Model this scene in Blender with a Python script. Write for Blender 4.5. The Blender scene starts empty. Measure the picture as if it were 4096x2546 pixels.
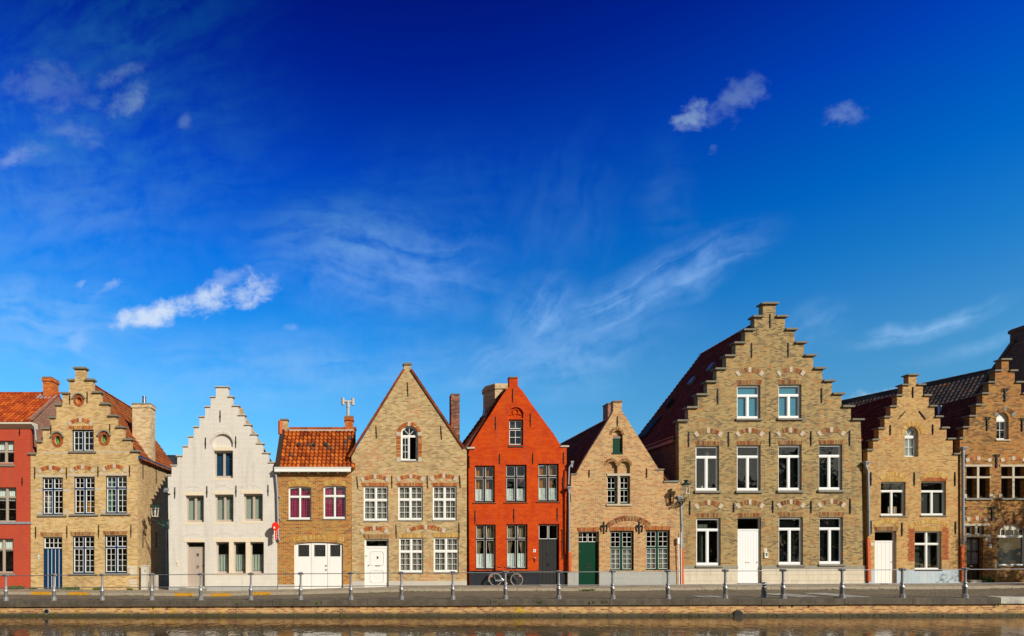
import bpy, math, random
from mathutils import Vector
from mathutils.geometry import tessellate_polygon
R = math.radians
random.seed(7)
sc = bpy.context.scene
col = sc.collection

# ------------------------------------------------------------------ camera, sky, sun, exposure
F_PX, PPX, PPY, W_PX, H_PX = 2304.0, 1450.0, 2200.0, 4096.0, 2546.0   # lens and level line of the photograph
EYE = Vector((0.0, -32.0, 2.0833))
cam = bpy.data.cameras.new('camera')
cam.sensor_width = 36.0
cam.lens = 36.0 * F_PX / W_PX
cam.shift_x = (W_PX / 2 - PPX) / W_PX
cam.shift_y = (PPY - H_PX / 2) / W_PX
cam.clip_end = 2000
camo = bpy.data.objects.new('camera', cam)
camo.location = EYE
camo.rotation_euler = (math.pi / 2, 0, 0)
col.objects.link(camo)
sc.camera = camo

SUN_EL, SUN_AZ = 30.0, 40.0            # elevation; turned to the right of the camera's back
sl = bpy.data.lights.new('sun', 'SUN')
sl.energy = 5.0
sl.angle = R(0.53)
sl.color = (1.0, 0.93, 0.80)
so = bpy.data.objects.new('sun', sl)
col.objects.link(so)
sdir = Vector((math.cos(R(SUN_EL)) * math.sin(R(SUN_AZ)), -math.cos(R(SUN_EL)) * math.cos(R(SUN_AZ)), math.sin(R(SUN_EL))))
so.rotation_euler = sdir.to_track_quat('Z', 'Y').to_euler()
so.location = (30, -40, 40)

sc.view_settings.view_transform = 'Standard'
sc.view_settings.look = 'None'
sc.view_settings.exposure = 0.0
sc.view_settings.gamma = 1.0


class NT:
    """small helper to write node trees"""
    def __init__(s, tree):
        s.t = tree

    def n(s, typ, **kw):
        nd = s.t.nodes.new(typ)
        for k, v in kw.items():
            setattr(nd, k, v)
        return nd

    def put(s, sock, v):
        if hasattr(v, 'is_output'):
            s.t.links.new(v, sock)
        elif v is not None:
            sock.default_value = v

    def m(s, op, a, b=None, c=None, clamp=False):
        nd = s.n('ShaderNodeMath', operation=op, use_clamp=clamp)
        for i, v in enumerate((a, b, c)):
            if v is not None:
                s.put(nd.inputs[i], v)
        return nd.outputs[0]

    def v(s, op, a, b=None):
        nd = s.n('ShaderNodeVectorMath', operation=op)
        s.put(nd.inputs[0], a)
        if b is not None:
            s.put(nd.inputs[1], b)
        return nd.outputs['Value'] if op in ('LENGTH', 'DOT_PRODUCT') else nd.outputs[0]

    def xyz(s, x, y, z):
        nd = s.n('ShaderNodeCombineXYZ')
        for i, v in enumerate((x, y, z)):
            s.put(nd.inputs[i], v)
        return nd.outputs[0]

    def sep(s, v):
        nd = s.n('ShaderNodeSeparateXYZ')
        s.put(nd.inputs[0], v)
        return nd.outputs

    def noise(s, vec, scale, detail=3.0, rough=0.55, dist=0.0):
        nd = s.n('ShaderNodeTexNoise')
        s.put(nd.inputs['Vector'], vec)
        nd.inputs['Scale'].default_value = scale
        nd.inputs['Detail'].default_value = detail
        nd.inputs['Roughness'].default_value = rough
        nd.inputs['Distortion'].default_value = dist
        return nd.outputs['Fac']

    def ramp(s, fac, stops, interp='LINEAR'):
        nd = s.n('ShaderNodeValToRGB')
        cr = nd.color_ramp
        cr.interpolation = interp
        while len(cr.elements) < len(stops):
            cr.elements.new(0.5)
        for e, (p, c) in zip(cr.elements, stops):
            e.position = p
            e.color = (*c, 1) if len(c) == 3 else c
        s.put(nd.inputs[0], fac)
        return nd.outputs[0]

    def mix(s, fac, a, b, typ='MIX'):
        nd = s.n('ShaderNodeMix', data_type='RGBA', blend_type=typ)
        s.put(nd.inputs[0], fac)
        for i, v in ((6, a), (7, b)):
            if isinstance(v, tuple) and len(v) == 3:
                v = (*v, 1)
            s.put(nd.inputs[i], v)
        return nd.outputs[2]

    def rng(s, v, a, b, c=0.0, d=1.0, smooth=True):
        nd = s.n('ShaderNodeMapRange', interpolation_type='SMOOTHSTEP' if smooth else 'LINEAR')
        for i, q in enumerate((v, a, b, c, d)):
            s.put(nd.inputs[i], q)
        return nd.outputs[0]

    def mapping(s, vec, loc=(0, 0, 0), rot=(0, 0, 0), scale=(1, 1, 1), typ='POINT'):
        nd = s.n('ShaderNodeMapping', vector_type=typ)
        s.put(nd.inputs[0], vec)
        nd.inputs['Location'].default_value = loc
        nd.inputs['Rotation'].default_value = rot
        nd.inputs['Scale'].default_value = scale
        return nd.outputs[0]


def make_sky():
    w = bpy.data.worlds.new('World')
    sc.world = w
    w.use_nodes = True
    t = NT(w.node_tree)
    bg = w.node_tree.nodes['Background']
    sky = t.n('ShaderNodeTexSky', sky_type='NISHITA')
    sky.sun_disc = False
    sky.sun_elevation = R(SUN_EL)
    sky.sun_rotation = R(180 - SUN_AZ)
    d = t.n('ShaderNodeTexCoord').outputs['Generated']
    dx, dy, dz = t.sep(d)
    # polarised deep blue in the half of the sky away from the sun
    tint = t.ramp(dz, [(0.0, (.30, .52, .58)), (.26, (.17, .57, .82)), (.36, (.04, .47, .90)), (.44, (.0, .36, .94)), (.55, (.0, .165, .88)),
                       (.64, (.0, .062, .62)), (.72, (.0, .024, .42)), (.9, (.01, .05, .38))])
    tint2 = t.mix(t.rng(dy, -0.25, 0.35), (.26, .25, .235), tint)
    base = t.mix(1.0, t.mix(1.0, sky.outputs[0], tint2, 'MULTIPLY'), (2, 2, 2), 'MULTIPLY')
    # polarisation: darkest a quarter turn from the sun
    cosg = t.v('DOT_PRODUCT', d, tuple(sdir))
    pol = t.m('DIVIDE', t.m('SUBTRACT', 1.0, t.m('MULTIPLY', .50, t.m('SUBTRACT', 1.0, t.m('MULTIPLY', cosg, cosg)))), 0.545)
    pol = t.m('MINIMUM', pol, 1.10)
    fr_ = t.rng(dy, -0.1, 0.35)
    pf = t.m('ADD', 1.0, t.m('MULTIPLY', fr_, t.m('SUBTRACT', pol, 1.0)))
    base = t.mix(1.0, base, t.xyz(pf, pf, pf), 'MULTIPLY')
    # clouds laid out by direction
    iy = t.m('MAXIMUM', dy, 0.05)
    u = t.m('DIVIDE', dx, iy)
    vv = t.m('DIVIDE', dz, iy)
    uv = t.xyz(u, vv, 0.0)
    n1 = t.noise(t.mapping(uv, loc=(3.1, 1.7, 0), scale=(1, 1.25, 1)), 21.0, 9, 0.63, 0.25)
    nb = t.noise(t.mapping(uv, loc=(8.1, 2.7, 0)), 8.0, 4, 0.55, 0.0)

    def warped(scale, detail, amt):
        wn = t.n('ShaderNodeTexNoise')
        t.put(wn.inputs['Vector'], uv)
        wn.inputs['Scale'].default_value = scale
        wn.inputs['Detail'].default_value = detail
        wp = t.v('SCALE', t.v('SUBTRACT', wn.outputs['Color'], (.5, .5, .5)))
        wp.node.inputs['Scale'].default_value = amt
        return t.v('ADD', uv, wp)
    uvw = warped(9.0, 5, 0.055)
    uvw2 = warped(4.5, 4, 0.10)

    def spot(px, py, a, b, rot=0.0, src=None):
        mp = t.mapping(src or uvw, loc=((px - PPX) / F_PX, (PPY - py) / F_PX, 0), rot=(0, 0, R(rot)),
                       scale=(a / F_PX, b / F_PX, 1), typ='TEXTURE')
        return t.v('LENGTH', mp), mp

    def blob(px, py, a, b, rot=0.0, soft=0.25, src=None):
        ln, mp = spot(px, py, a, b, rot, src)
        return t.rng(ln, 1.0, soft), mp

    def add(acc, x):
        return x if acc is None else t.m('MAXIMUM', acc, x)

    # puffy cumulus: mask pushed through the noise
    puffs = None
    for px, py, a, b, rot, k in ((560, 1275, 120, 55, 8, .85), (700, 1235, 150, 70, 18, .9), (840, 1200, 150, 70, 22, .9),
                                 (985, 1165, 110, 60, 18, .8), (1060, 1140, 60, 36, 20, .65), (620, 1290, 90, 40, 0, .7), (900, 1130, 110, 45, 14, .35),
                                 (425, 1142, 60, 26, 25, .5), (325, 1122, 26, 14, 15, .25),
                                 (530, 400, 110, 75, 35, .50), (470, 300, 130, 50, 15, .30), (170, 340, 240, 110, -5, .24), (330, 530, 170, 60, -15, .22),
                                 (100, 630, 120, 40, 18, .28), (745, 490, 36, 36, 0, .22),
                                 (2775, 465, 95, 60, 30, .72), (2960, 400, 110, 80, 40, .30), (3010, 345, 80, 60, 45, .26), (2900, 440, 150, 50, 20, .24),
                                 (3385, 450, 75, 60, 0, .26), (2855, 590, 24, 40, -30, .16), (1170, 1300, 32, 26, 0, .22),
                                 (3480, 1590, 160, 34, 6, .6), (340, 1350, 80, 40, 20, .18)):
        bl, _ = blob(px, py, a * 1.75, b * 1.75, rot, 0.0)
        dens = t.m('ADD', t.m('MULTIPLY', bl, 1.25), t.m('ADD', t.m('MULTIPLY', t.m('SUBTRACT', n1, 0.5), 3.1), t.m('MULTIPLY', t.m('SUBTRACT', nb, 0.5), 1.2)))
        puffs = add(puffs, t.m('MULTIPLY', t.m('MULTIPLY', t.rng(dens, 0.40, 1.65), t.rng(bl, 0.02, 0.30)), k))
    # cirrus: stretched noise inside long soft patches
    veil = None
    for px, py, a, b, rot, k, sx in ((2560, 1170, 640, 150, 24, .66, 4), (2140, 1290, 300, 210, 50, .60, 3), (2750, 1110, 420, 75, 20, .66, 5), (1980, 1440, 360, 110, 22, .50, 4),
                                     (2250, 1400, 600, 260, 15, .46, 2), (1480, 1010, 640, 330, -8, .66, 2), (1330, 930, 420, 130, 5, .55, 3), (1780, 1090, 330, 110, 20, .34, 3), (1600, 900, 200, 70, 25, .34, 3),
                                     (3700, 1290, 420, 55, 18, .66, 5), (3850, 1255, 250, 34, 20, .5, 4), (3900, 1370, 360, 45, 17, .32, 4), (3260, 1320, 200, 110, 35, .3, 2),
                                     (120, 1250, 640, 270, -10, .62, 2), (200, 1420, 500, 140, -14, .42, 4), (1330, 1460, 360, 100, 8, .36, 2), (1100, 1480, 1300, 240, 3, .36, 2),
                                     (350, 560, 950, 680, 10, .46, 1), (450, 150, 800, 560, 30, .42, 1), (2250, 760, 420, 330, 70, .14, 2), (1700, 720, 700, 260, 5, .16, 2), (2650, 800, 160, 420, 8, .12, 2)):
        bl, mp = blob(px, py, a * 1.15, b * 1.15, rot, 0.0, uvw2)
        st = t.noise(t.mapping(mp, scale=(.8 * a / 420, .9 * (b / 150) * (1 + sx * .28), 1), loc=(px * .013, py * .017, 0)), 1.7, 6, 0.50, 0.5)
        iso = t.noise(t.mapping(mp, scale=(a / 150, b / 150, 1), loc=(px * .007, py * .009, 3)), 1.5, 8, .60, .2)
        st = t.m('ADD', t.m('MULTIPLY', st, .5), t.m('MULTIPLY', iso, .5))
        veil = add(veil, t.m('MULTIPLY', t.m('MULTIPLY', bl, t.rng(st, 0.30, 0.70)), k))
    front = t.rng(dy, 0.0, 0.12)
    c_veil = t.ramp(dz, [(.2, (.40, .66, .98)), (.42, (.27, .50, .93)), (.53, (.05, .27, .58)), (.66, (.008, .15, .33))])
    c_puff = t.ramp(dz, [(.3, (.74, .83, .95)), (.46, (.62, .74, .93)), (.56, (.26, .42, .60)), (.66, (.17, .31, .48))])
    sc10 = (10, 10, 10)
    base = t.mix(t.m('MULTIPLY', veil, front), base, t.mix(1.0, c_veil, sc10, 'MULTIPLY'))
    base = t.mix(t.m('MULTIPLY', puffs, front), base, t.mix(1.0, c_puff, sc10, 'MULTIPLY'))
    w.node_tree.links.new(base, bg.inputs[0])
    bg.inputs[1].default_value = 0.1


make_sky()


# ------------------------------------------------------------------ materials
MATS = {}


def new_mat(name):
    m = bpy.data.materials.new(name)
    m.use_nodes = True
    t = NT(m.node_tree)
    b = m.node_tree.nodes['Principled BSDF']
    MATS[name] = m
    return m, t, b


def srgb(r, g, b):
    f = lambda c: c / 12.92 if c <= .04045 else ((c + .055) / 1.055) ** 2.4
    return tuple(f(c / 255) for c in (r, g, b))


def plain(name, c, rough=0.6, metal=0.0, var=0.12, nscale=3.0, spec=0.4, bump=0.0, bscale=20.0):
    if 'wood' in name or name in ('door_black', 'dark_oak'):
        spec = .12
    m, t, b = new_mat(name)
    pos = t.n('ShaderNodeNewGeometry').outputs['Position']
    n = t.noise(pos, nscale, 5, 0.6)
    n2 = t.noise(t.mapping(pos, scale=(4, 4, .5)), 1.5, 4, 0.6)
    f = t.m('ADD', t.m('MULTIPLY', n, var), t.m('MULTIPLY', n2, var))
    f = t.m('ADD', f, 1.0 - var)
    cc = t.mix(1.0, c, t.xyz(f, f, f), 'MULTIPLY')
    t.put(b.inputs['Base Color'], cc)
    b.inputs['Roughness'].default_value = rough
    b.inputs['Metallic'].default_value = metal
    b.inputs['Specular IOR Level'].default_value = spec
    if bump:
        bp = t.n('ShaderNodeBump')
        bp.inputs['Strength'].default_value = bump
        bp.inputs['Distance'].default_value = 0.01
        t.put(bp.inputs['Height'], t.noise(pos, bscale, 3))
        t.put(b.inputs['Normal'], bp.outputs[0])
    return m


def brick(name, stops, mortar, bw=0.225, bh=0.072, mw=0.012, stain=(.10, .075, .05), stain_amt=0.25, streak=0.25, patch=None, patch_amt=0.0, rough=0.85, horizontal=False):
    """hand-laid brick: each brick takes its own colour from the stops"""
    m, t, b = new_mat(name)
    geo = t.n('ShaderNodeNewGeometry')
    pos = geo.outputs['Position']
    x, y, z = t.sep(pos)
    wob = t.noise(pos, 1.1, 2)
    wob2 = t.noise(pos, 9.0, 2)
    if horizontal:
        u, w = x, y
    else:
        u, w = t.m('ADD', x, y), z
    w = t.m('ADD', w, t.m('MULTIPLY', t.m('SUBTRACT', wob, .5), .014))
    w = t.m('ADD', w, t.m('MULTIPLY', t.m('SUBTRACT', wob2, .5), .005))
    u = t.m('ADD', u, t.m('MULTIPLY', t.m('SUBTRACT', wob2, .5), .03))
    rz = t.m('DIVIDE', w, bh)
    row = t.m('FLOOR', rz)
    fz = t.m('SUBTRACT', rz, row)
    # alternate stretcher and header rows
    par = t.m('MODULO', t.m('ADD', row, 1000.0), 2.0)
    rx = t.m('ADD', t.m('DIVIDE', u, bw), t.m('MULTIPLY', par, 0.5))
    cx = t.m('FLOOR', rx)
    fx = t.m('SUBTRACT', rx, cx)
    ex = t.m('MULTIPLY', t.m('MINIMUM', fx, t.m('SUBTRACT', 1.0, fx)), bw)
    ez = t.m('MULTIPLY', t.m('MINIMUM', fz, t.m('SUBTRACT', 1.0, fz)), bh)
    edge = t.m('MINIMUM', ex, ez)
    mask = t.rng(edge, mw * .35, mw * .75)                 # 1 on the brick
    wn = t.n('ShaderNodeTexWhiteNoise', noise_dimensions='2D')
    t.put(wn.inputs['Vector'], t.xyz(cx, row, 0.0))
    big = t.noise(pos, .45, 6, .68)
    pick = t.m('ADD', wn.outputs['Value'], t.m('MULTIPLY', t.m('SUBTRACT', big, .5), 1.3), clamp=True)
    bc = t.ramp(pick, stops)
    if patch:
        pf = t.rng(t.noise(t.mapping(pos, loc=(7, 3, 1)), .5, 4, .65), .52, .66)
        wn2 = t.n('ShaderNodeTexWhiteNoise', noise_dimensions='2D')
        t.put(wn2.inputs['Vector'], t.xyz(t.m('ADD', cx, 31.0), row, 0.0))
        bc = t.mix(t.m('MULTIPLY', pf, t.rng(wn2.outputs['Value'], .2, .8, 0, patch_amt)), bc, patch)
    fine = t.noise(pos, 26.0, 3, .6)
    ff = t.m('ADD', t.m('MULTIPLY', fine, .5), .75)
    bc = t.mix(1.0, bc, t.xyz(ff, ff, ff), 'MULTIPLY')
    c = t.mix(mask, mortar, bc)
    # age: blotches and run-off streaks with a shape of their own
    st = t.rng(t.noise(t.mapping(pos, loc=(2, 9, 4)), .8, 5, .65), .50, .72, 0, stain_amt)
    sk = t.rng(t.noise(t.mapping(pos, scale=(3.2, 3.2, .22)), 1.0, 4, .6), .54, .74, 0, streak)
    wash = t.m('ADD', .80, t.m('MULTIPLY', t.noise(t.mapping(pos, loc=(1, 5, 8), scale=(1, 1, .7)), .33, 6, .65), .40))
    c = t.mix(1.0, c, t.xyz(wash, wash, wash), 'MULTIPLY')
    c = t.mix(t.m('MAXIMUM', st, sk), c, t.mix(0.72, c, stain))
    t.put(b.inputs['Base Color'], c)
    b.inputs['Roughness'].default_value = rough
    b.inputs['Specular IOR Level'].default_value = 0.2
    bp = t.n('ShaderNodeBump')
    bp.inputs['Strength'].default_value = 0.35
    bp.inputs['Distance'].default_value = 0.010
    t.put(bp.inputs['Height'], t.m('ADD', mask, t.m('MULTIPLY', fine, .6)))
    t.put(b.inputs['Normal'], bp.outputs[0])
    return m


def painted_brick(name, c, c2, bh=0.07, strength=0.5, worn=0.0):
    m, t, b = new_mat(name)
    pos = t.n('ShaderNodeNewGeometry').outputs['Position']
    x, y, z = t.sep(pos)
    wob = t.m('MULTIPLY', t.m('SUBTRACT', t.noise(pos, 5.0, 2), .5), .03)
    rz = t.m('DIVIDE', t.m('ADD', z, wob), bh)
    row = t.m('FLOOR', rz)
    fz = t.m('SUBTRACT', rz, row)
    par = t.m('MODULO', t.m('ADD', row, 1000.0), 2.0)
    rx = t.m('ADD', t.m('DIVIDE', t.m('ADD', t.m('ADD', x, y), wob), .22), t.m('MULTIPLY', par, .5))
    cx = t.m('FLOOR', rx)
    fx = t.m('SUBTRACT', rx, cx)
    ex = t.m('MULTIPLY', t.m('MINIMUM', fx, t.m('SUBTRACT', 1.0, fx)), .22)
    ez = t.m('MULTIPLY', t.m('MINIMUM', fz, t.m('SUBTRACT', 1.0, fz)), bh)
    mask = t.rng(t.m('MINIMUM', ex, ez), .002, .012)
    wn = t.n('ShaderNodeTexWhiteNoise', noise_dimensions='2D')
    t.put(wn.inputs['Vector'], t.xyz(cx, row, 0.0))
    f = t.m('ADD', t.m('MULTIPLY', wn.outputs['Value'], .08), t.m('MULTIPLY', t.noise(pos, 1.4, 5, .65), .30))
    cc = t.mix(t.rng(f, .08, .30), c, c2)
    sk = t.rng(t.noise(t.mapping(pos, scale=(2.6, 2.6, .25)), 1.0, 5, .65), .50, .74, 0, .42)
    cc = t.mix(sk, cc, t.mix(.5, cc, (.15, .12, .1)))
    if worn:
        wf = t.rng(t.noise(pos, 7.0, 5, .7), .66, .72, 0, worn)
        cc = t.mix(wf, cc, (.45, .33, .25))
    cc = t.mix(mask, t.mix(.25, cc, (.08, .06, .05)), cc)
    t.put(b.inputs['Base Color'], cc)
    b.inputs['Roughness'].default_value = .8
    b.inputs['Specular IOR Level'].default_value = 0.1
    bp = t.n('ShaderNodeBump')
    bp.inputs['Strength'].default_value = strength
    bp.inputs['Distance'].default_value = 0.01
    t.put(bp.inputs['Height'], t.m('ADD', mask, t.m('MULTIPLY', t.noise(pos, 22, 3), .7)))
    t.put(b.inputs['Normal'], bp.outputs[0])
    return m


def tinted(name, stops, rough=.8, nscale=8.0, dirt=(.05, .045, .03), dirt_amt=.5):
    """each piece (roof tile, arch brick) carries its own random number 'tint'"""
    m, t, b = new_mat(name)
    pos = t.n('ShaderNodeNewGeometry').outputs['Position']
    at = t.n('ShaderNodeAttribute', attribute_name='tint')
    big = t.noise(pos, .8, 4, .6)
    pick = t.m('ADD', at.outputs['Fac'], t.m('MULTIPLY', t.m('SUBTRACT', big, .5), .35), clamp=True)
    c = t.ramp(pick, stops)
    fine = t.noise(pos, nscale, 4, .65)
    ff = t.m('ADD', t.m('MULTIPLY', fine, .6), .7)
    c = t.mix(1.0, c, t.xyz(ff, ff, ff), 'MULTIPLY')
    df = t.rng(t.noise(t.mapping(pos, loc=(4, 4, 1)), 2.6, 5, .7), .54, .72, 0, dirt_amt)
    c = t.mix(df, c, dirt)
    t.put(b.inputs['Base Color'], c)
    b.inputs['Roughness'].default_value = rough
    b.inputs['Specular IOR Level'].default_value = 0.25
    return m


def glass(name, refl=0.10, tint=(.96, .98, .97)):
    m, t, b = new_mat(name)
    t.t.nodes.remove(b)
    out = t.t.nodes['Material Output']
    tr = t.n('ShaderNodeBsdfTransparent')
    tr.inputs[0].default_value = (*tint, 1)
    gl = t.n('ShaderNodeBsdfGlossy')
    gl.inputs['Roughness'].default_value = 0.02
    gl.inputs['Color'].default_value = (.9, .95, 1, 1)
    pos = t.n('ShaderNodeNewGeometry').outputs['Position']
    bp = t.n('ShaderNodeBump')
    bp.inputs['Strength'].default_value = 0.25
    bp.inputs['Distance'].default_value = 0.02
    t.put(bp.inputs['Height'], t.noise(pos, 2.2, 1))
    t.put(gl.inputs['Normal'], bp.outputs[0])
    lw = t.n('ShaderNodeLayerWeight')
    lw.inputs['Blend'].default_value = 0.5
    fac = t.m('ADD', refl, t.m('MULTIPLY', t.m('POWER', lw.outputs['Facing'], 4.0), .8))
    mx = t.n('ShaderNodeMixShader')
    t.put(mx.inputs[0], fac)
    t.put(mx.inputs[1], tr.outputs[0])
    t.put(mx.inputs[2], gl.outputs[0])
    t.put(out.inputs['Surface'], mx.outputs[0])
    return m


def cloth(name, c, c2=None, rough=.9, sheer=0.0):
    m, t, b = new_mat(name)
    pos = t.n('ShaderNodeNewGeometry').outputs['Position']
    x, y, z = t.sep(pos)
    n = t.noise(t.mapping(pos, scale=(16, 16, .6)), 1.0, 3)
    cc = t.mix(n, c, c2 or tuple(v * .6 for v in c))
    t.put(b.inputs['Base Color'], cc)
    b.inputs['Roughness'].default_value = rough
    b.inputs['Specular IOR Level'].default_value = .1
    if sheer:
        b.inputs['Alpha'].default_value = 1 - sheer
    return m


Y1, Y2, Y3, Y4 = (.60, .42, .13), (.48, .31, .085), (.66, .50, .22), (.55, .30, .10)
brick('yellow_brick', [(0, (.38, .235, .08)), (.3, (.53, .345, .12)), (.6, (.64, .44, .175)), (.85, (.57, .41, .21)), (1, (.46, .24, .10))], (.55, .44, .29), stain_amt=.35, streak=.35)
brick('yellow_side_brick', [(0, (.34, .20, .07)), (.4, (.48, .31, .12)), (.8, (.58, .41, .19)), (1, (.42, .22, .10))], (.52, .41, .26), mw=.014)
brick('chimney_brick', [(0, (.42, .27, .12)), (.4, (.58, .43, .22)), (.8, (.68, .55, .34)), (1, (.50, .30, .16))], (.55, .46, .33), stain_amt=.5)
brick('mottled_brick', [(0, (.16, .045, .03)), (.5, (.24, .07, .045)), (1, (.36, .15, .09))], (.44, .33, .25), mw=.018)
brick('orange_chimney_brick', [(0, (.34, .065, .012)), (.5, (.55, .12, .018)), (1, (.66, .20, .03))], (.34, .15, .07), stain_amt=.5)
brick('brown_brick', [(0, (.20, .062, .016)), (.3, (.36, .13, .024)), (.55, (.46, .17, .026)), (.8, (.38, .22, .05)), (1, (.24, .14, .045))], (.52, .37, .18), bw=.235, bh=.082, mw=.015, streak=.2)
brick('gable_brick', [(0, (.26, .165, .07)), (.3, (.42, .29, .125)), (.6, (.56, .41, .20)), (.85, (.42, .28, .10)), (1, (.50, .18, .06))], (.54, .44, .29), bh=.074, mw=.014, patch=(.50, .15, .04), patch_amt=.5, stain_amt=.3)
brick('rose_brick', [(0, (.30, .11, .04)), (.3, (.50, .19, .05)), (.55, (.54, .32, .12)), (.8, (.44, .29, .12)), (1, (.26, .10, .05))], (.60, .47, .28), bw=.2, bh=.07, mw=.018, patch=(.42, .10, .035), patch_amt=.6, stain_amt=.35)
brick('ochre_brick', [(0, (.115, .082, .045)), (.3, (.26, .182, .080)), (.6, (.42, .300, .125)), (.9, (.33, .228, .088)), (1, (.42, .17, .045))], (.40, .30, .165), bw=.21, bh=.068, mw=.013, stain_amt=.45, streak=.55, stain=(.06, .05, .04))
brick('straw_brick', [(0, (.31, .17, .06)), (.3, (.46, .275, .092)), (.6, (.57, .365, .135)), (.9, (.46, .265, .085)), (1, (.46, .16, .045))], (.49, .35, .20), bw=.2, bh=.068, mw=.012, stain_amt=.45, patch=(.45, .13, .04), patch_amt=.35)
brick('russet_brick', [(0, (.11, .05, .022)), (.3, (.26, .105, .028)), (.6, (.40, .17, .03)), (.85, (.36, .22, .06)), (1, (.42, .13, .02))], (.36, .25, .13), bw=.22, bh=.074, mw=.012, stain_amt=.5, stain=(.03, .025, .02))
brick('dark_brick', [(0, (.07, .03, .022)), (.5, (.13, .05, .03)), (1, (.18, .08, .045))], (.24, .17, .12), stain_amt=.3)
brick('soot_brick', [(0, (.05, .02, .014)), (.4, (.20, .06, .03)), (.75, (.30, .10, .045)), (1, (.42, .28, .17))], (.30, .22, .16), stain_amt=.6, stain=(.03, .025, .02))
brick('quay_brick', [(0, (.22, .08, .04)), (.3, (.42, .16, .055)), (.6, (.62, .37, .13)), (.85, (.54, .33, .14)), (1, (.32, .11, .05))], (.56, .42, .23), bw=.2, bh=.07, mw=.016, stain_amt=.6, streak=.4, stain=(.09, .07, .05))
painted_brick('white_paint', (.66, .615, .55), (.72, .675, .61), strength=.35)
painted_brick('orange_paint', (.66, .084, .004), (.46, .038, .004), strength=.6)
painted_brick('red_paint', (.44, .066, .035), (.49, .08, .04), bh=.2, strength=.12)
painted_brick('black_paint', (.018, .022, .032), (.03, .034, .042), strength=.4)
painted_brick('grey_paint', (.40, .41, .39), (.46, .46, .43), strength=.8)
painted_brick('blue_grey_paint', (.40, .48, .54), (.50, .56, .60), bh=3.0, strength=.1)

TI = [(0, (.20, .036, .007)), (.25, (.32, .064, .009)), (.6, (.43, .098, .012)), (.85, (.52, .14, .018)), (.97, (.36, .11, .03)), (1, (.07, .055, .05))]
tinted('orange_tile', TI)
tinted('rust_tile', [(0, (.13, .03, .010)), (.4, (.22, .052, .013)), (.8, (.30, .078, .016)), (1, (.20, .085, .022))], dirt=(.13, .11, .02), dirt_amt=.65)
tinted('red_tile', [(0, (.24, .036, .008)), (.5, (.38, .062, .010)), (1, (.50, .11, .015))], dirt=(.10, .03, .012))
tinted('dark_tile', [(0, (.10, .028, .02)), (.5, (.15, .038, .026)), (1, (.20, .06, .035))], dirt_amt=.25)
tinted('maroon_tile', [(0, (.15, .022, .016)), (.5, (.21, .032, .022)), (1, (.27, .05, .03))], dirt_amt=.2)
tinted('brown_tile', [(0, (.07, .05, .04)), (.5, (.11, .075, .055)), (.93, (.15, .10, .07)), (1, (.36, .10, .03))], dirt_amt=.2)
tinted('slate_tile', [(0, (.02, .02, .025)), (1, (.045, .045, .05))])
tinted('arch_red', [(0, (.26, .06, .02)), (.45, (.42, .11, .028)), (.75, (.47, .17, .045)), (1, (.42, .28, .12))], nscale=14, dirt_amt=.12)
tinted('arch_mixed', [(0, (.13, .04, .022)), (.25, (.30, .095, .03)), (.5, (.31, .18, .07)), (.8, (.34, .23, .10)), (1, (.20, .07, .03))], nscale=14, dirt_amt=.15)
tinted('arch_yellow', [(0, (.44, .23, .05)), (.5, (.56, .36, .10)), (.85, (.60, .42, .15)), (1, (.50, .20, .05))], nscale=14, dirt_amt=.15)
tinted('arch_white', [(0, (.62, .575, .51)), (1, (.69, .64, .57))], nscale=14, dirt_amt=0)
tinted('arch_orange_paint', [(0, (.50, .05, .007)), (1, (.60, .07, .008))], nscale=14, dirt_amt=0)

plain('pale_stone', (.50, .43, .33), .8, var=.35, nscale=5, bump=.3)
plain('cream_stone', (.72, .62, .46), .8, var=.16, nscale=5, bump=.2)
plain('limestone', (.60, .53, .41), .8, var=.35, nscale=2, bump=.3)
plain('grey_stone', (.22, .205, .17), .85, var=.45, nscale=6, bump=.5)
plain('cap_stone', (.20, .18, .135), .9, var=.55, nscale=5, bump=.5)
plain('pale_cap', (.50, .45, .37), .9, var=.4, nscale=6)
plain('plinth_stone', (.50, .46, .40), .85, var=.25, nscale=2, bump=.2)
plain('white_wood', (.80, .79, .76), .45, var=.06)
plain('white_plastic', (.82, .83, .84), .35, var=.03)
plain('navy_wood', (.005, .034, .095), .45, var=.2)
plain('beige_wood', (.40, .34, .27), .55, var=.12)
plain('taupe_wood', (.46, .385, .32), .6, var=.12)
plain('charcoal_wood', (.022, .023, .026), .5, var=.3)
plain('door_black', (.030, .031, .030), .55, var=.3)
plain('green_wood', (.002, .042, .021), .45, var=.2)
plain('dark_oak', (.045, .030, .022), .6, var=.4)
plain('iron', (.012, .011, .011), .6, var=.4)
plain('brown_iron', (.05, .03, .02), .7, var=.4)
plain('zinc', (.34, .38, .42), .45, metal=.55, var=.2)
plain('lead', (.30, .32, .36), .6, metal=.2, var=.3)
plain('terracotta_pipe', (.55, .10, .02), .6, var=.3, nscale=4)
plain('fascia_blue', (.02, .045, .10), .5)
plain('fascia_pink', (.42, .20, .15), .7)
plain('cream_wood', (.62, .57, .46), .5, var=.1)
plain('silver_paint', (.36, .36, .37), .38, metal=.5, var=.25, nscale=9)
plain('rail_grey', (.15, .15, .16), .45, metal=.3, var=.2, nscale=5)
plain('pewter_paint', (.20, .20, .215), .4, metal=.7, var=.25, nscale=9)
plain('lamp_green', (.008, .045, .028), .35, var=.3)
plain('lamp_white', (.75, .73, .68), .5)
plain('cabinet_grey', (.58, .55, .47), .6, var=.15)
plain('concrete', (.36, .32, .26), .9, var=.35, bump=.4)
plain('sign_red', (.72, .018, .008), .35, var=.05)
plain('plate_white', (.75, .74, .68), .5, var=.05)
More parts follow.
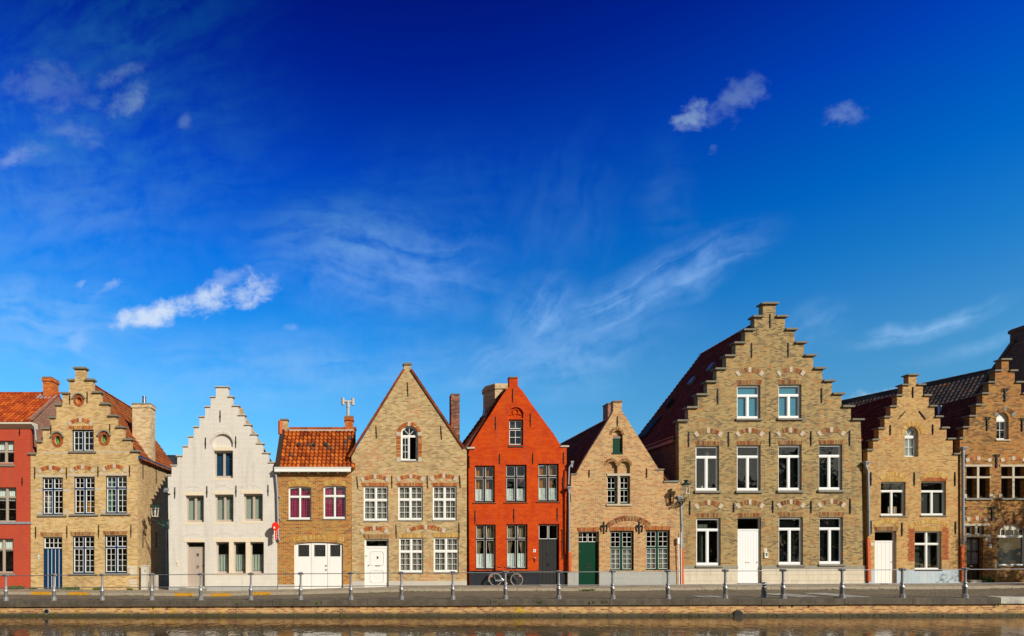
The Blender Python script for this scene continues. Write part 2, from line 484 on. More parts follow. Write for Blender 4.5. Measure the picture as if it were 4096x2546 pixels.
plain('ink', (.015, .02, .025), .5)
plain('chrome', (.6, .6, .6), .2, metal=1, var=.1)
plain('rubber_cream', (.36, .32, .23), .7)
plain('rubber_black', (.015, .015, .015), .7)
plain('bike_black', (.012, .012, .014), .3)
plain('reflector_orange', (.75, .18, .01), .4)
plain('lead_came', (.12, .12, .13), .5, metal=.3)
plain('aluminium', (.62, .62, .64), .4, metal=.5, var=.1)
plain('brass_dark', (.06, .05, .04), .4, metal=.6)
plain('dark_lining', (.03, .028, .025), .9)
plain('bark', (.07, .05, .035), .95, var=.5, nscale=8)
glass('clear_glass', .045)
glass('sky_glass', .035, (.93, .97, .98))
glass('lamp_glass', .06, (.93, .90, .85))
plain('green_glass', (.16, .50, .03), .15, var=.3, nscale=5)
plain('obscure_glass', (.035, .037, .035), .25, var=.9, nscale=40, bump=.9, bscale=60)
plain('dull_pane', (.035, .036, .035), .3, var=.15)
cloth('pink_curtain', (.60, .045, .18), (.40, .022, .11))
cloth('net_curtain', (.46, .44, .39), (.22, .20, .18))
cloth('white_curtain', (.72, .77, .75), (.58, .63, .61))
cloth('gold_curtain', (.58, .27, .03), (.36, .16, .02))
cloth('cream_curtain', (.50, .42, .30), (.30, .25, .18))
cloth('sage_blind', (.34, .38, .33), (.31, .35, .30))
cloth('lace_curtain', (.50, .52, .49), (.22, .23, .21))
cloth('dark_blind', (.013, .014, .015), (.006, .006, .007))
cloth('navy_sky_reflection', (.012, .060, .13), (.010, .05, .11))  # deep blue of mirrored sky, painted on a sheet behind glass
cloth('teal_curtain', (.10, .26, .24), (.05, .14, .13))
cloth('teal_sky_reflection', (.06, .25, .34), (.05, .22, .31))  # sky reflection of the upper panes, put into a flat colour
plain('leaf', (.06, .14, .02), .6, var=.5, nscale=9)
plain('petal', (.6, .5, .3), .7)
plain('yellow_paint', (.48, .23, .008), .75, var=.5, nscale=6)
plain('petal_yellow', (.7, .5, .02), .6)


def ground_mat(name, stops, mortar, bw, bh, mw, amt):
    return brick(name, stops, mortar, bw=bw, bh=bh, mw=mw, horizontal=True, stain_amt=amt, streak=0, stain=(.07, .065, .04))


ground_mat('street_pavers', [(0, (.115, .092, .066)), (.5, (.185, .15, .108)), (1, (.25, .205, .145))], (.08, .07, .04), .22, .11, .022, .5)
ground_mat('pavement_pavers', [(0, (.24, .20, .15)), (.5, (.33, .28, .21)), (1, (.38, .32, .25))], (.13, .11, .07), .22, .22, .02, .45)
plain('kerb_stone', (.32, .27, .20), .9, var=.35, nscale=3, bump=.3)
plain('damp_stone', (.055, .05, .028), .8, var=.5, nscale=5)
plain('bed_soil', (.06, .05, .035), .95, var=.4)
plain('road_paint', (.38, .39, .34), .8, var=.7, nscale=9)
plain('worn_road_paint', (.32, .33, .29), .8, var=.4, nscale=9)
plain('gold_wood', (.50, .26, .06), .5, var=.2)


def coping_mat(name, c):
    m, t, b = new_mat(name)
    pos = t.n('ShaderNodeNewGeometry').outputs['Position']
    n = t.noise(pos, 1.6, 6, .7)
    sk = t.rng(t.noise(t.mapping(pos, scale=(9, 2, .7)), 1.0, 5, .65), .48, .75)
    cc = t.mix(t.rng(n, .3, .75), tuple(v * .6 for v in c), tuple(v * 1.35 for v in c))
    cc = t.mix(t.m('MULTIPLY', sk, .35), cc, tuple(v * 1.9 for v in c))
    li = t.rng(t.noise(t.mapping(pos, loc=(5, 1, 2)), 3.3, 6, .75), .665, .70)
    cc = t.mix(t.m('MULTIPLY', li, .55), cc, (.40, .27, .03))
    t.put(b.inputs['Base Color'], cc)
    b.inputs['Roughness'].default_value = .9
    bp = t.n('ShaderNodeBump')
    bp.inputs['Strength'].default_value = .4
    bp.inputs['Distance'].default_value = .02
    t.put(bp.inputs['Height'], t.noise(pos, 9, 4))
    t.put(b.inputs['Normal'], bp.outputs[0])


coping_mat('coping_dark', (.090, .073, .052))
coping_mat('coping_pale', (.46, .44, .39))


def add_lichen(mname):
    """yellow lichen and a damp, mossy foot on the canal wall"""
    m = MATS[mname]
    t = NT(m.node_tree)
    b = m.node_tree.nodes['Principled BSDF']
    lk = b.inputs['Base Color'].links[0]
    src = lk.from_socket
    pos = t.n('ShaderNodeNewGeometry').outputs['Position']
    x, y, z = t.sep(pos)
    n = t.noise(t.mapping(pos, loc=(11, 2, 3)), 2.3, 7, .75)
    zone = t.rng(z, -.15, -.42)
    spot = t.v('LENGTH', t.mapping(pos, loc=(6.55, -8.1, -.42), scale=(.75, 1, .3), typ='TEXTURE'))
    f = t.m('ADD', n, t.m('MULTIPLY', t.rng(spot, 1.0, .1), .13))
    f = t.m('MULTIPLY', t.rng(f, .56, .64), t.m('ADD', t.m('MULTIPLY', zone, .6), t.m('MULTIPLY', t.rng(spot, 1.3, .3), .6), clamp=True))
    c = t.mix(t.m('MULTIPLY', f, .9), src, (.56, .36, .015))
    damp = t.rng(t.m('ADD', z, t.m('MULTIPLY', t.m('SUBTRACT', t.noise(pos, 3, 4), .5), .12)), -.44, -.58)
    c = t.mix(t.m('MULTIPLY', damp, .8), c, (.055, .045, .03))
    t.put(b.inputs['Base Color'], c)


add_lichen('quay_brick')


def water_mat():
    m, t, b = new_mat('canal_water')
    pos = t.n('ShaderNodeNewGeometry').outputs['Position']
    b.inputs['Base Color'].default_value = (.075, .048, .020, 1)
    b.inputs['Roughness'].default_value = .02
    b.inputs['IOR'].default_value = 1.33
    b.inputs['Specular IOR Level'].default_value = .5
    a1 = t.noise(t.mapping(pos, rot=(0, 0, R(12)), scale=(1, .45, 1)), 6.5, 2, .5, .5)
    a2 = t.noise(t.mapping(pos, rot=(0, 0, R(-20)), scale=(1, .6, 1)), 1.5, 2, .5, .3)
    patch = t.rng(t.noise(t.mapping(pos, scale=(.5, .3, 1)), .5, 3, .6), .35, .65, .45, 1.0)
    h = t.m('MULTIPLY', patch, t.m('ADD', t.m('MULTIPLY', a1, .011), t.m('MULTIPLY', a2, .016)))
    bp = t.n('ShaderNodeBump')
    bp.inputs['Strength'].default_value = 1.0
    bp.inputs['Distance'].default_value = 1.0
    t.put(bp.inputs['Height'], h)
    t.put(b.inputs['Normal'], bp.outputs[0])


water_mat()


# ------------------------------------------------------------------ mesh helpers
class MB:
    """collects faces of one mesh, each with its own random 'tint'"""
    def __init__(s):
        s.v, s.f, s.t = [], [], []

    def quad(s, pts, tint=0.5):
        i = len(s.v)
        s.v += [tuple(p) for p in pts]
        s.f.append(tuple(range(i, i + len(pts))))
        s.t.append(tint)

    def box(s, x0, x1, y0, y1, z0, z1, tint=0.5):
        i = len(s.v)
        s.v += [(x0, y0, z0), (x1, y0, z0), (x1, y1, z0), (x0, y1, z0), (x0, y0, z1), (x1, y0, z1), (x1, y1, z1), (x0, y1, z1)]
        for f in ((0, 1, 5, 4), (1, 2, 6, 5), (2, 3, 7, 6), (3, 0, 4, 7), (4, 5, 6, 7), (3, 2, 1, 0)):
            s.f.append(tuple(i + k for k in f))
            s.t.append(tint)

    def prism(s, poly, y0, y1, holes=(), tint=0.5):
        """outline in (x, z) with holes, between depths y0 (front) and y1"""
        loops = [list(poly)] + [list(h) for h in holes]
        flat = [p for l in loops for p in l]
        tris = tessellate_polygon([[Vector((p[0], p[1], 0)) for p in l] for l in loops])
        i = len(s.v)
        n = len(flat)
        s.v += [(p[0], y0, p[1]) for p in flat] + [(p[0], y1, p[1]) for p in flat]
        for a, b, c in tris:
            A, B, Cc = flat[a], flat[b], flat[c]
            if (B[0] - A[0]) * (Cc[1] - A[1]) - (B[1] - A[1]) * (Cc[0] - A[0]) < 0:
                b, c = c, b
            s.f.append((i + a, i + b, i + c)); s.t.append(tint)
            s.f.append((i + n + a, i + n + c, i + n + b)); s.t.append(tint)
        k = 0
        for li, l in enumerate(loops):
            area = sum(l[j][0] * l[(j + 1) % len(l)][1] - l[(j + 1) % len(l)][0] * l[j][1] for j in range(len(l)))
            ccw = area > 0
            for j in range(len(l)):
                a, b = i + k + j, i + k + (j + 1) % len(l)
                q = (a, a + n, b + n, b)
                if ccw == (li == 0):
                    q = q[::-1]
                s.f.append(q); s.t.append(tint)
            k += len(l)

    def prism_x(s, poly, x0, x1, tint=0.5):
        """outline in (y, z) between x0 and x1"""
        m = MB()
        m.prism(poly, x0, x1)
        i = len(s.v)
        s.v += [(p[1], p[0], p[2]) for p in m.v]
        s.f += [tuple(i + k for k in f[::-1]) for f in m.f]
        s.t += [tint] * len(m.f)

    def tube(s, pts, r, n=8, closed=False, tint=0.5, r1=None):
        pts = [Vector(p) for p in pts]
        N = len(pts)
        i0 = len(s.v)
        ref = None
        for k, p in enumerate(pts):
            if closed:
                d = pts[(k + 1) % N] - pts[k - 1]
            else:
                d = pts[min(k + 1, N - 1)] - pts[max(k - 1, 0)]
            d.normalize()
            if ref is None:
                ref = Vector((0, 0, 1)) if abs(d.z) < .9 else Vector((1, 0, 0))
            a = d.cross(ref).normalized()
            ref = a.cross(d).normalized()
            rr = r if r1 is None else r + (r1 - r) * k / (N - 1)
            for j in range(n):
                an = 2 * math.pi * j / n
                s.v.append(tuple(p + a * math.cos(an) * rr + ref * math.sin(an) * rr))
        for k in range(N if closed else N - 1):
            for j in range(n):
                a, b = i0 + k * n + j, i0 + k * n + (j + 1) % n
                c, d = i0 + ((k + 1) % N) * n + (j + 1) % n, i0 + ((k + 1) % N) * n + j
                s.f.append((a, b, c, d)); s.t.append(tint)
        if not closed:
            s.f.append(tuple(i0 + j for j in range(n))[::-1]); s.t.append(tint)
            s.f.append(tuple(i0 + (N - 1) * n + j for j in range(n))); s.t.append(tint)

    def lathe(s, prof, c, n=16, rot=0.0):
        """profile of (radius, z) about the upright axis through c"""
        i0 = len(s.v)
        for r, z in prof:
            for j in range(n):
                a = rot + 2 * math.pi * j / n
                s.v.append((c[0] + r * math.cos(a), c[1] + r * math.sin(a), c[2] + z))
        for k in range(len(prof) - 1):
            for j in range(n):
                s.f.append((i0 + k * n + j, i0 + k * n + (j + 1) % n, i0 + (k + 1) * n + (j + 1) % n, i0 + (k + 1) * n + j))
                s.t.append(.5)
        s.f.append(tuple(i0 + j for j in range(n))[::-1]); s.t.append(.5)
        s.f.append(tuple(i0 + (len(prof) - 1) * n + j for j in range(n))); s.t.append(.5)

    def pantiles(s, O, a, La, b, Lb, tw=.23, th=.30, wave=.032, lift=.045, slab=.10, sag=.03):
        O, a, b = Vector(O), Vector(a).normalized(), Vector(b).normalized()
        nrm = a.cross(b).normalized()
        if nrm.z < 0:
            nrm = -nrm
        flip = a.cross(b).dot(nrm) < 0
        nc = max(1, round(La / tw)); tw = La / nc
        nr = max(1, round(Lb / th)); th = Lb / nr
        K = 6
        ph = random.uniform(0, 6)

        def P(u, v, h):
            return tuple(O + a * u + b * v + nrm * (h - sag * math.sin(math.pi * u / La) * math.sin(math.pi * v / Lb) + .008 * math.sin(u * 2.1 + v * 3.3 + ph)))
        for r in range(nr):
            jit = [random.uniform(-.012, .012) for _ in range(nc)]
            for c in range(nc):
                tnt = random.random()
                for k in range(K):
                    s0, s1 = k / K, (k + 1) / K
                    h0 = wave * math.sin(2 * math.pi * s0); h1 = wave * math.sin(2 * math.pi * s1)
                    u0, u1 = (c + s0) * tw, (c + s1) * tw
                    v0, v1 = r * th + jit[c], (r + 1) * th
                    q = [P(u0, v0, h0 + lift), P(u1, v0, h1 + lift), P(u1, v1 + .02, h1), P(u0, v1 + .02, h0)]
                    s.quad(q[::-1] if flip else q, tnt)
                    q = [P(u0, v0, h0 - .02), P(u1, v0, h1 - .02), P(u1, v0, h1 + lift), P(u0, v0, h0 + lift)]
                    s.quad(q[::-1] if flip else q, tnt)
        c8 = []
        for h in (-.03 - slab, -.035):
            c8 += [O + nrm * h, O + a * La + nrm * h, O + a * La + b * Lb + nrm * h, O + b * Lb + nrm * h]
        i = len(s.v)
        s.v += [tuple(p) for p in c8]
        for f in ((0, 1, 5, 4), (1, 2, 6, 5), (2, 3, 7, 6), (3, 0, 4, 7), (4, 5, 6, 7), (3, 2, 1, 0)):
            s.f.append(tuple(i + k for k in f)); s.t.append(.3)

    def build(s, name, mat, parent=None, root=None, smooth=False):
        me = bpy.data.meshes.new(name)
        o0 = root.location if root is not None else Vector((0, 0, 0))
        me.from_pydata([(p[0] - o0.x, p[1] - o0.y, p[2] - o0.z) for p in s.v], [], s.f)
        at = me.attributes.new('tint', 'FLOAT', 'FACE')
        at.data.foreach_set('value', s.t)
        me.materials.append(MATS[mat])
        if smooth:
            me.shade_smooth()
            me.set_sharp_from_angle(angle=R(40))
        me.update()
        ob = bpy.data.objects.new(name, me)
        col.objects.link(ob)
        if parent is not None:
            ob.parent = parent
        return ob


def tag(o, label=None, cat=None, group=None, kind=None):
    for k, v in (('label', label), ('category', cat), ('group', group), ('kind', kind)):
        if v:
            o[k] = v
    return o


def thing(name, loc, label, cat, group=None):
    o = bpy.data.objects.new(name, None)
    o.empty_display_size = .2
    o.location = loc
    col.objects.link(o)
    return tag(o, label, cat, group)


def children(o):
    return [c for c in bpy.data.objects if c.parent == o]


# the photograph's pixels as measured in enlargements of it: view -> (x0, y0, scale)
VIEWS = {'A': (0, 1450, 2.7486), 'B': (0, 1900, 2.7486), 'C': (600, 1500, 2.7486), 'D': (600, 1900, 2.7486),
         'E': (1100, 1430, 2.7486), 'F': (1100, 1900, 2.7486), 'G': (1750, 1480, 2.7486), 'H': (1750, 1900, 2.7486),
         'I': (2220, 1570, 3.2167), 'J': (2220, 1980, 3.2167), 'K': (2500, 1180, 1.938), 'L': (2650, 1900, 2.7494),
         'M': (3346, 1280, 2.4387), 'N': (3346, 1850, 2.52), 'S': (0, 0, 1.0)}


def WX(v, x, y=0.0):
    x0, _, s = VIEWS[v]
    return (x0 + x / s - PPX) * (32.0 + y) / F_PX


def WZ(v, yy, y=0.0):
    _, y0, s = VIEWS[v]
    return EYE.z + (PPY - (y0 + yy / s)) * (32.0 + y) / F_PX


GP = [(-900, 2356), (0, 2356), (600, 2361), (900, 2364), (1150, 2358), (1450, 2351), (1650, 2345), (2000, 2343), (2300, 2344),
      (2600, 2341), (3000, 2338), (3500, 2337), (4096, 2333), (5600, 2331)]
GP = [((px - PPX) / 72.0, (2350 - py) / 72.0) for px, py in GP]


def gz(x):
    """height of the pavement along the house fronts"""
    if x <= GP[0][0]:
        return GP[0][1]
    for (xa, za), (xb, zb) in zip(GP, GP[1:]):
        if x <= xb:
            k = (x - xa) / (xb - xa)
            k = k * k * (3 - 2 * k)
            return za + (zb - za) * k
    return GP[-1][1]


def arc_pts(xa, xb, zs, rise, n=10):
    """points of a segmental arch from (xb, zs) back to (xa, zs), over the top"""
    if rise <= 1e-4:
        return [(xb, zs), (xa, zs)]
    a = (xb - xa) / 2
    r = (a * a + rise * rise) / (2 * rise)
    cx, cz = (xa + xb) / 2, zs + rise - r
    t0 = math.atan2(zs - cz, a)
    return [(cx + r * math.cos(t), cz + r * math.sin(t)) for t in (t0 + (math.pi - 2 * t0) * k / n for k in range(n + 1))]


def top_fn(xa, xb, zs, rise):
    if rise <= 1e-4:
        return lambda x: zs
    a = (xb - xa) / 2
    r = (a * a + rise * rise) / (2 * rise)
    cx, cz = (xa + xb) / 2, zs + rise - r
    return lambda x: cz + math.sqrt(max(0, r * r - (x - cx) ** 2))


def cell(xa, xb, z0, top, d=0.0, n=8):
    """a light of a window: flat foot, head following the curve 'top' lowered by d"""
    if isinstance(top, (int, float)):
        return [(xa, z0), (xb, z0), (xb, top - d), (xa, top - d)]
    return [(xa, z0), (xb, z0)] + [(xb + (xa - xb) * k / n, top(xb + (xa - xb) * k / n) - d) for k in range(n + 1)]


class House:
    def __init__(s, name, label, v, xl, xr, wall, y=0.0, depth=6.0, thick=.30, cat='house', group='houses in a row along the canal street'):
        s.v, s.y, s.wall, s.depth, s.th = v, y, wall, depth, thick
        s.xl, s.xr = xl, xr
        xc = (xl + xr) / 2
        s.root = thing(name, (xc, y, gz(xc)), label, cat, group)
        s.holes = []

    def X(s, x, v=None):
        return WX(v or s.v, x, s.y)

    def Z(s, z, v=None):
        return WZ(v or s.v, z, s.y)

    def part(s, mb, name, mat, parent=None, smooth=False):
        return mb.build(name, MATS[mat].name, parent or s.root, s.root, smooth)

    # -- the front
    def front(s, outline, name='wall', mat=None, y0=0.0):
        mb = MB()
        mb.prism(outline, s.y + y0, s.y + s.th, s.holes)
        s.fw = s.part(mb, name, mat or s.wall)

    def stepped(s, v, steps, base_l, base_r, cap='cap_stone', capmat_th=.10, over=.10, capw=.10):
        """steps: (left, right, y left, y right) from the top block down; y is the top of each coping stone"""
        pts_l, pts_r = [], []
        st = [(s.X(a, v), s.X(b, v), s.Z(c, v), s.Z(d, v)) for a, b, c, d in steps]
        zb = min(gz(s.X(base_l[1], base_l[0])), gz(s.X(base_r[1], base_r[0]))) - .15
        th = capmat_th
        for i, (l, r, zl, zr) in enumerate(st):
            nl = st[i + 1] if i + 1 < len(st) else None
            pts_l.append((l, zl - th)); pts_r.append((r, zr - th))
            lowl = (nl[2] - th) if nl else None
            if nl:
                pts_l.append((l, nl[2] - th)); pts_r.append((r, nl[3] - th))
        bl, br = s.X(base_l[1], base_l[0]), s.X(base_r[1], base_r[0])
        outline = [(bl, zb), (br, zb)] + pts_r[::-1] + pts_l
        s.front(outline)
        y0, y1 = s.y - capw, s.y + s.th + .04
        for i, (l, r, zl, zr) in enumerate(st):
            def cap_mesh(a, b, z):
                mb = MB()
                j = random.uniform(-.012, .012)
                mb.prism([(a, z - th), (b, z - th), (b + (.02 if b > (l + r) / 2 else 0), z - th * .45), (b - .02, z + j), (a + .02, z + j * .5), (a, z - th * .45)], y0, y1)
                s.part(mb, 'coping_stone', cap)
            if i == 0:
                z = (zl + zr) / 2
                mb = MB(); mb.prism([(l - over, z - th), (r + over, z - th), (r + over, z - th * .4), (r + over - .04, z), (l - over + .04, z), (l - over, z - th * .4)], y0, y1)
                s.part(mb, 'coping_stone', cap)
            else:
                pl, pr = st[i - 1][0], st[i - 1][1]
                cap_mesh(l - over, pl, zl)
                cap_mesh(pr, r + over, zr)
        return st

    def body(s, zl, zr, zb=None, ridge=None, mat=None, back_mat=None, slope_x=None):
        """side walls and rear gable behind the front"""
        zb = gz((s.xl + s.xr) / 2) - .3
        m = mat or s.wall
        y0, y1 = s.y + s.th, s.y + s.depth
        mb = MB(); mb.box(s.xl, s.xl + .28, y0, y1, zb, zl); s.part(mb, 'side_wall', m)
        mb = MB(); mb.box(s.xr - .28, s.xr, y0, y1, zb, zr); s.part(mb, 'side_wall', m)
        mb = MB()
        pts = [(s.xl, zb), (s.xr, zb), (s.xr, zr)] + ([ridge] if ridge else []) + [(s.xl, zl)]
        mb.prism(pts, y1, y1 + .25); s.part(mb, 'rear_wall', back_mat or m)

    def gable_roof(s, ridge, zl, zr, mat, y0=None, y1=None, over=.12, xl=None, xr=None, ridge_mat=None):
        y0 = s.y + s.th if y0 is None else y0
        y1 = s.y + s.depth + .25 if y1 is None else y1
        xl = s.xl if xl is None else xl
        xr = s.xr if xr is None else xr
        rx, rz = ridge
        mb = MB()
        for (ex, ez) in ((xl, zl), (xr, zr)):
            e = Vector((ex, 0, ez)); r = Vector((rx, 0, rz))
            d = (r - e).normalized()
            e2 = e - d * over
            L = (r - e2).length
            mb.pantiles((e2.x, y0, e2.z), (0, 1, 0), y1 - y0, d, L)
        ro = s.part(mb, 'roof', mat)
        mb = MB()
        n = max(2, round((y1 - y0) / .38))
        for k in range(n):
            ya, yb = y0 + (y1 - y0) * k / n, y0 + (y1 - y0) * (k + 1) / n + .03
            tnt = random.random()
            i = len(mb.v)
            for yy, rr in ((ya, .125), (yb, .11)):
                for j in range(7):
                    an = math.pi * j / 6
                    mb.v.append((rx + rr * math.cos(an), yy, rz - .03 + rr * math.sin(an)))
            for j in range(6):
                mb.f.append((i + j, i + j + 1, i + 7 + j + 1, i + 7 + j)[::-1]); mb.t.append(tnt)
            mb.f.append(tuple(range(i, i + 7))); mb.t.append(tnt)
        s.part(mb, 'ridge_tiles', ridge_mat or mat, ro)
        return ro

    # -- openings
    def win(s, v, x0, y0, x1, y1, fm, sm, fw=.055, cols=(.5,), trans=.36, top=(2, 2), bot=(2, 3), one_top=False, arch=0.0, rec=.12, sw=.042,
            gl='clear_glass', mw=None, tw=None, sill=None, hole=True, bar=.022, open_right=False, name='window', foot=None):
        xa, xb = s.X(x0, v), s.X(x1, v)
        zb, zt = s.Z(y1, v), s.Z(y0, v)
        zs = zt - arch
        rect = [(xa, zb), (xb, zb)] + (arc_pts(xa, xb, zs, arch, 14) if arch else [(xb, zt), (xa, zt)])
        if hole:
            s.holes.append(rect)
        f = top_fn(xa, xb, zs, arch)
        y = s.y + rec
        mw = mw or fw
        tw = tw or fw
        ft = foot or fw
        W, Hh = xb - xa, zt - zb
        xs = [xa + fw] + [q for c in cols for q in (xa + W * c - mw / 2, xa + W * c + mw / 2)] + [xb - fw]
        colsx = [(xs[2 * i], xs[2 * i + 1]) for i in range(len(cols) + 1)]
        cells = []
        ftop = (lambda x: f(x)) if arch else zt
        if trans:
            zm = zt - Hh * trans
            for a, b in colsx:
                cells.append((a, b, zb + ft, zm - tw / 2, 0.0, bot))
            for a, b in ([(xa + fw, xb - fw)] if one_top else colsx):
                cells.append((a, b, zm + tw / 2, ftop, fw, top))
        else:
            for a, b in colsx:
                cells.append((a, b, zb + ft, ftop, fw, bot))
        polys = [cell(a, b, z0, t, d) for a, b, z0, t, d, _ in cells]
        mb = MB()
        mb.prism(rect, y, y + .09, polys)
        w = s.part(mb, name, fm)
        sa, pa = MB(), MB()
        for ci, (a, b, z0, t, d, bars) in enumerate(cells):
            if open_right and ci == 1:
                # the right-hand sash stands open into the room
                ob = MB(); hgt = (t if isinstance(t, (int, float)) else t(b)) - d
                ob.prism_x([(y + .05, z0), (y + .05 + (b - a), z0), (y + .05 + (b - a), hgt), (y + .05, hgt)], b - .03, b - .004)
                s.part(ob, 'open_sash', sm, w)
                continue
            po = cell(a, b, z0, t, d)
            pi = cell(a + sw, b - sw, z0 + sw, t, d + sw)
            sa.prism(po, y + .014, y + .07, [pi])
            ft2 = (lambda x, t=t, d=d: (t if isinstance(t, (int, float)) else t(x)) - d - sw)
            nc, nr = bars
            zlo = z0 + sw
            zhi = min(ft2(a + sw), ft2(b - sw))
            for k in range(1, nc):
                xm = a + sw + (b - a - 2 * sw) * k / nc
                sa.box(xm - bar / 2, xm + bar / 2, y + .022, y + .056, zlo, ft2(xm))
            for k in range(1, nr):
                zz = zlo + (zhi - zlo) * k / nr
                sa.box(a + sw, b - sw, y + .024, y + .054, zz - bar / 2, zz + bar / 2)
            pa.prism(cell(a + sw * .5, b - sw * .5, z0 + sw * .5, t, d + sw * .5), y + .037, y + .043)
        s.part(sa, 'sash', sm, w)
        if pa.v:
            s.part(pa, 'pane', gl, w)
        if sill:
            m, over, thk, out = sill
            sb = MB()
            sb.prism_x([(s.y - out, zb - thk), (s.y + rec, zb - thk), (s.y + rec, zb), (s.y - out * .3, zb), (s.y - out, zb - thk * .3)], xa - over, xb + over)
            s.part(sb, 'sill', m, w)
        w['_'] = 0
        del w['_']
        s.last = (w, xa, xb, zb, zt, y)
        return w

    def curtain(s, fx0, fx1, fz0, fz1, mat, folds=6, amp=.03, dy=.16, name='curtain', gather=0.0, side=0):
        """cloth behind the last window; fractions of its width and height (from the foot)"""
        w, xa, xb, zb, zt, y = s.last
        W, Hh = xb - xa, zt - zb
        a, b = xa + W * fx0, xa + W * fx1
        z0, z1 = zb + Hh * fz0, zb + Hh * fz1
        n, m = folds * 8, 7
        mb = MB()
        ph = random.uniform(0, 6)
        g = []
        for j in range(m + 1):
            zz = z1 + (z0 - z1) * j / m
            pull = gather * (math.sin(math.pi * min(1, j / m * 1.0)) ** 2 if False else j / m) if gather else 0
            row = []
            for i in range(n + 1):
                t = i / n
                x = a + (b - a) * t
                if pull:
                    ed = a if side < 0 else b
                    x = ed + (x - ed) * (1 - pull)
                yy = y + dy + amp * math.sin(t * folds * 2 * math.pi + ph + .35 * math.sin(j * .6)) + amp * .4 * math.sin(t * folds * 4.7 + j * .2)
                row.append((x, yy, zz))
            g.append(row)
        for j in range(m):
            for i in range(n):
                mb.quad([g[j][i], g[j + 1][i], g[j + 1][i + 1], g[j][i + 1]])
        c = s.part(mb, name, mat, w, True)
        return c

    def blind(s, mat, f0=0, f1=1, dy=.14, name='blind', slats=0):  # window blind; in two gables a sheet painted as reflected sky
        w, xa, xb, zb, zt, y = s.last
        mb = MB()
        if slats:
            n = round((xb - xa) / slats)
            for i in range(n):
                x = xa + (xb - xa) * (i + .5) / n
                mb.quad([(x - slats * .45, y + dy + .03, zb), (x + slats * .35, y + dy - .02, zb), (x + slats * .35, y + dy - .02, zt), (x - slats * .45, y + dy + .03, zt)])
        else:
            mb.box(xa, xb, y + dy, y + dy + .01, zb + (zt - zb) * f0, zb + (zt - zb) * f1)
        return s.part(mb, name, mat, w)

    def door(s, v, x0, y0, x1, y1, mat, fm, planks=5, trans_y=None, lights=(1, 1), tl_mat=None, rec=.12, fw=.05, groove=.012, arch=0.0, foot=None, gl='clear_glass', sw=.04, tcols=1, name='door'):
        """y0 head of the opening, trans_y height of the transom bar or None"""
        xa, xb = s.X(x0, v), s.X(x1, v)
        zt, zb = s.Z(y0, v), s.Z(y1, v) if y1 else gz((xa + xb) / 2)
        zb = zb - .02
        rect = [(xa, zb), (xb, zb), (xb, zt), (xa, zt)]
        s.holes.append(rect)
        y = s.y + rec
        zl = s.Z(trans_y, v) if trans_y else zt
        mb = MB()
        lx0, lx1 = xa + fw, xb - fw
        ltop = zl - (fw * .6 if trans_y else fw)
        mb.box(lx0, lx1, y + .035, y + .07, zb, ltop)
        pw = (lx1 - lx0) / planks
        for k in range(planks):
            mb.box(lx0 + pw * k + groove / 2, lx0 + pw * (k + 1) - groove / 2, y + .018, y + .0345, zb + .005, ltop - .005)
        d = s.part(mb, name, mat)
        fb = MB()
        fb.box(xa, lx0, y, y + .1, zb, zt)
        fb.box(lx1, xb, y, y + .1, zb, zt)
        fb.box(lx0, lx1, y, y + .1, zt - fw, zt)
        if trans_y:
            fb.box(lx0, lx1, y + .001, y + .1, ltop, ltop + fw * 1.2)
        s.part(fb, 'door_frame', fm, d)
        if trans_y:
            sa, pa = MB(), MB()
            z0, z1 = ltop + fw * 1.2, zt - fw
            cw = (lx1 - lx0) / tcols
            for c in range(tcols):
                a, b = lx0 + cw * c, lx0 + cw * (c + 1)
                if tcols > 1:
                    if c > 0:
                        a += fw / 2
                    if c < tcols - 1:
                        b -= fw / 2
                        fb2 = MB(); fb2.box(b, b + fw, y + .002, y + .09, z0, z1); s.part(fb2, 'mullion', fm, d)
                sa.prism([(a, z0), (b, z0), (b, z1), (a, z1)], y + .014, y + .07, [[(a + sw, z0 + sw), (b - sw, z0 + sw), (b - sw, z1 - sw), (a + sw, z1 - sw)]])
                nc, nr = lights
                for k in range(1, nc):
                    xm = a + sw + (b - a - 2 * sw) * k / nc
                    sa.box(xm - .011, xm + .011, y + .022, y + .056, z0 + sw, z1 - sw)
                for k in range(1, nr):
                    zz = z0 + sw + (z1 - z0 - 2 * sw) * k / nr
                    sa.box(a + sw, b - sw, y + .024, y + .054, zz - .011, zz + .011)
                pa.box(a + sw * .5, b - sw * .5, y + .037, y + .043, z0 + sw * .5, z1 - sw * .5)
            s.part(sa, 'transom_sash', tl_mat or fm, d)
            s.part(pa, 'pane', gl, d)
        s.ld = (d, lx0, lx1, zb, ltop, y)
        return d

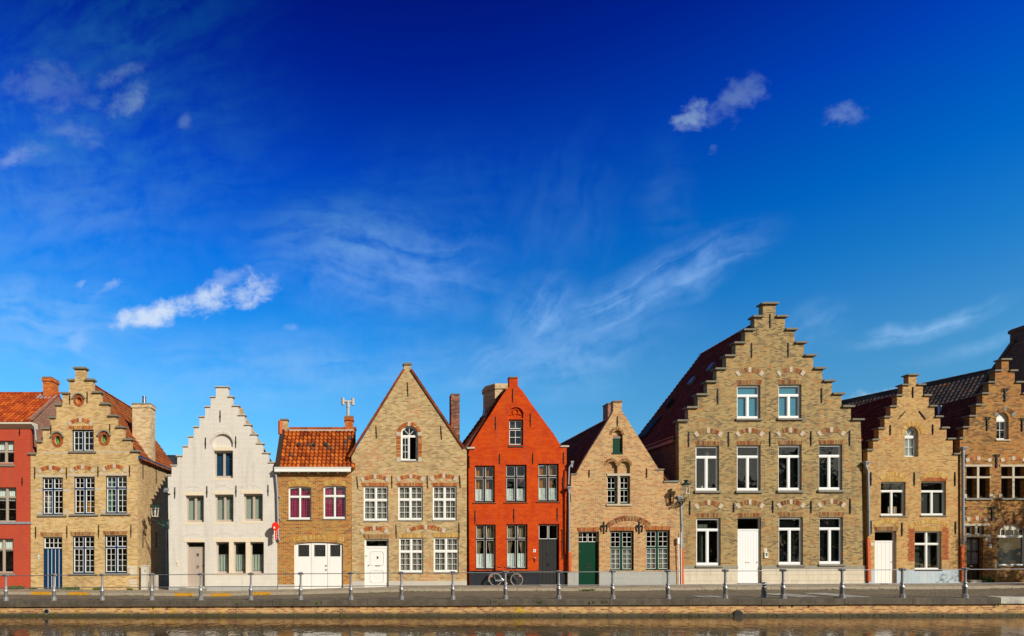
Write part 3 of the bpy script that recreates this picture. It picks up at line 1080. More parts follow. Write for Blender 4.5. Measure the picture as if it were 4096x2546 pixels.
    def on_door(s, kind, fx, fz, w=.1, h=.05, mat='brass_dark'):
        d, x0, x1, z0, z1, y = s.ld
        x, z = x0 + (x1 - x0) * fx, z0 + (z1 - z0) * fz
        mb = MB()
        if kind == 'ring':
            mb.tube([(x + .055 * math.cos(t), y - .008, z - .05 + .06 * math.sin(t)) for t in (2 * math.pi * k / 12 for k in range(12))], .011, 6, True)
            mb.box(x - .03, x + .03, y - .012, y + .0175, z - .005, z + .045)
            s.part(mb, 'knocker', mat, d)
        elif kind == 'knob':
            mb.lathe([(.012, 0), (.016, .03), (.032, .045), (.03, .07), (.01, .08)], (0, 0, 0), 10)
            mb.v = [(x + p[0], y + .0175 - p[2], z + p[1]) for p in mb.v]
            mb.f = [f[::-1] for f in mb.f]
            s.part(mb, 'handle', mat, d)
        else:
            mb.box(x - w / 2, x + w / 2, y - .004, y + .0175, z - h / 2, z + h / 2)
            if kind == 'grille':
                for k in (-1, 1):
                    mb.tube([(x - w * .7, y - .01, z - h * .7 * k), (x + w * .7, y - .01, z + h * .7 * k)], .012, 5)
            s.part(mb, {'slot': 'letter_slot', 'grille': 'grille', 'box': 'lock_plate'}[kind], mat, d)

    # -- masonry trim
    def flat_arch(s, v, x0, y0, x1, y1, mat='arch_red', bw=.075, splay=.06):
        xa, xb, zt, zb = s.X(x0, v), s.X(x1, v), s.Z(y0, v), s.Z(y1, v)
        n = max(3, round((xb - xa) / bw))
        mb = MB()
        g = .008
        xc = (xa + xb) / 2
        for k in range(n):
            a, b = xa + (xb - xa) * k / n + g, xa + (xb - xa) * (k + 1) / n - g
            pr = .008 + random.uniform(0, .006)
            dz = random.uniform(-.008, .008)
            sh = lambda x: (x - xc) / (xb - xa) * 2 * splay
            mb.prism([(a, zb), (b, zb), (b + sh(b), zt + dz), (a + sh(a), zt + dz)], s.y - pr, s.y + .02, tint=random.random())
        return s.part(mb, 'lintel', mat)

    def relief_arch(s, v, x0, x1, y_end, y_top, th, mat='arch_red', stones='pale_stone', bw=.085, rowsplit=False, name='relief_arch', proud=.014):
        xa, xb = s.X(x0, v), s.X(x1, v)
        zs, zt = s.Z(y_end, v), s.Z(y_top, v)
        a, h = (xb - xa) / 2, zt - zs
        r = (a * a + h * h) / (2 * h)
        cx, cz = (xa + xb) / 2, zt - r
        A = math.asin(min(1, a / r)) if h <= a else math.pi - math.asin(min(1, a / r))
        ri = r - th
        mb = MB()

        def wedge(m, t0, t1, r0, r1, g=.006, pr=proud, tint=.5):
            n = 3
            po = []
            for k in range(n + 1):
                t = t0 + (t1 - t0) * k / n
                po.append((t, r0))
            for k in range(n + 1):
                t = t1 + (t0 - t1) * k / n
                po.append((t, r1))
            m.prism([(cx + rr * math.sin(t), cz + rr * math.cos(t)) for t, rr in po], s.y - pr, s.y + .02, tint=tint)
        s0, s1 = -A, A
        est = min(.30 * A, .21 / r) if stones else 0
        kst = min(.16 * A, .085 / r) if stones else 0
        segs = [(s0 + est, -kst), (kst, s1 - est)] if stones else [(s0, s1)]
        for t0, t1 in segs:
            n = max(2, round((t1 - t0) * r / bw))
            for k in range(n):
                ta, tb = t0 + (t1 - t0) * k / n + .006 / r, t0 + (t1 - t0) * (k + 1) / n - .006 / r
                if rowsplit and k % 2:
                    rm = ri + th * .5
                    wedge(mb, ta, tb, ri, rm - .006, tint=random.random())
                    wedge(mb, ta, tb, rm + .006, r, tint=random.random())
                else:
                    wedge(mb, ta, tb, ri, r, tint=random.random(), pr=proud + random.uniform(0, .005))
        if stones:
            wedge(mb, -kst * 1.6, kst * 1.6, ri + .01, r - .01, pr=.006)
        o = s.part(mb, name, mat)
        if stones:
            for t0, t1, nm, e in ((s0, s0 + est, 'springer', .02), (-kst, kst, 'keystone', .03), (s1 - est, s1, 'springer', .02)):
                sb = MB()
                wedge(sb, t0, t1, ri - e, r + e, pr=proud + .01)
                s.part(sb, nm, stones, o)
        return o

    def slab(s, v, x0, y0, x1, y1, mat, name='lintel', out=.02, back=.04):
        mb = MB()
        mb.box(s.X(x0, v), s.X(x1, v), s.y - out, s.y + back, s.Z(y1, v), s.Z(y0, v))
        return s.part(mb, name, mat)

    def anchor(s, v, x, y0, y1, mat='iron', w=.038, style=0, x2=None):
        xa, zt, zb = s.X(x, v), s.Z(y0, v), s.Z(y1, v)
        xb = xa if x2 is None else s.X(x2, v)
        mb = MB()
        d = Vector((xb - xa, 0, zb - zt)).normalized()
        p = Vector((d.z, 0, -d.x))
        if style == 0:
            zc = .52
            L = math.hypot(xb - xa, zb - zt)
            for f0, f1, w0, w1, o in ((0, .48, w * .8, w, .045), (.48, .56, w * 1.5, w * 1.5, .06), (.56, 1, w, w * .6, .045)):
                q = [Vector((xa, 0, zt)) + d * L * f0 + p * w0 / 2, Vector((xa, 0, zt)) + d * L * f0 - p * w0 / 2,
                     Vector((xa, 0, zt)) + d * L * f1 - p * w1 / 2, Vector((xa, 0, zt)) + d * L * f1 + p * w1 / 2]
                q = [(t.x, t.z) for t in q]
                mb.prism(q, s.y - o, s.y)
        else:
            L = zt - zb
            mb.box(xa - .028, xa + .028, s.y - .05, s.y, zb, zt)
            if style == 1:       # lily shape with hooks
                for k in (-1, 1):
                    mb.tube([(xa + k * q[0] * L, s.y - .035, zt - q[1] * L) for q in ((.03, .50), (.10, .42), (.17, .30), (.22, .30), (.26, .42), (.26, .58), (.20, .74), (.25, .86))], .024, 6)
            else:                # scrolls at the head, pointed foot
                for k in (-1, 1):
                    mb.tube([(xa + k * L * .15 + k * L * .10 * math.cos(t), s.y - .035, zt - L * .09 + L * .09 * math.sin(t)) for t in (q * .6 for q in range(10))], .02, 6)
                mb.prism([(xa - .07, zb + .10), (xa, zb - .03), (xa + .07, zb + .10), (xa, zb + .16)], s.y - .045, s.y)
                mb.box(xa - .055, xa + .055, s.y - .055, s.y, (zt + zb) / 2 - .04, (zt + zb) / 2 + .04)
        return s.part(mb, 'wall_anchor', mat)

    def plinth(s, zt, mat, out=.02, xl=None, xr=None, skip=()):
        """painted or stone foot of the front, cut at the doors"""
        xs = [s.xl if xl is None else xl, s.xr if xr is None else xr]
        for a, b in skip:
            xs += [a, b]
        xs.sort()
        for a, b in zip(xs[::2], xs[1::2]):
            mb = MB()
            mb.box(a, b, s.y - out, s.y + .02, min(gz(a), gz(b)) - .15, zt)
            s.part(mb, 'plinth', mat)

    def chimney(s, x0, x1, y0, y1, z0, z1, mat, cap='cap_stone', pots=(), band=True):
        mb = MB()
        mb.box(x0, x1, y0, y1, z0, z1)
        if band:
            mb.box(x0 - .05, x1 + .05, y0 - .05, y1 + .05, z1 - .20, z1 - .03)
        c = s.part(mb, 'chimney', mat)
        if cap:
            mb = MB(); mb.prism([(x0 - .04, z1), (x1 + .04, z1), (x1 + .01, z1 + .07), (x0 - .01, z1 + .07)], y0 - .04, y1 + .04)
            s.part(mb, 'chimney_cap', cap, c)
        for px, py, r, h, m in pots:
            mb = MB(); mb.lathe([(r * 1.1, 0), (r, h * .15), (r * .92, h * .9), (r * 1.08, h * .92), (r * 1.05, h)], (px, py, z1 + .06), 14)
            s.part(mb, 'chimney_pot', m, c, True)
        return c

    def downpipe(s, pts, r=.045, mat='zinc', foot=None, hopper=None, clips=True):
        """pts in world x, z just in front of the wall"""
        yy = s.y - r - .05
        mb = MB()
        mb.tube([(x, yy, z) for x, z in pts], r, 10)
        if clips:
            z0, z1 = pts[0][1], pts[-1][1]
            n = max(1, int((z0 - z1) / 1.6))
            for k in range(1, n + 1):
                z = z0 + (z1 - z0) * k / (n + 1)
                x = pts[-1][0]
                mb.tube([(x, yy, z - .03), (x, yy, z + .03)], r * 1.25, 10)
        p = s.part(mb, 'downpipe', mat, None, True)
        if hopper:
            x, z, w = hopper
            mb = MB()
            mb.lathe([(r * 1.1, -.34), (r * 1.3, -.2), (w * .5, -.06), (w * .56, -.05), (w * .56, 0)], (x, yy, z), 4, math.pi / 4)
            s.part(mb, 'hopper', 'lead', p)
        if foot:
            x0, zt, x1, zb = foot
            mb = MB()
            n = max(1, round((zt - zb) / .28))
            for k in range(n):
                za, zc = zt + (zb - zt) * k / n, zt + (zb - zt) * (k + 1) / n
                xk = x0 + (x1 - x0) * k / n
                mb.box(xk - .075, xk + .075, s.y - .12, s.y - .001, zc + .008, za)
            s.part(mb, 'pipe_foot', 'terracotta_pipe', p)
        return p


def text_mesh(txt, size):
    cu = bpy.data.curves.new('digits', 'FONT')
    cu.body = txt
    cu.size = size
    cu.align_x = 'CENTER'
    cu.extrude = .002
    ob = bpy.data.objects.new('digits', cu)
    col.objects.link(ob)
    dg = bpy.context.evaluated_depsgraph_get()
    dg.update()
    me = bpy.data.meshes.new_from_object(ob.evaluated_get(dg))
    bpy.data.objects.remove(ob)
    vs = [tuple(v.co) for v in me.vertices]
    fs = [tuple(p.vertices) for p in me.polygons]
    bpy.data.meshes.remove(me)
    return vs, fs


def number_plate(v, x0, y0, x1, y1, digits, y, label, shape='square', ink='ink'):
    """enamel plate; the photograph shows every number back to front"""
    xa, xb, zt, zb = WX(v, x0, y), WX(v, x1, y), WZ(v, y0, y), WZ(v, y1, y)
    xc, zc = (xa + xb) / 2, (zt + zb) / 2
    root = thing('house_number_plate', (xc, y, zc), label, 'house number', 'house number plates')
    mb = MB()
    w, h = (xb - xa) / 2, (zt - zb) / 2
    if shape == 'diamond':
        po = [(xc - w, zc), (xc, zc - h), (xc + w, zc), (xc, zc + h)]
    else:
        c = .25 * w
        po = [(xc - w + c, zc - h), (xc + w - c, zc - h), (xc + w, zc - h + c), (xc + w, zc + h - c), (xc + w - c, zc + h), (xc - w + c, zc + h), (xc - w, zc + h - c), (xc - w, zc - h + c)]
    mb.prism(po, y - .015, y - .001)
    mb.build('plate', 'plate_white', root, root)
    vs, fs = text_mesh(digits, h * 1.15)
    tb = MB()
    tb.v = [(xc - p[0], y - .018 - p[2], zc - h * .40 + p[1]) for p in vs]
    tb.f = [f for f in fs]
    tb.t = [.5] * len(fs)
    tb.build('digits', ink, root, root)
    return root


def leads(h, nc, nr, mat='lead_came', diag=False, y_off=.033, box=None):
    """thin lead cames over the last window's panes"""
    w, xa, xb, zb, zt, y = h.last
    if box:
        xa, xb, zb, zt = box
    mb = MB()
    if diag:
        n = nc
        for k in range(-nr, n + 1):
            for sg in (1, -1):
                x0, x1 = xa + (xb - xa) * k / n, xa + (xb - xa) * (k + nr) / n
                p, q = ((x0, zb), (x1, zt)) if sg > 0 else ((x0, zt), (x1, zb))
                t0 = max(0, (xa - p[0]) / (q[0] - p[0])); t1 = min(1, (xb - p[0]) / (q[0] - p[0]))
                if t1 - t0 > .02:
                    P = lambda t: (p[0] + (q[0] - p[0]) * t, y + y_off, p[1] + (q[1] - p[1]) * t)
                    mb.tube([P(t0), P(t1)], .009, 4)
    else:
        for k in range(1, nc):
            x = xa + (xb - xa) * k / nc
            mb.box(x - .006, x + .006, y + y_off, y + y_off + .004, zb, zt)
        for k in range(1, nr):
            z = zb + (zt - zb) * k / nr
            mb.box(xa, xb, y + y_off - .001, y + y_off + .003, z - .006, z + .006)
    return h.part(mb, 'lead_cames', mat, w)


# ================================================================== HOUSES, left to right
# ---- red rendered house at the left edge
def house_red():
    xl, xr = WX('S', -560), WX('S', 121)
    h = House('red_house', 'red rendered house with beige windows and orange tile roof, cut by the left edge', 'A', xl, xr, 'red_paint', depth=6.2)
    ze = h.Z(730)
    for v, x0, x1, y0, y1, tr, bt in (('A', -45, 155, 862, 1112, .47, (1, 1)), ('B', -48, 178, 138, 518, .28, (1, 2)), ('B', -88, 148, 702, 1080, .31, (1, 1))):
        h.win(v, x0, y0, x1, y1, 'beige_wood', 'beige_wood', trans=tr, top=(1, 1), bot=bt, rec=.10, sw=.03, fw=.05, mw=.075)
        h.curtain(.02, .50, .62, .985, 'white_curtain', 5, .03)
        h.curtain(.50, .98, .62, .985, 'white_curtain', 5, .03)
    h.win('S', -330, 2180, -240, 2293, 'beige_wood', 'beige_wood', trans=.31, top=(1, 1), bot=(1, 1))
    h.win('S', -330, 1950, -240, 2088, 'beige_wood', 'beige_wood', trans=.31, top=(1, 1), bot=(1, 1))
    zb = gz(xr) - .15
    h.front([(xl, zb), (xr, zb), (xr, ze), (xl, ze)])
    h.slab('A', -300, 1124, 162, 1146, 'grey_stone', 'sill', .06)
    h.slab('B', -700, 518, 346, 542, 'lead', 'stone_band', .05)
    h.slab('B', -300, 1084, 165, 1106, 'grey_stone', 'sill', .06)
    for v, x, a, b in (('A', 218, 735, 805), ('A', 246, 1265, 1358)):
        h.anchor(v, x, a, b)
    # cornice, gutter, roof
    mb = MB(); mb.prism_x([(-.32, h.Z(690)), (-.05, h.Z(722)), (.0, h.Z(732)), (.28, h.Z(732)), (.28, h.Z(672)), (-.32, h.Z(672))], xl, WX('A', 384))
    h.part(mb, 'cornice', 'cream_wood')
    ez, rz, ry = h.Z(668), 11.55, 3.0
    d = Vector((0, ry + .3, rz - ez)); L = d.length; d.normalize()
    mb = MB(); mb.pantiles((xl, -.3, ez), (1, 0, 0), xr - xl, d, L)
    d2 = Vector((0, -(6.4 - ry), rz - ez)); L2 = d2.length
    mb.pantiles((xl, 6.4, ez), (1, 0, 0), xr - xl, d2.normalized(), L2)
    ro = h.part(mb, 'roof', 'red_tile')
    mb = MB()
    n = 22
    for k in range(n):
        a, b = xl + (xr - xl) * k / n, xl + (xr - xl) * (k + 1) / n
        mb.tube([(a, ry, rz + .0), (b + .02, ry, rz + .015)], .12, 8, tint=random.random())
    h.part(mb, 'ridge_tiles', 'red_tile', ro)
    mb = MB()
    mb.prism_x([(0.302, zb), (6.2, zb), (6.2, ez), (ry, rz - .12), (0.302, ez + (rz - ez) * .1 - .12)], xr - .28, xr - .002)
    h.part(mb, 'side_wall', 'mottled_brick')
    mb = MB(); mb.prism_x([(-.02, ez + .18), (.2, ez + .18), (ry, rz - .02), (ry, rz + .03), (-.02, ez + .26)], xr - .10, xr + .02)
    h.part(mb, 'verge', 'mottled_brick')
    mb = MB(); mb.box(xl, xr, 6.2, 6.4, zb, ez); h.part(mb, 'rear_wall', 'mottled_brick')
    zt = EYE.z + (2200 - 1512) * 34.6 / F_PX
    x0, x1 = WX('A', 470, 2.6), WX('A', 568, 2.6)
    h.chimney(x0, x1, 2.6, 3.4, rz - 1.3, zt, 'orange_chimney_brick', 'grey_stone')
    mb = MB(); mb.prism_x([(2.42, rz - .66), (3.0, rz - .12), (3.0, rz + .06), (2.40, rz - .42)], x0 - .35, x1 + .06)
    h.part(mb, 'flashing', 'lead')
    h.downpipe([(WX('A', 388), h.Z(690)), (WX('A', 395), h.Z(740)), (WX('A', 408), h.Z(865))], .05, 'lead', clips=False)


# ---- yellow stepped gable with navy windows
def house_yellow():
    v = 'A'
    xl, xr = WX('A', 336), WX('A', 1508)
    h = House('stepped_gable_house', 'yellow brick stepped gable with navy blue windows and two small oval windows', v, xl, xr, 'yellow_brick', depth=7.0)
    kw = dict(fw=.045, mw=.09, tw=.085, foot=.075, trans=.318, top=(2, 2), bot=(2, 4), rec=.10, sw=.032, bar=.017)
    for x0, x1, y0, y1, n in ((460, 692, 30, 440, 0), (810, 1042, 22, 432, 1), (1160, 1395, 12, 425, 2)):
        h.win('B', x0, y0, x1, y1, 'navy_wood', 'white_wood', sill=('grey_stone', .22, .10, .09), **kw)
        if n == 0:
            h.curtain(.06, .40, .05, .62, 'lace_curtain', 3, .02, .3)
        if n == 1:
            h.blind('gold_curtain', .05, .38, .5)
        if n == 2:
            h.curtain(.05, .26, .02, .98, 'teal_curtain', 3, .02, .2)
    for x0, x1, y0, y1 in ((795, 1038, 672, 1088), (1148, 1398, 665, 1083)):
        h.win('B', x0, y0, x1, y1, 'navy_wood', 'white_wood', sill=('grey_stone', .18, .085, .06), **kw)
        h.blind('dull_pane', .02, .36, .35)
    h.win('A', 790, 740, 1030, 978, 'navy_wood', 'white_wood', fw=.06, mw=.08, trans=None, bot=(2, 3), rec=.10, sw=.034, bar=.018, sill=('grey_stone', .16, .09, .09))
    h.door('B', 470, 684, 685, None, 'navy_wood', 'navy_wood', planks=5, trans_y=812, lights=(4, 2), tl_mat='white_wood', rec=.10, fw=.03, sw=.045)
    d, dx0, dx1, dz0, dz1, dy = h.ld
    for k in range(1, 5):
        x = dx0 + (dx1 - dx0) * k / 5
        mb = MB(); mb.box(x - .011, x + .011, dy + .008, dy + .0178, dz0 + .04, dz1 - .02)
        h.part(mb, 'white_strip', 'white_wood', d)
    h.on_door('knob', .9, .6)
    # oval windows and the round niche
    for cx, cy, gx in ((633, 855, 14), (1147, 840, 12)):
        X0, Z0 = h.X(cx), h.Z(cy)
        rx, rz_ = .165, .245
        el = [(X0 + rx * math.cos(t), Z0 + rz_ * math.sin(t)) for t in (2 * math.pi * k / 24 for k in range(24))]
        h.holes.append(el)
        mb = MB(); mb.prism([(X0 + 1.25 * rx * math.cos(t), Z0 + 1.2 * rz_ * math.sin(t)) for t in (2 * math.pi * k / 24 for k in range(24))], h.y + .17, h.y + .2, [[(X0 + .8 * rx * math.cos(t), Z0 + .84 * rz_ * math.sin(t)) for t in (2 * math.pi * k / 24 for k in range(24))]])
        w = h.part(mb, 'oval_window', 'navy_wood')
        mb = MB(); mb.prism([(X0 + rx * math.cos(t), Z0 + rz_ * math.sin(t)) for t in (2 * math.pi * k / 24 for k in range(24))], h.y + .185, h.y + .19)
        h.part(mb, 'pane', 'green_glass', w)
        h.last = (w, X0 - rx, X0 + rx, Z0 - rz_, Z0 + rz_, h.y + .15)
        leads(h, 4, 6, y_off=.028)
        ring = MB()
        for k in range(30):
            t0, t1 = 2 * math.pi * k / 30 + .02, 2 * math.pi * (k + 1) / 30 - .02
            ring.prism([(X0 + a * math.cos(t), Z0 + b * math.sin(t)) for a, b, t in ((rx, rz_, t0), (rx + .16, rz_ + .16, t0), (rx + .16, rz_ + .16, t1), (rx, rz_, t1))], h.y - .018, h.y + .03, tint=random.random() * .6)
        h.part(ring, 'brick_ring', 'arch_red', w)
        hood = MB()
        a0, a1 = R(20), R(160)
        hood.prism([(X0 + (rx + .17) * math.cos(a0 + (a1 - a0) * k / 12), Z0 + (rz_ + .17) * math.sin(a0 + (a1 - a0) * k / 12)) for k in range(13)] +
                   [(X0 + (rx + .25) * math.cos(a1 + (a0 - a1) * k / 12), Z0 + (rz_ + .25) * math.sin(a1 + (a0 - a1) * k / 12)) for k in range(13)], h.y - .10, h.y + .02)
        h.part(hood, 'hood_mould', 'grey_stone', w)
    X0, Z0 = h.X(868), h.Z(420)
    h.holes.append([(X0 + .17 * math.cos(t), Z0 + .19 * math.sin(t)) for t in (2 * math.pi * k / 24 for k in range(24))])
    st = h.stepped('A', [(827, 938, 55, 55), (760, 1018, 186, 182), (688, 1103, 330, 320), (620, 1190, 458, 446), (553, 1275, 597, 577), (470, 1358, 720, 702),
                         (405, 1440, 862, 836), (336, 1512, 996, 968)], ('A', 338), ('A', 1508))
    mb = MB()
    for k in range(26):
        t0, t1 = 2 * math.pi * k / 26 + .02, 2 * math.pi * (k + 1) / 26 - .02
        mb.prism([(X0 + a * math.cos(t), Z0 + b * math.sin(t)) for a, b, t in ((.17, .19, t0), (.30, .34, t0), (.30, .34, t1), (.17, .19, t1))], h.y - .018, h.y + .03, tint=random.random() * .6)
    o = h.part(mb, 'round_niche', 'arch_red')
    mb = MB(); mb.prism([(X0 + .3 * math.cos(t), Z0 + .3 * math.sin(t)) for t in (2 * math.pi * k / 20 for k in range(20))], h.y + .14, h.y + .2)
    h.part(mb, 'niche_back', 'arch_red', o)
    mb = MB(); mb.prism([(X0 + .31 * math.cos(R(15 + 150 * k / 10)), Z0 + .35 * math.sin(R(15 + 150 * k / 10))) for k in range(11)] + [(X0 + .38 * math.cos(R(165 - 150 * k / 10)), Z0 + .42 * math.sin(R(165 - 150 * k / 10))) for k in range(11)], h.y - .09, h.y + .02)
    h.part(mb, 'hood_mould', 'grey_stone', o)
    for x0, x1, ye, yt in ((408, 706, 1192, 1136), (762, 1052, 1185, 1130), (1115, 1402, 1178, 1121), (738, 1030, 668, 613)):
        h.relief_arch('A', x0, x1, ye, yt, .21, 'arch_red')
    h.flat_arch('A', 760, 700, 1018, 736)
    for x0, y0, x1, y1 in ((450, 634, 680, 680), (780, 628, 1035, 668), (1138, 620, 1395, 661)):
        h.flat_arch('B', x0, y0, x1, y1, 'arch_mixed')
    for x0, x1, y in ((388, 692, 1240), (738, 1044, 1230), (1088, 1428, 1218)):
        h.slab('A', x0, y, x1, y + 24, 'pale_stone', 'lintel', .012)
    for x0, y0, x1, y1 in ((392, 158, 460, 180), (694, 158, 780, 182), (1046, 148, 1110, 176), (395, 405, 460, 432), (694, 398, 762, 428), (1398, 140, 1430, 165), (1108, 388, 1160, 415)):
        h.slab('B', x0, y0, x1, y1, 'pale_stone', 'quoin', .006)
    h.slab('A', 480, 986, 745, 1000, 'pale_stone', 'stone_band', .006)
    h.slab('A', 1042, 978, 1420, 990, 'pale_stone', 'stone_band', .006)
    for x0, y0, x1, y1 in ((1398, 1000, 1505, 1030), (1420, 1032, 1505, 1100), (1410, 1150, 1505, 1172), (1425, 1180, 1505, 1205), (1432, 1212, 1505, 1240)):
        h.slab('B', x0, y0, x1, y1, 'limestone', 'quoin', .008)
    for x, a, b in ((385, 1150, 1282), (733, 1157, 1282), (1080, 1142, 1262), (1427, 1133, 1257), (770, 335, 462), (961, 325, 452), (562, 690, 788), (1210, 677, 775)):
        h.anchor('A', x, a, b)
    for x, a, b in ((395, 570, 700), (738, 562, 695), (1087, 553, 687), (1442, 550, 685)):
        h.anchor('B', x, a, b)
    ridge = ((xl + xr) / 2 - .1, 11.6)
    zr, zl = 7.35, 7.35
    # right-hand side wall has a narrow window, so it is built here with its opening
    zb = gz(xr) - .3
    y0, y1 = .3, 7.0
    wy0, wy1, wz0, wz1 = 5.05, 5.75, 4.55, 7.0
    for a, b, c, d in ((y0, wy0, zb, zr), (wy1, y1, zb, zr), (wy0, wy1, zb, wz0), (wy0, wy1, wz1, zr)):
        mb = MB(); mb.box(xr - .28, xr, a, b, c, d); h.part(mb, 'side_wall', 'yellow_side_brick')
    mb = MB()
    for a, b, c, d in ((wy0, wy0 + .06, wz0, wz1), (wy1 - .06, wy1, wz0, wz1), (wy0 + .06, wy1 - .06, wz1 - .06, wz1), (wy0 + .06, wy1 - .06, wz0, wz0 + .08), (wy0 + .06, wy1 - .06, wz0 + 1.5, wz0 + 1.58)):
        mb.box(xr - .20, xr - .12, a, b, c, d)
    w = h.part(mb, 'window', 'white_wood')
    mb = MB(); mb.box(xr - .17, xr - .16, wy0 + .03, wy1 - .03, wz0 + .03, wz1 - .03); h.part(mb, 'pane', 'clear_glass', w)
    mb = MB(); mb.box(xr - .12, xr + .07, wy0 - .12, wy1 + .12, wz0 - .12, wz0 - .002); h.part(mb, 'sill', 'pale_stone', w)
    for yy in (.8, 2.9, 5.0):
        for za, zc in ((6.1, 7.0), (2.2, 3.2)):
            mb = MB(); mb.box(xr, xr + .04, yy - .02, yy + .02, za, zc); h.part(mb, 'wall_anchor', 'iron')
    mb = MB(); mb.box(xl, xl + .28, y0, y1, zb, zl); h.part(mb, 'side_wall', 'mottled_brick')
    mb = MB(); mb.prism([(xl, zb), (xr, zb), (xr, zr), ridge, (xl, zl)], y1, y1 + .25); h.part(mb, 'rear_wall', 'yellow_side_brick')
    h.gable_roof(ridge, zl, zr, 'rust_tile', over=.3)
    mb = MB(); mb.box(xr + .02, xr + .14, .1, 7.2, zr - .22, zr - .02); h.part(mb, 'gutter', 'fascia_blue')
    mb = MB()
    for k in range(13):
        mb.box(xr, xr + .12, .5 + k * .52, .62 + k * .52, zr - .30, zr - .221)
    h.part(mb, 'gutter_brackets', 'navy_wood')
    zt = EYE.z + (2200 - (1450 + 462 / 2.7486)) * 34.0 / F_PX
    h.chimney(xr - 1.07, xr + .02, 2.0, 2.75, 7.0, zt, 'chimney_brick', 'grey_stone', pots=[(xr - .50, 2.35, .11, .5, 'pewter_paint')])
    # grey conduit on the side wall
    mb = MB(); mb.tube([(xr + .04, 4.6, .1), (xr + .04, 4.6, 2.9)], .03, 8); mb.tube([(xr + .05, 4.6, 2.85), (xr + .05, 4.6, 3.3)], .05, 8)
    h.part(mb, 'cable_conduit', 'white_plastic')


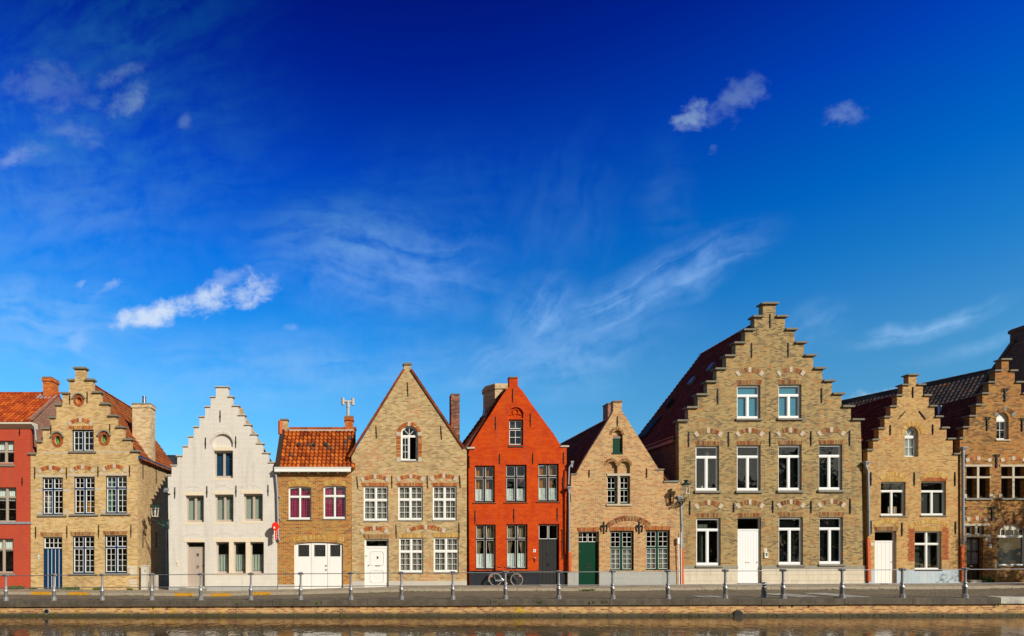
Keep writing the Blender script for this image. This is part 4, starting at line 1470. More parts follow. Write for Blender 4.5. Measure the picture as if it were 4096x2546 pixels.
# ---- white painted stepped gable
def house_white():
    xl, xr = WX('D', 206), WX('D', 1404)
    h = House('stepped_gable_house', 'white painted stepped gable with beige windows and a plain sand coloured door', 'C', xl, xr, 'white_paint', depth=4.2, thick=.38)
    kw = dict(fw=.065, mw=.075, trans=None, bot=(1, 1), rec=.20, sw=.03)
    for x0, x1, y0, y1 in ((392, 592, 228, 522), (712, 918, 218, 517), (1030, 1240, 210, 508)):
        h.win('D', x0, y0, x1, y1, 'taupe_wood', 'taupe_wood', foot=.10, **kw)
        h.blind('sage_blind', .05, .97, .16)
    for x0, x1 in ((725, 868), (917, 1052), (1100, 1252)):
        h.win('D', x0, 740, x1, 1083, 'taupe_wood', 'taupe_wood', fw=.055, cols=(), trans=None, bot=(1, 1), rec=.24, sw=.015, foot=.09)
        h.curtain(.08, .93, .07, .585, 'sage_blind', 4, .025, .10)
        w, xa, xb, zb, zt, y = h.last
        mb = MB(); mb.tube([(xa, y + .1, zb + (zt - zb) * .59), (xb, y + .1, zb + (zt - zb) * .59)], .012, 6); h.part(mb, 'curtain_rod', 'pale_stone', w)
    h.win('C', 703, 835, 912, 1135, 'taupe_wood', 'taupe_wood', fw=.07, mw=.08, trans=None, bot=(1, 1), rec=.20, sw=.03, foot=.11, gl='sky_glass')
    h.blind('navy_sky_reflection', 0, 1, .12)  # no real blind: sheet coloured like sky reflected in the pane
    h.door('D', 400, 742, 603, 1222, 'taupe_wood', 'taupe_wood', planks=12, trans_y=800, lights=(1, 1), rec=.22, fw=.03, sw=.01)
    h.on_door('grille', .56, .82, .09, .12, 'iron')
    h.on_door('ring', .56, .52, mat='iron')
    h.on_door('knob', .88, .54)
    # tall shallow niche above the gable window
    X0, X1 = h.X(692), h.X(910)
    zs = h.Z(757)
    niche = [(X0, h.Z(826)), (X1, h.Z(826))] + arc_pts(X0, X1, zs, (X1 - X0) / 2 * .98, 16)
    h.holes.append(niche)
    h.stepped('C', [(725, 857, 128, 128), (668, 905, 238, 234), (607, 968, 345, 335), (545, 1038, 455, 437), (482, 1105, 567, 544), (422, 1170, 673, 649),
                    (362, 1238, 780, 750), (300, 1303, 886, 854), (238, 1365, 990, 957), (196, 1404, 1098, 1062)], ('D', 212), ('D', 1404), cap='pale_cap', capmat_th=.055, over=.07, capw=.07)
    mb = MB(); mb.prism([(X0 - .1, h.Z(845)), (X1 + .1, h.Z(845)), (X1 + .1, h.Z(640)), (X0 - .1, h.Z(640))], h.y + .12, h.y + .2)
    h.part(mb, 'niche_back', 'white_paint')
    h.relief_arch('C', 662, 940, 760, 622, .14, 'arch_white', None, .07)
    h.slab('C', 688, 797, 910, 833, 'cream_stone', 'lintel', .012, .12)
    for x0, y0, x1, y1 in ((357, 188, 583, 226), (682, 178, 909, 216), (995, 168, 1227, 208), (365, 704, 593, 740), (688, 695, 1240, 738)):
        h.slab('D', x0, y0, x1, y1, 'cream_stone', 'lintel', .012)
    for x0, y0, x1, y1 in ((342, 255, 390, 490), (668, 250, 710, 486), (983, 240, 1028, 475), (352, 770, 398, 1205), (674, 768, 722, 1060), (869, 739, 916, 1084), (1053, 739, 1099, 1084)):
        h.slab('D', x0, y0, x1, y1, 'cream_stone' if x0 > 860 and y0 > 700 else 'arch_white', 'jamb_stone', .006)
    for x0, y0, x1, y1 in ((358, 523, 594, 548), (680, 518, 915, 543), (1000, 510, 1237, 535), (690, 1085, 1250, 1106), ):
        h.slab('D', x0, y0, x1, y1, 'cream_stone', 'sill', .008)
    h.slab('C', 672, 1137, 906, 1160, 'cream_stone', 'sill', .008)
    for x0, x1, ye, yt in ((352, 590, 150, 108), (676, 915, 140, 98), (992, 1235, 130, 88), (352, 600, 675, 632), (690, 960, 665, 622), (975, 1245, 665, 622)):
        h.relief_arch('D', x0, x1, ye, yt, .13, 'arch_white', None, .07, proud=.006)
    for x, a, b in ((773, 392, 520), (612, 690, 813), (945, 677, 802)):
        h.anchor('C', x, a, b, w=.045)
    for x, a, b in ((275, 137, 260), (628, 125, 248), (948, 118, 240), (1300, 110, 232)):
        h.anchor('D', x, a, b, w=.045)
    h.plinth(h.Z(1228, 'D'), 'grey_paint', .012, skip=[(h.X(396, 'D'), h.X(606, 'D'))])
    mb = MB(); mb.box(h.X(340, 'D'), h.X(625, 'D'), -.35, -.0225, gz(h.X(480, 'D')) - .1, h.Z(1246, 'D') ); h.part(mb, 'door_step', 'grey_stone')
    mb = MB(); mb.box(h.X(290, 'D'), h.X(314, 'D'), -.05, 0, h.Z(966, 'D'), h.Z(957, 'D')); mb.box(h.X(299, 'D'), h.X(312, 'D'), -.03, 0, h.Z(1005, 'D'), h.Z(967, 'D')); h.part(mb, 'letter_slot', 'cream_stone')
    ridge = ((xl + xr) / 2 - .05, 10.35)
    h.body(5.3, 5.3, mat='white_paint')
    # steep brick rear gable rising above the roof
    yb = h.depth
    mb = MB()
    cxx = ridge[0] - .05
    po = [(xl, 5.0), (xr, 5.0), (xr + .1, 5.75), (cxx + .28, 10.78), (cxx + .28, 11.0), (cxx - .28, 11.0), (cxx - .28, 10.78), (xl - .1, 5.75)]
    mb.prism(po, yb + .02, yb + .4)
    h.part(mb, 'rear_gable', 'yellow_side_brick')
    h.gable_roof(ridge, 5.3, 5.3, 'orange_tile', y1=yb)
    mb = MB(); mb.lathe([(.06, 0), (.06, .95), (.11, .96), (.11, 1.05), (.02, 1.1)], (h.X(1240) * 33.4 / 32, 1.4, 6.3), 12)
    h.part(mb, 'flue_pipe', 'iron', None, True)


# ---- low brown brick house with garage door
def house_garage():
    xl, xr = WX('F', 32), WX('F', 842)
    h = House('garage_house', 'low brown brick house with an orange tiled roof, pink curtains and white garage door', 'F', xl, xr, 'brown_brick', y=-.03, depth=4.6)
    ze = h.Z(1275, 'E')
    for x0, x1, y0, y1 in ((148, 398, 128, 492), (533, 780, 120, 485)):
        h.win('F', x0, y0, x1, y1, 'white_wood', 'white_wood', fw=.06, mw=.07, tw=.085, foot=.10, trans=.31, top=(1, 1), bot=(1, 1), arch=.07, rec=.09, sw=.02, sill=('grey_stone', .06, .04, .06))
        leads(h, 10, 13)
        h.curtain(.04, .52, .04, .92, 'pink_curtain', 5, .045, .14)
        h.curtain(.50, .96, .04, .92, 'pink_curtain', 6, .045, .16)
    # the garage door
    xa, xb, zt = h.X(211), h.X(748), h.Z(738)
    zb = gz((xa + xb) / 2) - .04
    rise = .11
    rect = [(xa, zb), (xb, zb)] + arc_pts(xa, xb, zt - rise, rise, 16)
    h.holes.append(rect)
    f = top_fn(xa, xb, zt - rise, rise)
    fr = MB(); fr.prism(rect, h.y + .08, h.y + .18, [cell(xa + .05, xb - .05, zb + .001, lambda x: f(x) - .05, 0, 14)])
    g = h.part(fr, 'garage_door', 'white_wood')
    cuts = [xa + .05, h.X(396), h.X(576), xb - .05]
    for i in range(3):
        a, b = cuts[i] + .008, cuts[i + 1] - .008
        lf = MB()
        wx0, wx1 = a + (b - a) * .22, b - (b - a) * .14
        wz0, wz1 = h.Z(893), h.Z(775)
        tb = lambda x: f(x) - .055
        lf.prism(cell(a, b, zb + .02, tb), h.y + .10, h.y + .14, [[(wx0, wz0), (wx1, wz0), (wx1, wz1), (wx0, wz1)]])
        lf.prism([(a + .1, zb + .15), (b - .1, zb + .15), (b - .1, h.Z(930)), (a + .1, h.Z(930))], h.y + .093, h.y + .0995)
        lo = h.part(lf, 'door_leaf', 'white_wood', g)
        pb = MB(); pb.box(wx0 - .01, wx1 + .01, h.y + .12, h.y + .13, wz0 - .01, wz1 + .01)
        h.part(pb, 'pane', 'obscure_glass', g)
        gr = MB()
        gr.prism([(wx0 - .02, wz0 - .02), (wx1 + .02, wz0 - .02), (wx1 + .02, wz1 + .02), (wx0 - .02, wz1 + .02)], h.y + .085, h.y + .098, [[(wx0, wz0), (wx1, wz0), (wx1, wz1), (wx0, wz1)]])
        for k in (-.1, .25, .6):
            gr.tube([(wx0 + (wx1 - wx0) * max(0, k), h.y + .09, wz1), (wx0 + (wx1 - wx0) * min(1, k + .55), h.y + .09, wz0)], .009, 5)
        h.part(gr, 'window_grille', 'iron', g)
    for zz in (998, 1043):
        mb = MB(); mb.lathe([(.02, 0), (.04, .03), (.04, .06), (.01, .08)], (0, 0, 0), 10)
        x = h.X(563); z = h.Z(zz)
        mb.v = [(x + p[0], h.y + .10 - p[2], z + p[1]) for p in mb.v]; mb.f = [q[::-1] for q in mb.f]
        h.part(mb, 'handle', 'chrome', g)
    zg = gz((xl + xr) / 2) - .2
    h.front([(xl, zg), (xr, zg), (xr, ze), (xl, ze)])
    h.plinth(h.Z(1208), 'plinth_stone', .03, skip=[(xa - .01, xb + .01)])
    for x0, x1, ye, yt in ((140, 402, 112, 62), (528, 786, 104, 54)):
        h.relief_arch('F', x0, x1, ye - 22, yt, .24, 'arch_yellow', None, .075, True, name='window_arch')
    h.relief_arch('F', 190, 760, 692, 664, .23, 'arch_yellow', None, .075, True, name='door_arch')
    # white box gutter on brackets
    mb = MB(); mb.box(xl - .14, xr - .04, h.y - .34, h.y + .02, h.Z(1266, 'E'), h.Z(1226, 'E')); mb.box(xl - .16, xr - .02, h.y - .37, h.y + .0, h.Z(1226, 'E'), h.Z(1217, 'E'))
    gu = h.part(mb, 'gutter', 'white_wood')
    for k in range(8):
        x = h.X(50 + k * 107, 'E')
        mb = MB(); mb.box(x - .05, x + .05, h.y - .26, h.y + .0, h.Z(1276, 'E'), h.Z(1267, 'E')); h.part(mb, 'gutter_bracket', 'white_wood', gu)
    ez, rz, ry = h.Z(1222, 'E'), 9.2, 2.15
    d = Vector((0, ry + .25, rz - ez)); L = d.length; d.normalize()
    mb = MB(); mb.pantiles((xl + .1, -.25, ez), (1, 0, 0), xr - xl + .1, d, L, tw=.235, th=.31, wave=.045, lift=.075)
    d2 = Vector((0, -(4.6 - ry), rz - ez)); L2 = d2.length
    mb.pantiles((xl + .1, 4.6, ez), (1, 0, 0), xr - xl + .1, d2.normalized(), L2)
    ro = h.part(mb, 'roof', 'orange_tile')
    mb = MB()
    for k in range(11):
        a, b = xl + .35 + (xr - xl - .1) * k / 11, xl + .35 + (xr - xl - .1) * (k + 1) / 11
        mb.tube([(a, ry, rz + .02), (b, ry, rz + .035)], .13, 8, tint=random.random() * .5)
    h.part(mb, 'ridge_tiles', 'orange_tile', ro)
    mb = MB(); mb.box(xl + .35, xr + .1, ry - .17, ry + .17, rz - .10, rz - .02); h.part(mb, 'ridge_mortar', 'plinth_stone', ro)
    for px in (265, 433, 562):
        fr_ = (1222 - 972) / (1222 - 785)
        x, y, z = WX('E', px, ry * fr_), ry * fr_ - .25 * (1 - fr_), ez + (rz - ez) * fr_
        mb = MB(); mb.prism_x([(y - .13, z - .06), (y + .0, z + .10), (y - .05, z + .15), (y - .15, z + .03)], x - .09, x + .09)
        h.part(mb, 'vent_tile', 'slate_tile', ro)
    zb = zg
    for x in (xl + .001, xr - .281):
        mb = MB(); mb.prism_x([(h.y + .301, zb), (4.6, zb), (4.6, ez - .1), (ry, rz - .16), (h.y + .301, ez + .2)], x, x + .28); h.part(mb, 'side_wall', 'brown_brick')
    mb = MB(); mb.box(xl, xr, 4.6, 4.8, zb, ez); h.part(mb, 'rear_wall', 'brown_brick')
    # raised verge on the left, coloured dark as a shaded gable face; capped end block
    mb = MB(); mb.prism_x([(-.18, ez - .02), (ry, rz - .1), (ry, rz + .22), (-.18, ez + .22)], xl - .14, xl + .10); h.part(mb, 'verge', 'dark_oak')
    mb = MB(); mb.box(h.X(68, 'E') * 34.15 / 32, h.X(142, 'E') * 34.15 / 32, ry - .2, ry + .2, rz - .1, rz + .52); b = h.part(mb, 'verge_block', 'yellow_side_brick')
    mb = MB(); mb.box(h.X(58, 'E') * 34.15 / 32, h.X(150, 'E') * 34.15 / 32, ry - .26, ry + .26, rz + .52, rz + .60); h.part(mb, 'block_cap', 'cap_stone', b)
    mb = MB(); mb.lathe([(.12, 0), (.12, .75), (.09, .78)], (h.X(54, 'E') * 33.6 / 32, 1.7, rz - .35), 10); h.part(mb, 'verge_pipe', 'terracotta_pipe', b, True)
    # chimney stub with the H-shaped cowl
    S = 34.2 / 32
    x0, x1 = WX('E', 770, 2.2), WX('E', 858, 2.2)
    c = h.chimney(x0, x1, 2.0, 2.6, rz - .3, WZ('E', 664, 2.2), 'orange_chimney_brick', 'grey_stone')
    xm = WX('E', 803, 2.3)
    z = lambda p: WZ('E', p, 2.3)
    mb = MB()
    mb.tube([(xm, 2.3, z(662)), (xm, 2.3, z(555))], .085, 12)
    mb.tube([(xm, 2.3, z(556)), (xm, 2.3, z(485))], .105, 12)
    mb.tube([(WX('E', 748, 2.3), 2.3, z(487)), (WX('E', 856, 2.3), 2.3, z(487))], .075, 12)
    for px, a, bb in ((747, 448, 523), (855, 452, 527)):
        mb.tube([(WX('E', px, 2.3), 2.3, z(bb)), (WX('E', px, 2.3), 2.3, z(a))], .095, 12)
    h.part(mb, 'chimney_cowl', 'plinth_stone', c, True)
    h.downpipe([(h.X(8, 'F') + .02, h.Z(1290, 'E')), (h.X(28, 'F'), h.Z(190)), (h.X(38), h.Z(690)), (h.X(52), h.Z(726))], .055, 'lead')


# ---- tall plain gable with white lattice windows
def house_gable():
    xl, xr = WX('F', 846), WX('H', 322)
    h = House('gable_house', 'pale brick house with a steep plain gable, white lattice windows and white panelled door', 'F', xl, xr, 'gable_brick', depth=8.0)
    kw = dict(fw=.05, mw=.075, tw=.08, foot=.09, trans=.395, top=(2, 2), bot=(2, 3), rec=.07, sw=.034, bar=.021)
    x3 = h.X(212, 'G')
    def net():
        h.curtain(.04, .50, .05, .97, 'net_curtain', 6, .035, .14)
        h.curtain(.50, .96, .05, .97, 'net_curtain', 6, .035, .14)
    for v, a, y0, b, y1 in (('F', 975, 128, 1245, 505), ('F', 1355, 125, 1625, 498), ('F', 1735, 125, 1998, 497), ('F', 1365, 695, 1630, 1075), ('F', 1745, 690, 2020, 1072)):
        h.win(v, a, y0, b, y1, 'white_wood', 'white_wood', sill=('grey_stone', .01, .06, .03), **kw)
        net()
    xa, xb = h.X(1385, 'E'), h.X(1572, 'E')
    h.win('E', 1385, 752, 1572, 1135, 'white_wood', 'white_wood', fw=.055, mw=.06, tw=.08, trans=.305, top=(1, 1), bot=(2, 3), one_top=True, arch=(xb - xa) / 2 * .985, rec=.12, sw=.045, foot=.08, open_right=True, sill=('grey_stone', .0, .06, .03))
    w, a, b, zb, zt, y = h.last
    zc = zt - (zt - zb) * .305 + .09
    mb = MB()
    for an in (45, 90, 135):
        mb.tube([((a + b) / 2, y + .035, zc), ((a + b) / 2 + (b - a) * .40 * math.cos(R(an)), y + .035, zc + (b - a) * .42 * math.sin(R(an)))], .017, 5)
    h.part(mb, 'fan_bars', 'white_wood', w)
    h.door('F', 985, 704, 1250, None, 'white_wood', 'white_wood', planks=1, trans_y=800, lights=(1, 1), rec=.10, fw=.045, sw=.05, groove=.0)
    d, dx0, dx1, dz0, dz1, dy = h.ld
    for z0, z1 in ((.12, .44), (.56, .92)):
        mb = MB()
        A, B, Cc, D = dx0 + .22 * (dx1 - dx0), dx0 + .84 * (dx1 - dx0), dz0 + (dz1 - dz0) * z0, dz0 + (dz1 - dz0) * z1
        n = .07
        out = [(A + n, Cc), (B - n, Cc), (B - n, Cc + n), (B, Cc + n), (B, D - n), (B - n, D - n), (B - n, D), (A + n, D), (A + n, D - n), (A, D - n), (A, Cc + n), (A + n, Cc + n)]
        e = .018
        inn = [(A + n + e, Cc + e), (B - n - e, Cc + e), (B - n - e, Cc + n + e), (B - e, Cc + n + e), (B - e, D - n - e), (B - n - e, D - n - e), (B - n - e, D - e), (A + n + e, D - e), (A + n + e, D - n - e), (A + e, D - n - e), (A + e, Cc + n + e), (A + n + e, Cc + n + e)]
        mb.prism(out, dy - .004, dy + .0175, [inn])
        h.part(mb, 'panel_moulding', 'white_wood', d)
    h.on_door('grille', .55, .76, .06, .09, 'iron')
    h.on_door('slot', .55, .55, .26, .035, 'iron')
    h.on_door('knob', .16, .565)
    # front outline
    zb = gz(h.X(1200)) - .2
    out = [(xl, zb), (xr, zb), (xr, h.Z(890, 'G')), (h.X(282, 'G'), h.Z(858, 'G')), (h.X(1490, 'E'), h.Z(150, 'E')), (h.X(1495, 'E'), h.Z(84, 'E')), (h.X(1417, 'E'), h.Z(84, 'E')), (h.X(1417, 'E'), h.Z(150, 'E')), (xl - .02, h.Z(1090, 'E'))]
    h.front(out)
    mb = MB(); X0, X1 = h.X(1406, 'E'), h.X(1506, 'E')
    mb.prism([(X0 + .04, h.Z(84, 'E')), (X1 - .04, h.Z(84, 'E')), (X1, h.Z(72, 'E')), (X1, h.Z(63, 'E')), (X0, h.Z(63, 'E')), (X0, h.Z(72, 'E'))], -.06, .38)
    h.part(mb, 'coping_stone', 'cap_stone')
    ridge = (h.X(1456, 'E'), h.Z(128, 'E'))
    # tile verges on the gable slopes
    for (ax, az), (bx, bz) in (((h.X(1417, 'E'), h.Z(138, 'E')), (h.X(812, 'E'), h.Z(1100, 'E'))), ((h.X(1492, 'E'), h.Z(135, 'E')), (h.X(290, 'G'), h.Z(868, 'G')))):
        mb = MB()
        a, b = Vector((ax, 0, az)), Vector((bx, 0, bz))
        L = (b - a).length; d = (b - a) / L
        nrm = Vector((-d.z, 0, d.x)) if d.x < 0 else Vector((d.z, 0, -d.x))
        if nrm.z < 0:
            nrm = -nrm
        n = round(L / .33)
        for k in range(n):
            p, q = a + d * L * k / n, a + d * (L * (k + 1) / n - .006)
            mb.prism([(p.x - nrm.x * .04, p.z - nrm.z * .04), (q.x - nrm.x * .04, q.z - nrm.z * .04), (q.x + nrm.x * .085, q.z + nrm.z * .085), (p.x + nrm.x * .07, p.z + nrm.z * .07)], -.07, .30, tint=random.random() * .6)
        h.part(mb, 'verge_tiles', 'rust_tile')
    zl, zr = h.Z(1100, 'E'), h.Z(890, 'G')
    h.body(zl - .1, zr - .1, ridge=(ridge[0], ridge[1] - .2))
    h.gable_roof((ridge[0], ridge[1] - .10), zl - .05, zr - .05, 'rust_tile')
    # trim
    for x0, x1 in ((958, 1246), (1345, 1625), (1728, 2002)):
        h.flat_arch('F', x0, 86, x1, 126)
    for x0, x1, ye, yt in ((938, 1262, 1332, 1290), (1332, 1652, 1328, 1288), (1700, 2012, 1325, 1282)):
        h.relief_arch('E', x0, x1, ye, yt, .21, 'arch_red', rowsplit=True)
    h.flat_arch('F', 980, 656, 1252, 698, 'arch_mixed')
    h.flat_arch('F', 1360, 650, 1630, 692, 'arch_yellow')
    h.flat_arch('F', 1745, 645, 2012, 688, 'arch_yellow')
    h.relief_arch('F', 930, 1250, 612, 565, .21, 'arch_red', rowsplit=True)
    h.relief_arch('F', 1436, 1880, 600, 553, .22, 'arch_red', rowsplit=True)
    h.relief_arch('E', 1336, 1612, 860, 712, .20, 'arch_red', 'pale_stone', rowsplit=True)
    for x0, x1 in ((1336, 1382), (1576, 1614)):
        n = 14
        mb = MB()
        for k in range(n):
            a, b = h.Z(1098 - (1098 - 868) * k / n, 'E'), h.Z(1098 - (1098 - 868) * (k + 1) / n, 'E')
            mb.box(h.X(x0, 'E'), h.X(x1, 'E'), h.y - .012, h.y + .02, a + .006, b - .006, random.random())
        h.part(mb, 'brick_jamb', 'arch_red')
        h.slab('E', x0, 1100, x1, 1150, 'pale_stone', 'quoin', .012)
        h.slab('E', x0, 842, x1, 866, 'pale_stone', 'quoin', .014)
    for x, a, b, x2 in ((1457, 275, 430, 1464), (1112, 755, 890, 1119), (1823, 755, 905, 1834), (901, 1310, 1445, 915), (1286, 1300, 1440, 1288), (1675, 1300, 1440, 1680)):
        h.anchor('E', x, a, b, 'brown_iron', x2=x2)
    h.anchor('G', 242, 1160, 1297, 'brown_iron', x2=253)
    h.anchor('F', 1332, 548, 700, x2=1336); h.anchor('H', 238, 527, 700)
    h.plinth(h.Z(1168), 'plinth_stone', .02, skip=[(h.X(985), h.X(1250))])
    # chimney on the right-hand slope
    y0 = 2.4
    h.chimney(WX('G', 150, y0), WX('G', 244, y0), y0, y0 + .7, 6.5, WZ('G', 262, y0), 'soot_brick', None, band=False)


# ---- orange painted house
def house_orange():
    xl, xr = WX('H', 352), WX('H', 1420)
    h = House('painted_gable_house', 'bright orange house with dark grey windows, black plinth and a bicycle leaning on it', 'G', xl, xr, 'orange_paint', depth=5.2)
    kw = dict(fw=.055, mw=.10, tw=.085, foot=.10, trans=.325, top=(1, 1), bot=(1, 1), rec=.10, sw=.022)
    for i, (x0, x1, y0, y1) in enumerate(((410, 630, 1055, 1460), (752, 980, 1045, 1455), (1107, 1333, 1035, 1450))):
        h.win('G', x0, y0, x1, y1, 'charcoal_wood', 'white_wood', sill=('rust_sill', .10, .035, .07), **kw)
        h.curtain(.06, .50, .07, .37, 'white_curtain', 6, .022, .10)
        h.curtain(.54, .96, .07, .37, 'white_curtain', 6, .022, .10)
        if i != 1:
            h.curtain(.05, .42, .10, .96, 'gold_curtain', 4, .04, .22)
            h.curtain(.54, .80, .10, .96, 'gold_curtain', 3, .04, .24)
    for x0, x1, y0, y1 in ((420, 640, 548, 1045), (760, 990, 545, 1040)):
        h.win('H', x0, y0, x1, y1, 'charcoal_wood', 'white_wood', **kw)
        h.curtain(.06, .50, .05, .355, 'white_curtain', 5, .022, .10)
        h.curtain(.54, .96, .05, .355, 'white_curtain', 5, .022, .10)
        h.curtain(.05, .46, .30, .97, 'cream_curtain', 4, .035, .2, gather=.55, side=-1)
        h.curtain(.54, .96, .30, .97, 'cream_curtain', 4, .035, .2, gather=.55, side=1)
    h.win('G', 785, 545, 943, 830, 'charcoal_wood', 'white_wood', fw=.05, cols=(), trans=.37, top=(2, 1), bot=(2, 2), rec=.12, sw=.035, foot=.06, tw=.06)
    h.blind('dull_pane', .72, .92, .2)
    h.door('H', 1112, 542, 1338, None, 'door_black', 'charcoal_wood', planks=5, trans_y=712, lights=(1, 1), tl_mat='white_wood', tcols=2, rec=.12, fw=.05, sw=.028)
    h.on_door('box', .5, .70, .16, .14, 'iron'); h.on_door('ring', .5, .485, mat='iron'); h.on_door('slot', .04, .47, .03, .06)
    # gothic niche over the gable window
    X0, X1 = h.X(780), h.X(943)
    h.holes.append([(X0, h.Z(533)), (X1, h.Z(533))] + arc_pts(X0, X1, h.Z(482), (X1 - X0) / 2 * .97, 16))
    zb = gz(h.X(900)) - .2
    G = lambda x, y: (h.X(x), h.Z(y))
    out = [(xl, zb), (xr, zb), (xr, h.Z(850)), G(1345, 850), G(1352, 825), G(1275, 700), G(1195, 595), G(1120, 490), G(1045, 390), G(985, 305), G(935, 232), G(905, 200), G(884, 182), G(883, 90),
           G(788, 90), G(788, 186), G(760, 215), G(725, 262), G(685, 322), G(625, 420), G(560, 525), G(500, 615), G(450, 695), G(400, 775), G(358, 852), G(352, 875), G(340, 935)]
    h.front(out)
    mb = MB(); mb.prism([G(800, 90), G(872, 90), G(887, 84), G(884, 77), G(786, 77), G(783, 84)], -.05, .36); h.part(mb, 'coping_stone', 'cap_stone')
    mb = MB(); mb.prism([G(1343, 850), G(1440, 850), G(1446, 842), G(1438, 833), G(1360, 833)], -.06, .36); h.part(mb, 'coping_stone', 'pale_cap')
    mb = MB(); mb.prism([G(323, 872), G(408, 868), G(408, 850), G(325, 853)], -.08, .30); h.part(mb, 'coping_stone', 'pale_cap')
    mb = MB(); mb.prism([(X0 - .1, h.Z(550)), (X1 + .1, h.Z(550)), (X1 + .1, h.Z(390)), (X0 - .1, h.Z(390))], .09, .2); nb = h.part(mb, 'niche_back', 'orange_paint')
    mb = MB()
    cx, cz, rr = (X0 + X1) / 2, h.Z(460), .155
    mb.tube([(cx + rr * math.cos(t), .06, cz + rr * math.sin(t)) for t in (R(-25 + 230 * k / 14) for k in range(15))], .035, 6)
    for sgn in (-1, 1):
        mb.tube([(cx + sgn * (.15 + .16 * math.sin(t)), .06, h.Z(487) - .02 + .09 * math.cos(t) - .05) for t in (R(-30 + 110 * k / 8) for k in range(9))], .03, 6)
    h.part(mb, 'tracery', 'orange_paint', nb)
    h.relief_arch('G', 762, 960, 478, 398, .07, 'arch_orange_paint', None, .06, proud=.02)
    h.slab('G', 776, 836, 943, 852, 'brown_iron', 'sill', .04)
    mb = MB()
    a, b = h.X(405, 'H'), h.X(1000, 'H')
    n = 18
    for k in range(n):
        xx0, xx1 = a + (b - a) * k / n, a + (b - a) * (k + 1) / n - .01
        mb.prism_x([(-.09, h.Z(1056, 'H')), (-.001, h.Z(1056, 'H')), (-.001, h.Z(1047, 'H')), (-.09, h.Z(1052, 'H'))], xx0, xx1, random.random())
    h.part(mb, 'sill', 'red_tile')
    for x0, x1, y0 in ((410, 630, 1010), (752, 982, 1000), (1107, 1335, 990)):
        h.flat_arch('G', x0, y0, x1, y0 + 42, 'arch_orange_paint')
    for x0, x1, y0 in ((418, 640, 500), (758, 990, 498), (1108, 1340, 492)):
        h.flat_arch('H', x0, y0, x1, y0 + 44, 'arch_orange_paint')
    for x, a, b in ((828, 210, 357), (640, 515, 660), (1023, 477, 625), (350, 945, 1080), (684, 925, 1037), (1049, 915, 1037), (1387, 905, 1040), (1378, 1175, 1310)):
        h.anchor('G', x, a, b, 'brown_iron', .035)
    for x, a, b in ((415, 390, 540), (841, 370, 523), (1318, 365, 515)):
        h.anchor('H', x, a, b, 'brown_iron', .035)
    h.plinth(h.Z(1056, 'H'), 'black_paint', .018, xr=xr - .02, skip=[(h.X(1112, 'H'), h.X(1338, 'H'))])
    mb = MB(); mb.box(h.X(1112, 'H'), h.X(1350, 'H'), -.25, .05, gz(8) - .1, h.Z(1206, 'H')); h.part(mb, 'door_step', 'grey_stone')
    mb = MB(); mb.box(h.X(1056, 'H'), h.X(1078, 'H'), -.06, 0, h.Z(917, 'H'), h.Z(908, 'H')); h.part(mb, 'letter_slot', 'pale_stone')
    mb = MB(); mb.box(h.X(1064, 'H'), h.X(1071, 'H'), -.04, 0, h.Z(962, 'H'), h.Z(918, 'H')); h.part(mb, 'bell_pull', 'iron')
    mb = MB()
    for q in range(2):
        mb.tube([(h.X(1365 + q * 14, 'H'), -.03, h.Z(598, 'H')), (h.X(1370 + q * 14, 'H'), -.03, h.Z(920, 'H'))], .012, 5)
    for zz in (600, 720, 910):
        mb.tube([(h.X(1358, 'H'), -.05, h.Z(zz + 8, 'H')), (h.X(1396, 'H'), -.05, h.Z(zz, 'H'))], .014, 5)
    h.part(mb, 'shutter_stay', 'brown_iron')
    # roof, set a little left of the gable axis as it runs back
    ridge = (h.X(835) - .42, h.Z(205) - .05)
    zl, zr = 7.75, 7.6
    h.body(7.2, 7.2, mat='dark_brick', ridge=(ridge[0], ridge[1] - .3))
    h.gable_roof(ridge, zl, zr, 'dark_tile', xl=xl - .35, xr=xr - .35)
    mb = MB(); mb.prism([(xl - .30, zl - .1), (xl + .3, zl - .1), (ridge[0] + .5, ridge[1] - .9), (ridge[0], ridge[1] - .06)], .301, .5); h.part(mb, 'gable_infill', 'dark_brick')
    y0 = 2.0
    x0, x1 = WX('G', 548, y0), WX('G', 805, y0)
    mb = MB()
    zt = WZ('G', 150, y0)
    c = .55
    mb2 = MB(); mb2.prism([(x0, y0 + c), (x0 + .45, y0), (x1 + .3, y0), (x1 + .3, y0 + 1.2), (x0, y0 + 1.2)], 0, 1)
    def extr(z0, z1, g=0):
        m = MB()
        po = [(x0 - g, y0 + c - g * .3), (x0 + .45 - g * .3, y0 - g), (x1 + .3 + g, y0 - g), (x1 + .3 + g, y0 + 1.2 + g), (x0 - g, y0 + 1.2 + g)]
        n = len(po)
        m.v = [(p[0], p[1], z0) for p in po] + [(p[0], p[1], z1) for p in po]
        m.f = [(k, (k + 1) % n, n + (k + 1) % n, n + k) for k in range(n)] + [tuple(range(n, 2 * n)), tuple(range(n))[::-1]]
        m.t = [.5] * len(m.f)
        return m
    ch = h.part(extr(WZ('G', 425, y0) - .8, zt), 'chimney', 'chimney_brick')
    h.part(extr(zt - .32, zt - .06, .06), 'chimney_band', 'chimney_brick', ch)
    h.part(extr(WZ('G', 432, y0) - .3, WZ('G', 395, y0), .02), 'flashing', 'lead', ch)


